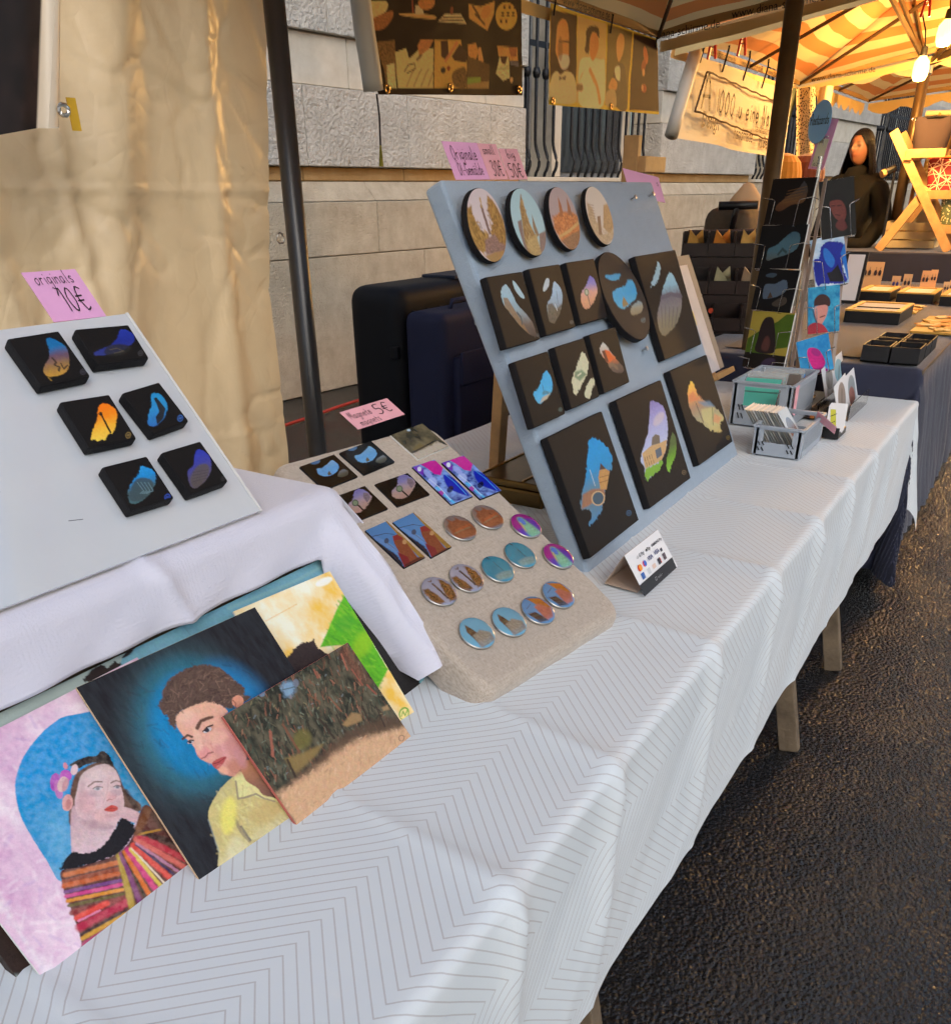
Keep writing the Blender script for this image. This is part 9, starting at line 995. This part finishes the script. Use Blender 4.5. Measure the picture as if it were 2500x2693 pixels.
# wooden trinkets: flat pendants spread on gold boards
def trinkets(label,x,y,n,sx,sy,seed):
    rnd=random.Random(seed); t=thing('wooden_tray',label+' tray of cut pendants on the jewellery table','tray',(x,y,NZ)); obj('board',MB().box((0,0,.006),(sx,sy,.01)).mesh('board',bevel=.002),GOLD,t)
    for i in range(n):
        px,py=x+rnd.uniform(-.45,.45)*sx,y+rnd.uniform(-.45,.45)*sy; o=thing('wooden_pendant','flat cut wooden pendant lying on the %s tray'%label,'pendant',(px,py,NZ+.012+.004*i/n),rnd.uniform(0,3.1),group='pendants on the %s tray'%label)
        r=rnd.uniform(.018,.034); k=rnd.choice((5,6,8)); obj('plate',MB().prism([(r*math.cos(2*math.pi*a/k)*1.7*(1+.25*math.sin(3*a)),r*math.sin(2*math.pi*a/k)*(1+.2*math.cos(2*a)),0) for a in range(k)],(0,0,.004)).mesh('plate'),[GOLD,mat('orange_wood',(226,140,52),.5),mat('light_wood',(232,196,130),.5)][i%3],o)
trinkets('golden wooden',5.52,.80,14,.30,.30,3); trinkets('tan wooden',4.95,.47,22,.62,.20,5); trinkets('far wooden',6.55,.80,14,.34,.40,8)
# earring cards standing up
ECARD=mat('earring_card',(214,176,126),.6); DKG=mat('dark_metal_charm',(64,54,56),.4,metal=.5); BLUC=mat('blue_charm',(56,56,120),.5)
def earcard(label,x,y,w_,h,lean,rz,charm,n=1):
    t=thing('earring_card',label,'card',(x,y,NZ),rz); m=Matrix.Rotation(lean,4,'Y')
    obj('card',MB().box(m@Vector((0,0,h/2)),(.003,w_,h),m.to_3x3()).mesh('card'),ECARD,t)
    for i in range(n):
        for s in (-1,1):
            c0=m@Vector((-.004,(i-(n-1)/2)*w_/n+s*w_*.13/n*1.6,h*.58)); obj('earring',MB().lathe([(.001,-.003),(w_*.10/n*1.5,-.002),(w_*.10/n*1.5,.002),(.001,.003)],c0,10,(m.to_3x3()@Matrix.Rotation(1.57,3,'Y'))@Matrix.Diagonal((1.9,1,1))).mesh('earring'),charm,t); obj('hook',MB().tube([c0+Vector((0,0,.01)),c0+m.to_3x3()@Vector((0,0,h*.22))],.0012,4).mesh('hook'),DKG,t)
earcard('large earring card with two pairs of leaf earrings',6.75,1.14,.13,.165,.25,.1,DKG,2); earcard('earring card with a round blue charm',6.32,.92,.05,.115,.25,.1,BLUC); earcard('earring card with long dark drops next to the blue one',6.36,.86,.05,.125,.25,.1,DKG); earcard('earring card with a dark bird shape behind the drops',6.62,.79,.05,.13,.28,.1,DKG); earcard('narrow earring card with dark drop, farthest of the upright cards',6.72,.755,.042,.13,.28,.1,DKG)
for i,(x,y) in enumerate(((6.3,.62),(6.42,.60),(6.5,.52),(6.6,.56),(6.72,.50),(6.85,.47))): earcard(('first','second','third','fourth','fifth','sixth')[i]+' small white topped earring card in the slanted row by the street',x,y,.034,.10,.5,.25,DKG)
lf=thing('framed_strips','black frame with white strips leaning at the back of the jewellery table','frame',(5.75,1.14,NZ)); lm=Matrix.Rotation(.25,4,'Y')
obj('frame',MB().box(lm@Vector((0,0,.14)),(.02,.24,.28),lm.to_3x3()).mesh('frame'),BOXB,lf)
for s in (-.06,.06): obj('strip',MB().box(lm@Vector((-.012,s,.14)),(.003,.09,.25),lm.to_3x3()).mesh('strip'),CARD,lf)
# ---- wooden display stand with pouches
xs=thing('display_stand','pale wooden crossed display stand with pouches on the dark riser','stand',(7.55,1.05,1.092)); 
def bm_(n,a,b_,wd=.06,th=.022): return obj(n,MB().beam(a,b_,th,wd,side=(0,1,.3)).mesh(n,bevel=.002),WOOD,xs,world=True)
bm_('upright',(7.60,1.325,1.86),(7.52,.79,1.095)); bm_('upright',(7.95,1.325,1.86),(7.92,.79,1.095)); bm_('cross_leg',(7.50,1.26,1.095),(7.585,1.02,1.50)); bm_('cross_leg',(7.90,1.26,1.095),(7.96,1.02,1.50))
for (y,z) in ((1.17,1.715),(1.0,1.455),(.86,1.235)):
    obj('arm',MB().box((7.80,y-.09,z),(.03,.26,.055)).mesh('arm',bevel=.002),WOOD,xs,world=True); obj('shelf_slat',MB().box((7.76,y+.02,z-.03),(.42,.05,.02)).mesh('shelf_slat',bevel=.002),WOOD,xs,world=True)
    obj('arm',MB().box((7.57,y-.09,z),(.03,.26,.055)).mesh('arm',bevel=.002),WOOD,xs,world=True)
def pouch(label,c,w_,h,m,zipm,rz,name='zip_pouch'):
    t=thing(name,label,'pouch',c,rz); nu,nv=24,16; P=np.zeros((nv,nu,3)); UV=np.zeros((nv,nu,2))
    for j in range(nv):
        v=j/(nv-1); 
        for i in range(nu):
            a=2*math.pi*i/(nu-1); th=.055*(1-v)**.6+.008; wv=w_*(.40+.10*v*1.0); P[j,i]=(math.sin(a)*th,math.copysign(abs(math.cos(a))**.6,math.cos(a))*wv,v*h+.012*math.sin(5*a)*v); UV[j,i]=(math.copysign(abs(math.cos(a))**.6,math.cos(a))*wv,v*h)
    obj('body',grid_mesh('body',P,uv=UV),m,t); obj('zip',MB().tube([(0,-w_*.5,h),(0,0,h+.008),(0,w_*.5,h)],.007,6).mesh('zip'),zipm,t); obj('zip_pull',torus((0,w_*.52,h-.004),.012,.003,(1,0,0),8).mesh('zip_pull'),STEEL,t)
def asanoha():
    m=mat('red_star_fabric',(120,22,34),.7); n=m.node_tree.nodes; l=m.node_tree.links; b=n['Principled BSDF']; tc=N(m,'ShaderNodeTexCoord'); s=N(m,'ShaderNodeSeparateXYZ'); l.new(tc.outputs['UV'],s.inputs[0])
    X=math_node(m,'MULTIPLY',s.outputs[0],9.); Y=math_node(m,'MULTIPLY',s.outputs[1],9.); out=None
    for a in range(6):
        f=1. if a%2==0 else 1.732; an=R(30*a); t=math_node(m,'ADD',math_node(m,'MULTIPLY',X,math.cos(an)*f),math_node(m,'MULTIPLY',Y,math.sin(an)*f)); d=math_node(m,'ABSOLUTE',math_node(m,'SUBTRACT',math_node(m,'FRACT',math_node(m,'ADD',t,20.)),.5)); q=math_node(m,'LESS_THAN',d,.03); out=q if out is None else math_node(m,'MAXIMUM',out,q)
    mx=N(m,'ShaderNodeMix'); mx.data_type='RGBA'; mx.inputs[6].default_value=(*L3((128,20,34)),1); mx.inputs[7].default_value=(*L3((238,200,170)),1); l.new(out,mx.inputs[0]); l.new(mx.outputs[2],b.inputs['Base Color']); return m
def dots(name,c1,c2,sc):
    m=mat(name,c1,.75); n=m.node_tree.nodes; l=m.node_tree.links; b=n['Principled BSDF']; tc=N(m,'ShaderNodeTexCoord'); v=N(m,'ShaderNodeTexVoronoi'); v.inputs['Scale'].default_value=sc; l.new(tc.outputs['Object'],v.inputs['Vector']); q=math_node(m,'LESS_THAN',v.outputs['Distance'],.38)
    mx=N(m,'ShaderNodeMix'); mx.data_type='RGBA'; mx.inputs[6].default_value=(*L3(c1),1); mx.inputs[7].default_value=(*L3(c2),1); l.new(q,mx.inputs[0]); l.new(mx.outputs[2],b.inputs['Base Color']); return m
pouch('plain dark zip pouch on the top shelf of the wooden stand',(7.70,1.08,1.745),.27,.19,mat('dark_felt',(54,40,42),.9),mat('dark_zip',(30,26,26),.5),.1)
pouch('red zip pouch with a cream star pattern on the middle shelf of the stand',(7.66,.915,1.485),.30,.20,asanoha(),mat('orange_zip',(230,110,50),.5),.1)
pouch('green spotted pouch on the lower shelf of the wooden stand',(7.62,.79,1.265),.26,.18,dots('green_dot_fabric',(92,104,78),(206,200,160),60.),mat('green_zip',(90,110,80),.5),.1)
pouch('black woven bag leaning behind the red star pouch',(7.95,.80,1.50),.30,.26,dots('black_woven',(24,22,24),(64,58,56),90.),BLKP,.3)
wb=thing('wooden_crate','flat cream wooden crate under the display stand','crate',(7.85,1.08,1.092)); CRW=mat('cream_wood',(196,180,140),.6,var=.15,vscale=8.)
for z in (1.125,1.185,1.245): obj('slat',MB().box((7.78,1.10,z),(.03,.36,.05)).mesh('slat'),CRW,wb,world=True)
obj('back',MB().box((8.05,1.10,1.23),(.02,.36,.24)).mesh('back'),CRW,wb,world=True)
for s in (-1,1): obj('side',MB().box((7.92,1.10+s*.17,1.19),(.25,.018,.18)).mesh('side'),CRW,wb,world=True)
ms_=thing('microphone_stand','black stand with a wooden tipped clamp beside the wooden display stand','stand',(7.62,1.28,1.092)); obj('rod',MB().tube([(7.62,1.26,1.095),(7.66,1.275,1.62)],.010,8).mesh('rod'),BLKP,ms_,world=True); obj('clamp',MB().tube([(7.66,1.275,1.63),(7.62,1.33,1.60)],[.025,.03],10).mesh('clamp'),BLKP,ms_,world=True); obj('tip',MB().tube([(7.62,1.33,1.60),(7.60,1.352,1.59)],.026,10).mesh('tip'),WOOD,ms_,world=True)
# clothes rail with hanging bags at the right edge
rl=thing('hanging_rail','pale rail with fabric bags hanging at the right edge','rail',(8.3,.9,0)); obj('bar',MB().tube([(8.15,1.22,1.99),(8.2,.3,1.97)],.018,10).mesh('bar'),mat('pale_rail',(214,190,140),.5),rl,world=True)
for y in (1.2,.32): obj('post',MB().tube([(8.17,y,0),(8.17,y,1.98)],.015,8).mesh('post'),WOOD,rl,world=True)
pats=[dots('yellow_ring_fabric',(196,170,96),(232,212,150),45.),mat('ochre_cloth',(190,140,60),.8),mat('brown_bag',(96,66,40),.8),dots('cream_dot_fabric',(216,196,150),(176,120,70),50.),mat('olive_cloth',(120,110,60),.8)]
for i in range(7):
    y=1.12-.10*i; o=thing('hanging_bag',('first','second','third','fourth','fifth','sixth','seventh')[i]+' fabric bag on the pale rail counted from the mast','bag',(8.17,y,1.60)); obj('body',MB().box((8.17,y,1.66),(.34,.05,.42),taper=.75).mesh('body',bevel=.02,bseg=3,smooth=True),pats[i%5],o,world=True); obj('loop',MB().tube([(8.08,y,1.86),(8.12,y,1.985),(8.22,y,1.985),(8.26,y,1.86)],.008,6).mesh('loop'),pats[(i+1)%5],o,world=True)
# knitted hats on stands behind the rack
for x,y,z,cn,lab in ((6.25,1.70,1.53,(206,140,44),'orange knitted hat on a stand behind the postcard rack'),(6.42,1.60,1.53,(120,62,40),'rust brown knitted hat right of the orange one')):
    t=thing('knitted_hat',lab,'hat',(x,y,.0)); mk=mat('knit_%d'%cn[0],cn,.9,sheen=.4); mb=MB(); nn=40; pr=[(.105,0),(.115,.03),(.112,.07),(.098,.12),(.066,.155),(.02,.17),(.001,.171)]
    v=[];f=[]
    for r_,zz in pr:
        for k in range(nn): rr=r_*(1+.03*(k%2)); v.append((x+rr*math.cos(2*math.pi*k/nn),y+rr*math.sin(2*math.pi*k/nn),z+zz))
    for i in range(len(pr)-1):
        for k in range(nn): f.append((i*nn+k,i*nn+(k+1)%nn,(i+1)*nn+(k+1)%nn,(i+1)*nn+k))
    mb.add(v,f); obj('crown',mb.mesh('crown',smooth=False),mk,t,world=True); obj('post',MB().tube([(x,y,0),(x,y,z+.12)],.02,8).mesh('post'),WOOD,t,world=True)
# patterned bunting / cloth hanging at the umbrella corner
bn=thing('patterned_cloth','patterned cloth strips hanging beside the metal pole','cloth',(7.6,2.0,1.5)); BP=dots('patterned_fabric',(226,206,164),(40,34,36),70.)
for i,(y0,y1,m_) in enumerate(((2.06,1.92,BP),(1.90,1.80,mat('cream_cloth',(232,214,176),.8)),(2.12,2.04,mat('green_grey_cloth',(96,106,88),.8)))):
    P=np.zeros((14,10,3))
    for j in range(14):
        for i2 in range(10): v=j/13; u=i2/9; P[j,i2]=(7.62+.03*math.sin(u*6+i),y0+(y1-y0)*u+.10*v*(i-1),2.16-.62*v*(1-.12*i))
    obj('strip',grid_mesh('strip',P),m_,bn,world=True)
ap_=thing('red_ornament','shiny red apple ornament hanging at the umbrella corner','ornament',(7.86,1.90,2.08)); obj('apple',MB().lathe([(.001,-.045),(.03,-.042),(.048,-.01),(.044,.02),(.02,.035),(.001,.03)],(0,0,0),16).mesh('apple',smooth=True),mat('red_gloss',(150,24,20),.2,coat=.6),ap_); obj('stem',MB().tube([(0,0,.03),(.005,0,.09)],.003,5).mesh('stem'),CORD,ap_)
# ---- the stall holder
def person():
    O=Vector((8.02,1.60,0)); f=Vector((-.93,.36,0)).normalized(); s=Vector((f.y,-f.x,0))   # facing left past the camera; s = her left/right axis
    t=thing('person','person with long dark hair in a black coat standing behind the jewellery stall, looking aside','person',O,math.atan2(f.y,f.x))
    # body: one continuous skinned surface (legs, trunk, arms, neck)
    J=[((0,0,.95),.19,None),((0,0,1.15),.175,0),((-.01,0,1.36),.20,1),((-.01,0,1.52),.17,2),((0,0,1.60),.085,3),((.01,0,1.67),.06,4),
       ((-.01,.185,1.535),.085,3),((-.05,.255,1.28),.075,6),((.10,.22,1.10),.06,7),((.18,.10,1.12),.045,8),
       ((-.01,-.185,1.535),.085,3),((-.05,-.255,1.28),.075,10),((.08,-.24,1.06),.06,11),((.12,-.16,1.00),.045,12),
       ((0,.10,.88),.12,0),((0,.11,.48),.075,14),((0,.11,.10),.055,15),((.10,.12,.045),.045,16),((0,-.10,.88),.12,0),((0,-.11,.48),.075,18),((0,-.11,.10),.055,19),((.10,-.12,.045),.045,20)]
    me=bpy.data.meshes.new('coat'); me.from_pydata([j[0] for j in J],[(i,j[2]) for i,j in enumerate(J) if j[2] is not None],[])
    o=obj('body',me,mat('black_coat',(9,9,10),.9,sheen=.0,bump=.3,bscale=60.),t); sm=o.modifiers.new('skin','SKIN')
    for i,j in enumerate(J): me.skin_vertices[0].data[i].radius=(j[1],j[1]*(.78 if i<4 else 1.))
    me.skin_vertices[0].data[0].use_root=True; o.modifiers.new('sub','SUBSURF').levels=2; o.modifiers['sub'].render_levels=2; sm.use_smooth_shade=True
    # hood / collar
    obj('collar',MB().lathe([(.105,1.53),(.11,1.57),(.095,1.61),(.08,1.64),(.07,1.645)],(.0,0,0),20).mesh('collar',smooth=True),mat('black_scarf',(10,10,11),.95),t)
    # head with face, painted features as colour of skin
    nu,nv=72,56; P=np.zeros((nv,nu,3)); C=np.zeros((nv,nu,3)); sk=lin((150,102,80)); hc=Vector((.02,0,1.775))
    for j in range(nv):
        ph=math.pi*j/(nv-1); 
        for i in range(nu):
            a=2*math.pi*i/(nu-1); x=math.sin(ph)*math.cos(a); y=math.sin(ph)*math.sin(a); z=math.cos(ph); 
            rx,ry,rz=.098,.074*(1-.18*max(0,-z)),.118; p=Vector((x*rx,y*ry,z*rz)); fz=z
            front=max(0,x)
            p.x+=front*(.022*math.exp(-((y*ry)/.013)**2-((z*rz+.012)/.020)**2)+.012*math.exp(-((y*ry)/.011)**2-((z*rz-.012)/.022)**2)+.008*math.exp(-((y*ry)/.022)**2-((z*rz+.052)/.012)**2)+.012*math.exp(-((y*ry)/.02)**2-((z*rz+.088)/.02)**2)-.010*sum(math.exp(-((y*ry-s_*.030)/.014)**2-((z*rz-.012)/.011)**2) for s_ in (-1,1)))
            c=sk.copy()
            if front>0:
                for s_ in (-1,1):
                    e=math.exp(-((y*ry-s_*.030)/.018)**2-((z*rz-.010)/.012)**2); c=c*(1-.95*e)+lin((22,14,13))*.92*e
                    e=math.exp(-((y*ry-s_*.032)/.018)**2-((z*rz-.037)/.009)**2); c=c*(1-.8*e)+lin((44,28,22))*.8*e
                    e=math.exp(-((y*ry-s_*.034)/.02)**2-((z*rz+.03)/.02)**2); c=c*(1-.3*e)+lin((206,120,98))*.3*e
                e=math.exp(-((y*ry)/.026)**2-((z*rz+.052)/.012)**2); c=c*(1-.8*e)+lin((120,44,40))*.8*e
            P[j,i]=hc+p; C[j,i]=c
    obj('head',grid_mesh('head',P,C),mat('skin',rough=.5,attr='Col'),t)
    # hair: cap over the skull with a hairline, and the long lengths falling to the shoulders
    hm=mat('dark_hair',(12,9,9),.5,spec=.3,bump=.5,bscale=140.); nu,nv=72,26; P=np.zeros((nv,nu,3))
    for j in range(nv):
        for i in range(nu):
            a=2*math.pi*i/(nu-1); d=abs((a+math.pi)%(2*math.pi)-math.pi); pm=R(52)+(R(100)-R(52))*min(1,max(0,(d-R(28))/R(45))); ph=pm*j/(nv-1); w_=1.06+.012*math.sin(a*19+ph*5)
            P[j,i]=(.012+math.sin(ph)*math.cos(a)*.104*w_,math.sin(ph)*math.sin(a)*.082*w_,1.778+math.cos(ph)*.122*w_)
    obj('hair_cap',grid_mesh('hair_cap',P),hm,t)
    nu,nv=60,40; P=np.zeros((nv,nu,3))
    for j in range(nv):
        v=j/(nv-1)
        for i in range(nu):
            a=R(66)+(i/(nu-1))*(2*math.pi-R(132)); k=1+.05*math.sin(a*17+v*5)*v; sp=.088+.062*math.sin(v*1.9); P[j,i]=(.012+math.cos(a)*(.108+.04*v)*k-.015*v,math.sin(a)*sp*k,1.80-.43*v+.01*math.sin(a*9)*v)
    obj('hair_length',grid_mesh('hair_length',P),hm,t)
    for s_ in (1,-1):
        h=MB(); base=Vector((.17,.10,1.115)) if s_>0 else Vector((.115,-.16,.99)); dirf=Vector((.75,-.5*s_,-.35)).normalized(); sd_=Vector((0,0,1))
        h.tube([base-dirf*.02,base+dirf*.05],[.030,.034],8)
        for k in range(4): r0=base+dirf*.045+sd_*(.027-.018*k); h.tube([r0,r0+dirf*(.04+.008*(k in(1,2))),r0+(dirf*.05+Vector((-.02,-.02*s_,-.01)))],[.0095,.009,.007],6)
        r0=base+sd_*.028; h.tube([r0,r0+sd_*.03+dirf*.02,r0+sd_*.045+dirf*.045],[.011,.010,.008],6); obj('hand',h.mesh('hand',smooth=True),mat('hand_skin',(206,150,118),.5),t)
person()
# ---- bare street tree behind the viewer, seen only mirrored in the glossy panel
def tree(x,y,seed):
    rnd=random.Random(seed); t=thing('street_tree','bare street tree standing across the pavement, mirrored in the white panel','tree',(x,y,0)); BK=mat('tree_bark',(70,60,52),.9,bump=.6,bscale=30.); mb=MB(); tw=MB()
    def br(p,d,ln,r,dep):
        q=p+d*ln; mid=p+d*ln*.5+Vector((rnd.uniform(-1,1),rnd.uniform(-1,1),rnd.uniform(-.3,.5)))*ln*.06; (mb if dep==0 else tw).tube([p,mid,q],[r,r*.85,r*.68],7 if dep<2 else 4,cap=False)
        if dep>=5: return
        for k in range(rnd.choice((2,3))): nd=(d+Vector((rnd.uniform(-1,1),rnd.uniform(-1,1),rnd.uniform(-.2,.6)))*.62).normalized(); br(q,nd,ln*rnd.uniform(.62,.82),r*.62,dep+1)
    br(Vector((x,y,0)),Vector((.03,.02,1)).normalized(),2.4,.16,0); obj('trunk',mb.mesh('trunk',smooth=True),BK,t,world=True); obj('crown',tw.mesh('crown',smooth=True),BK,t,world=True)
tree(2.6,-5.2,4);
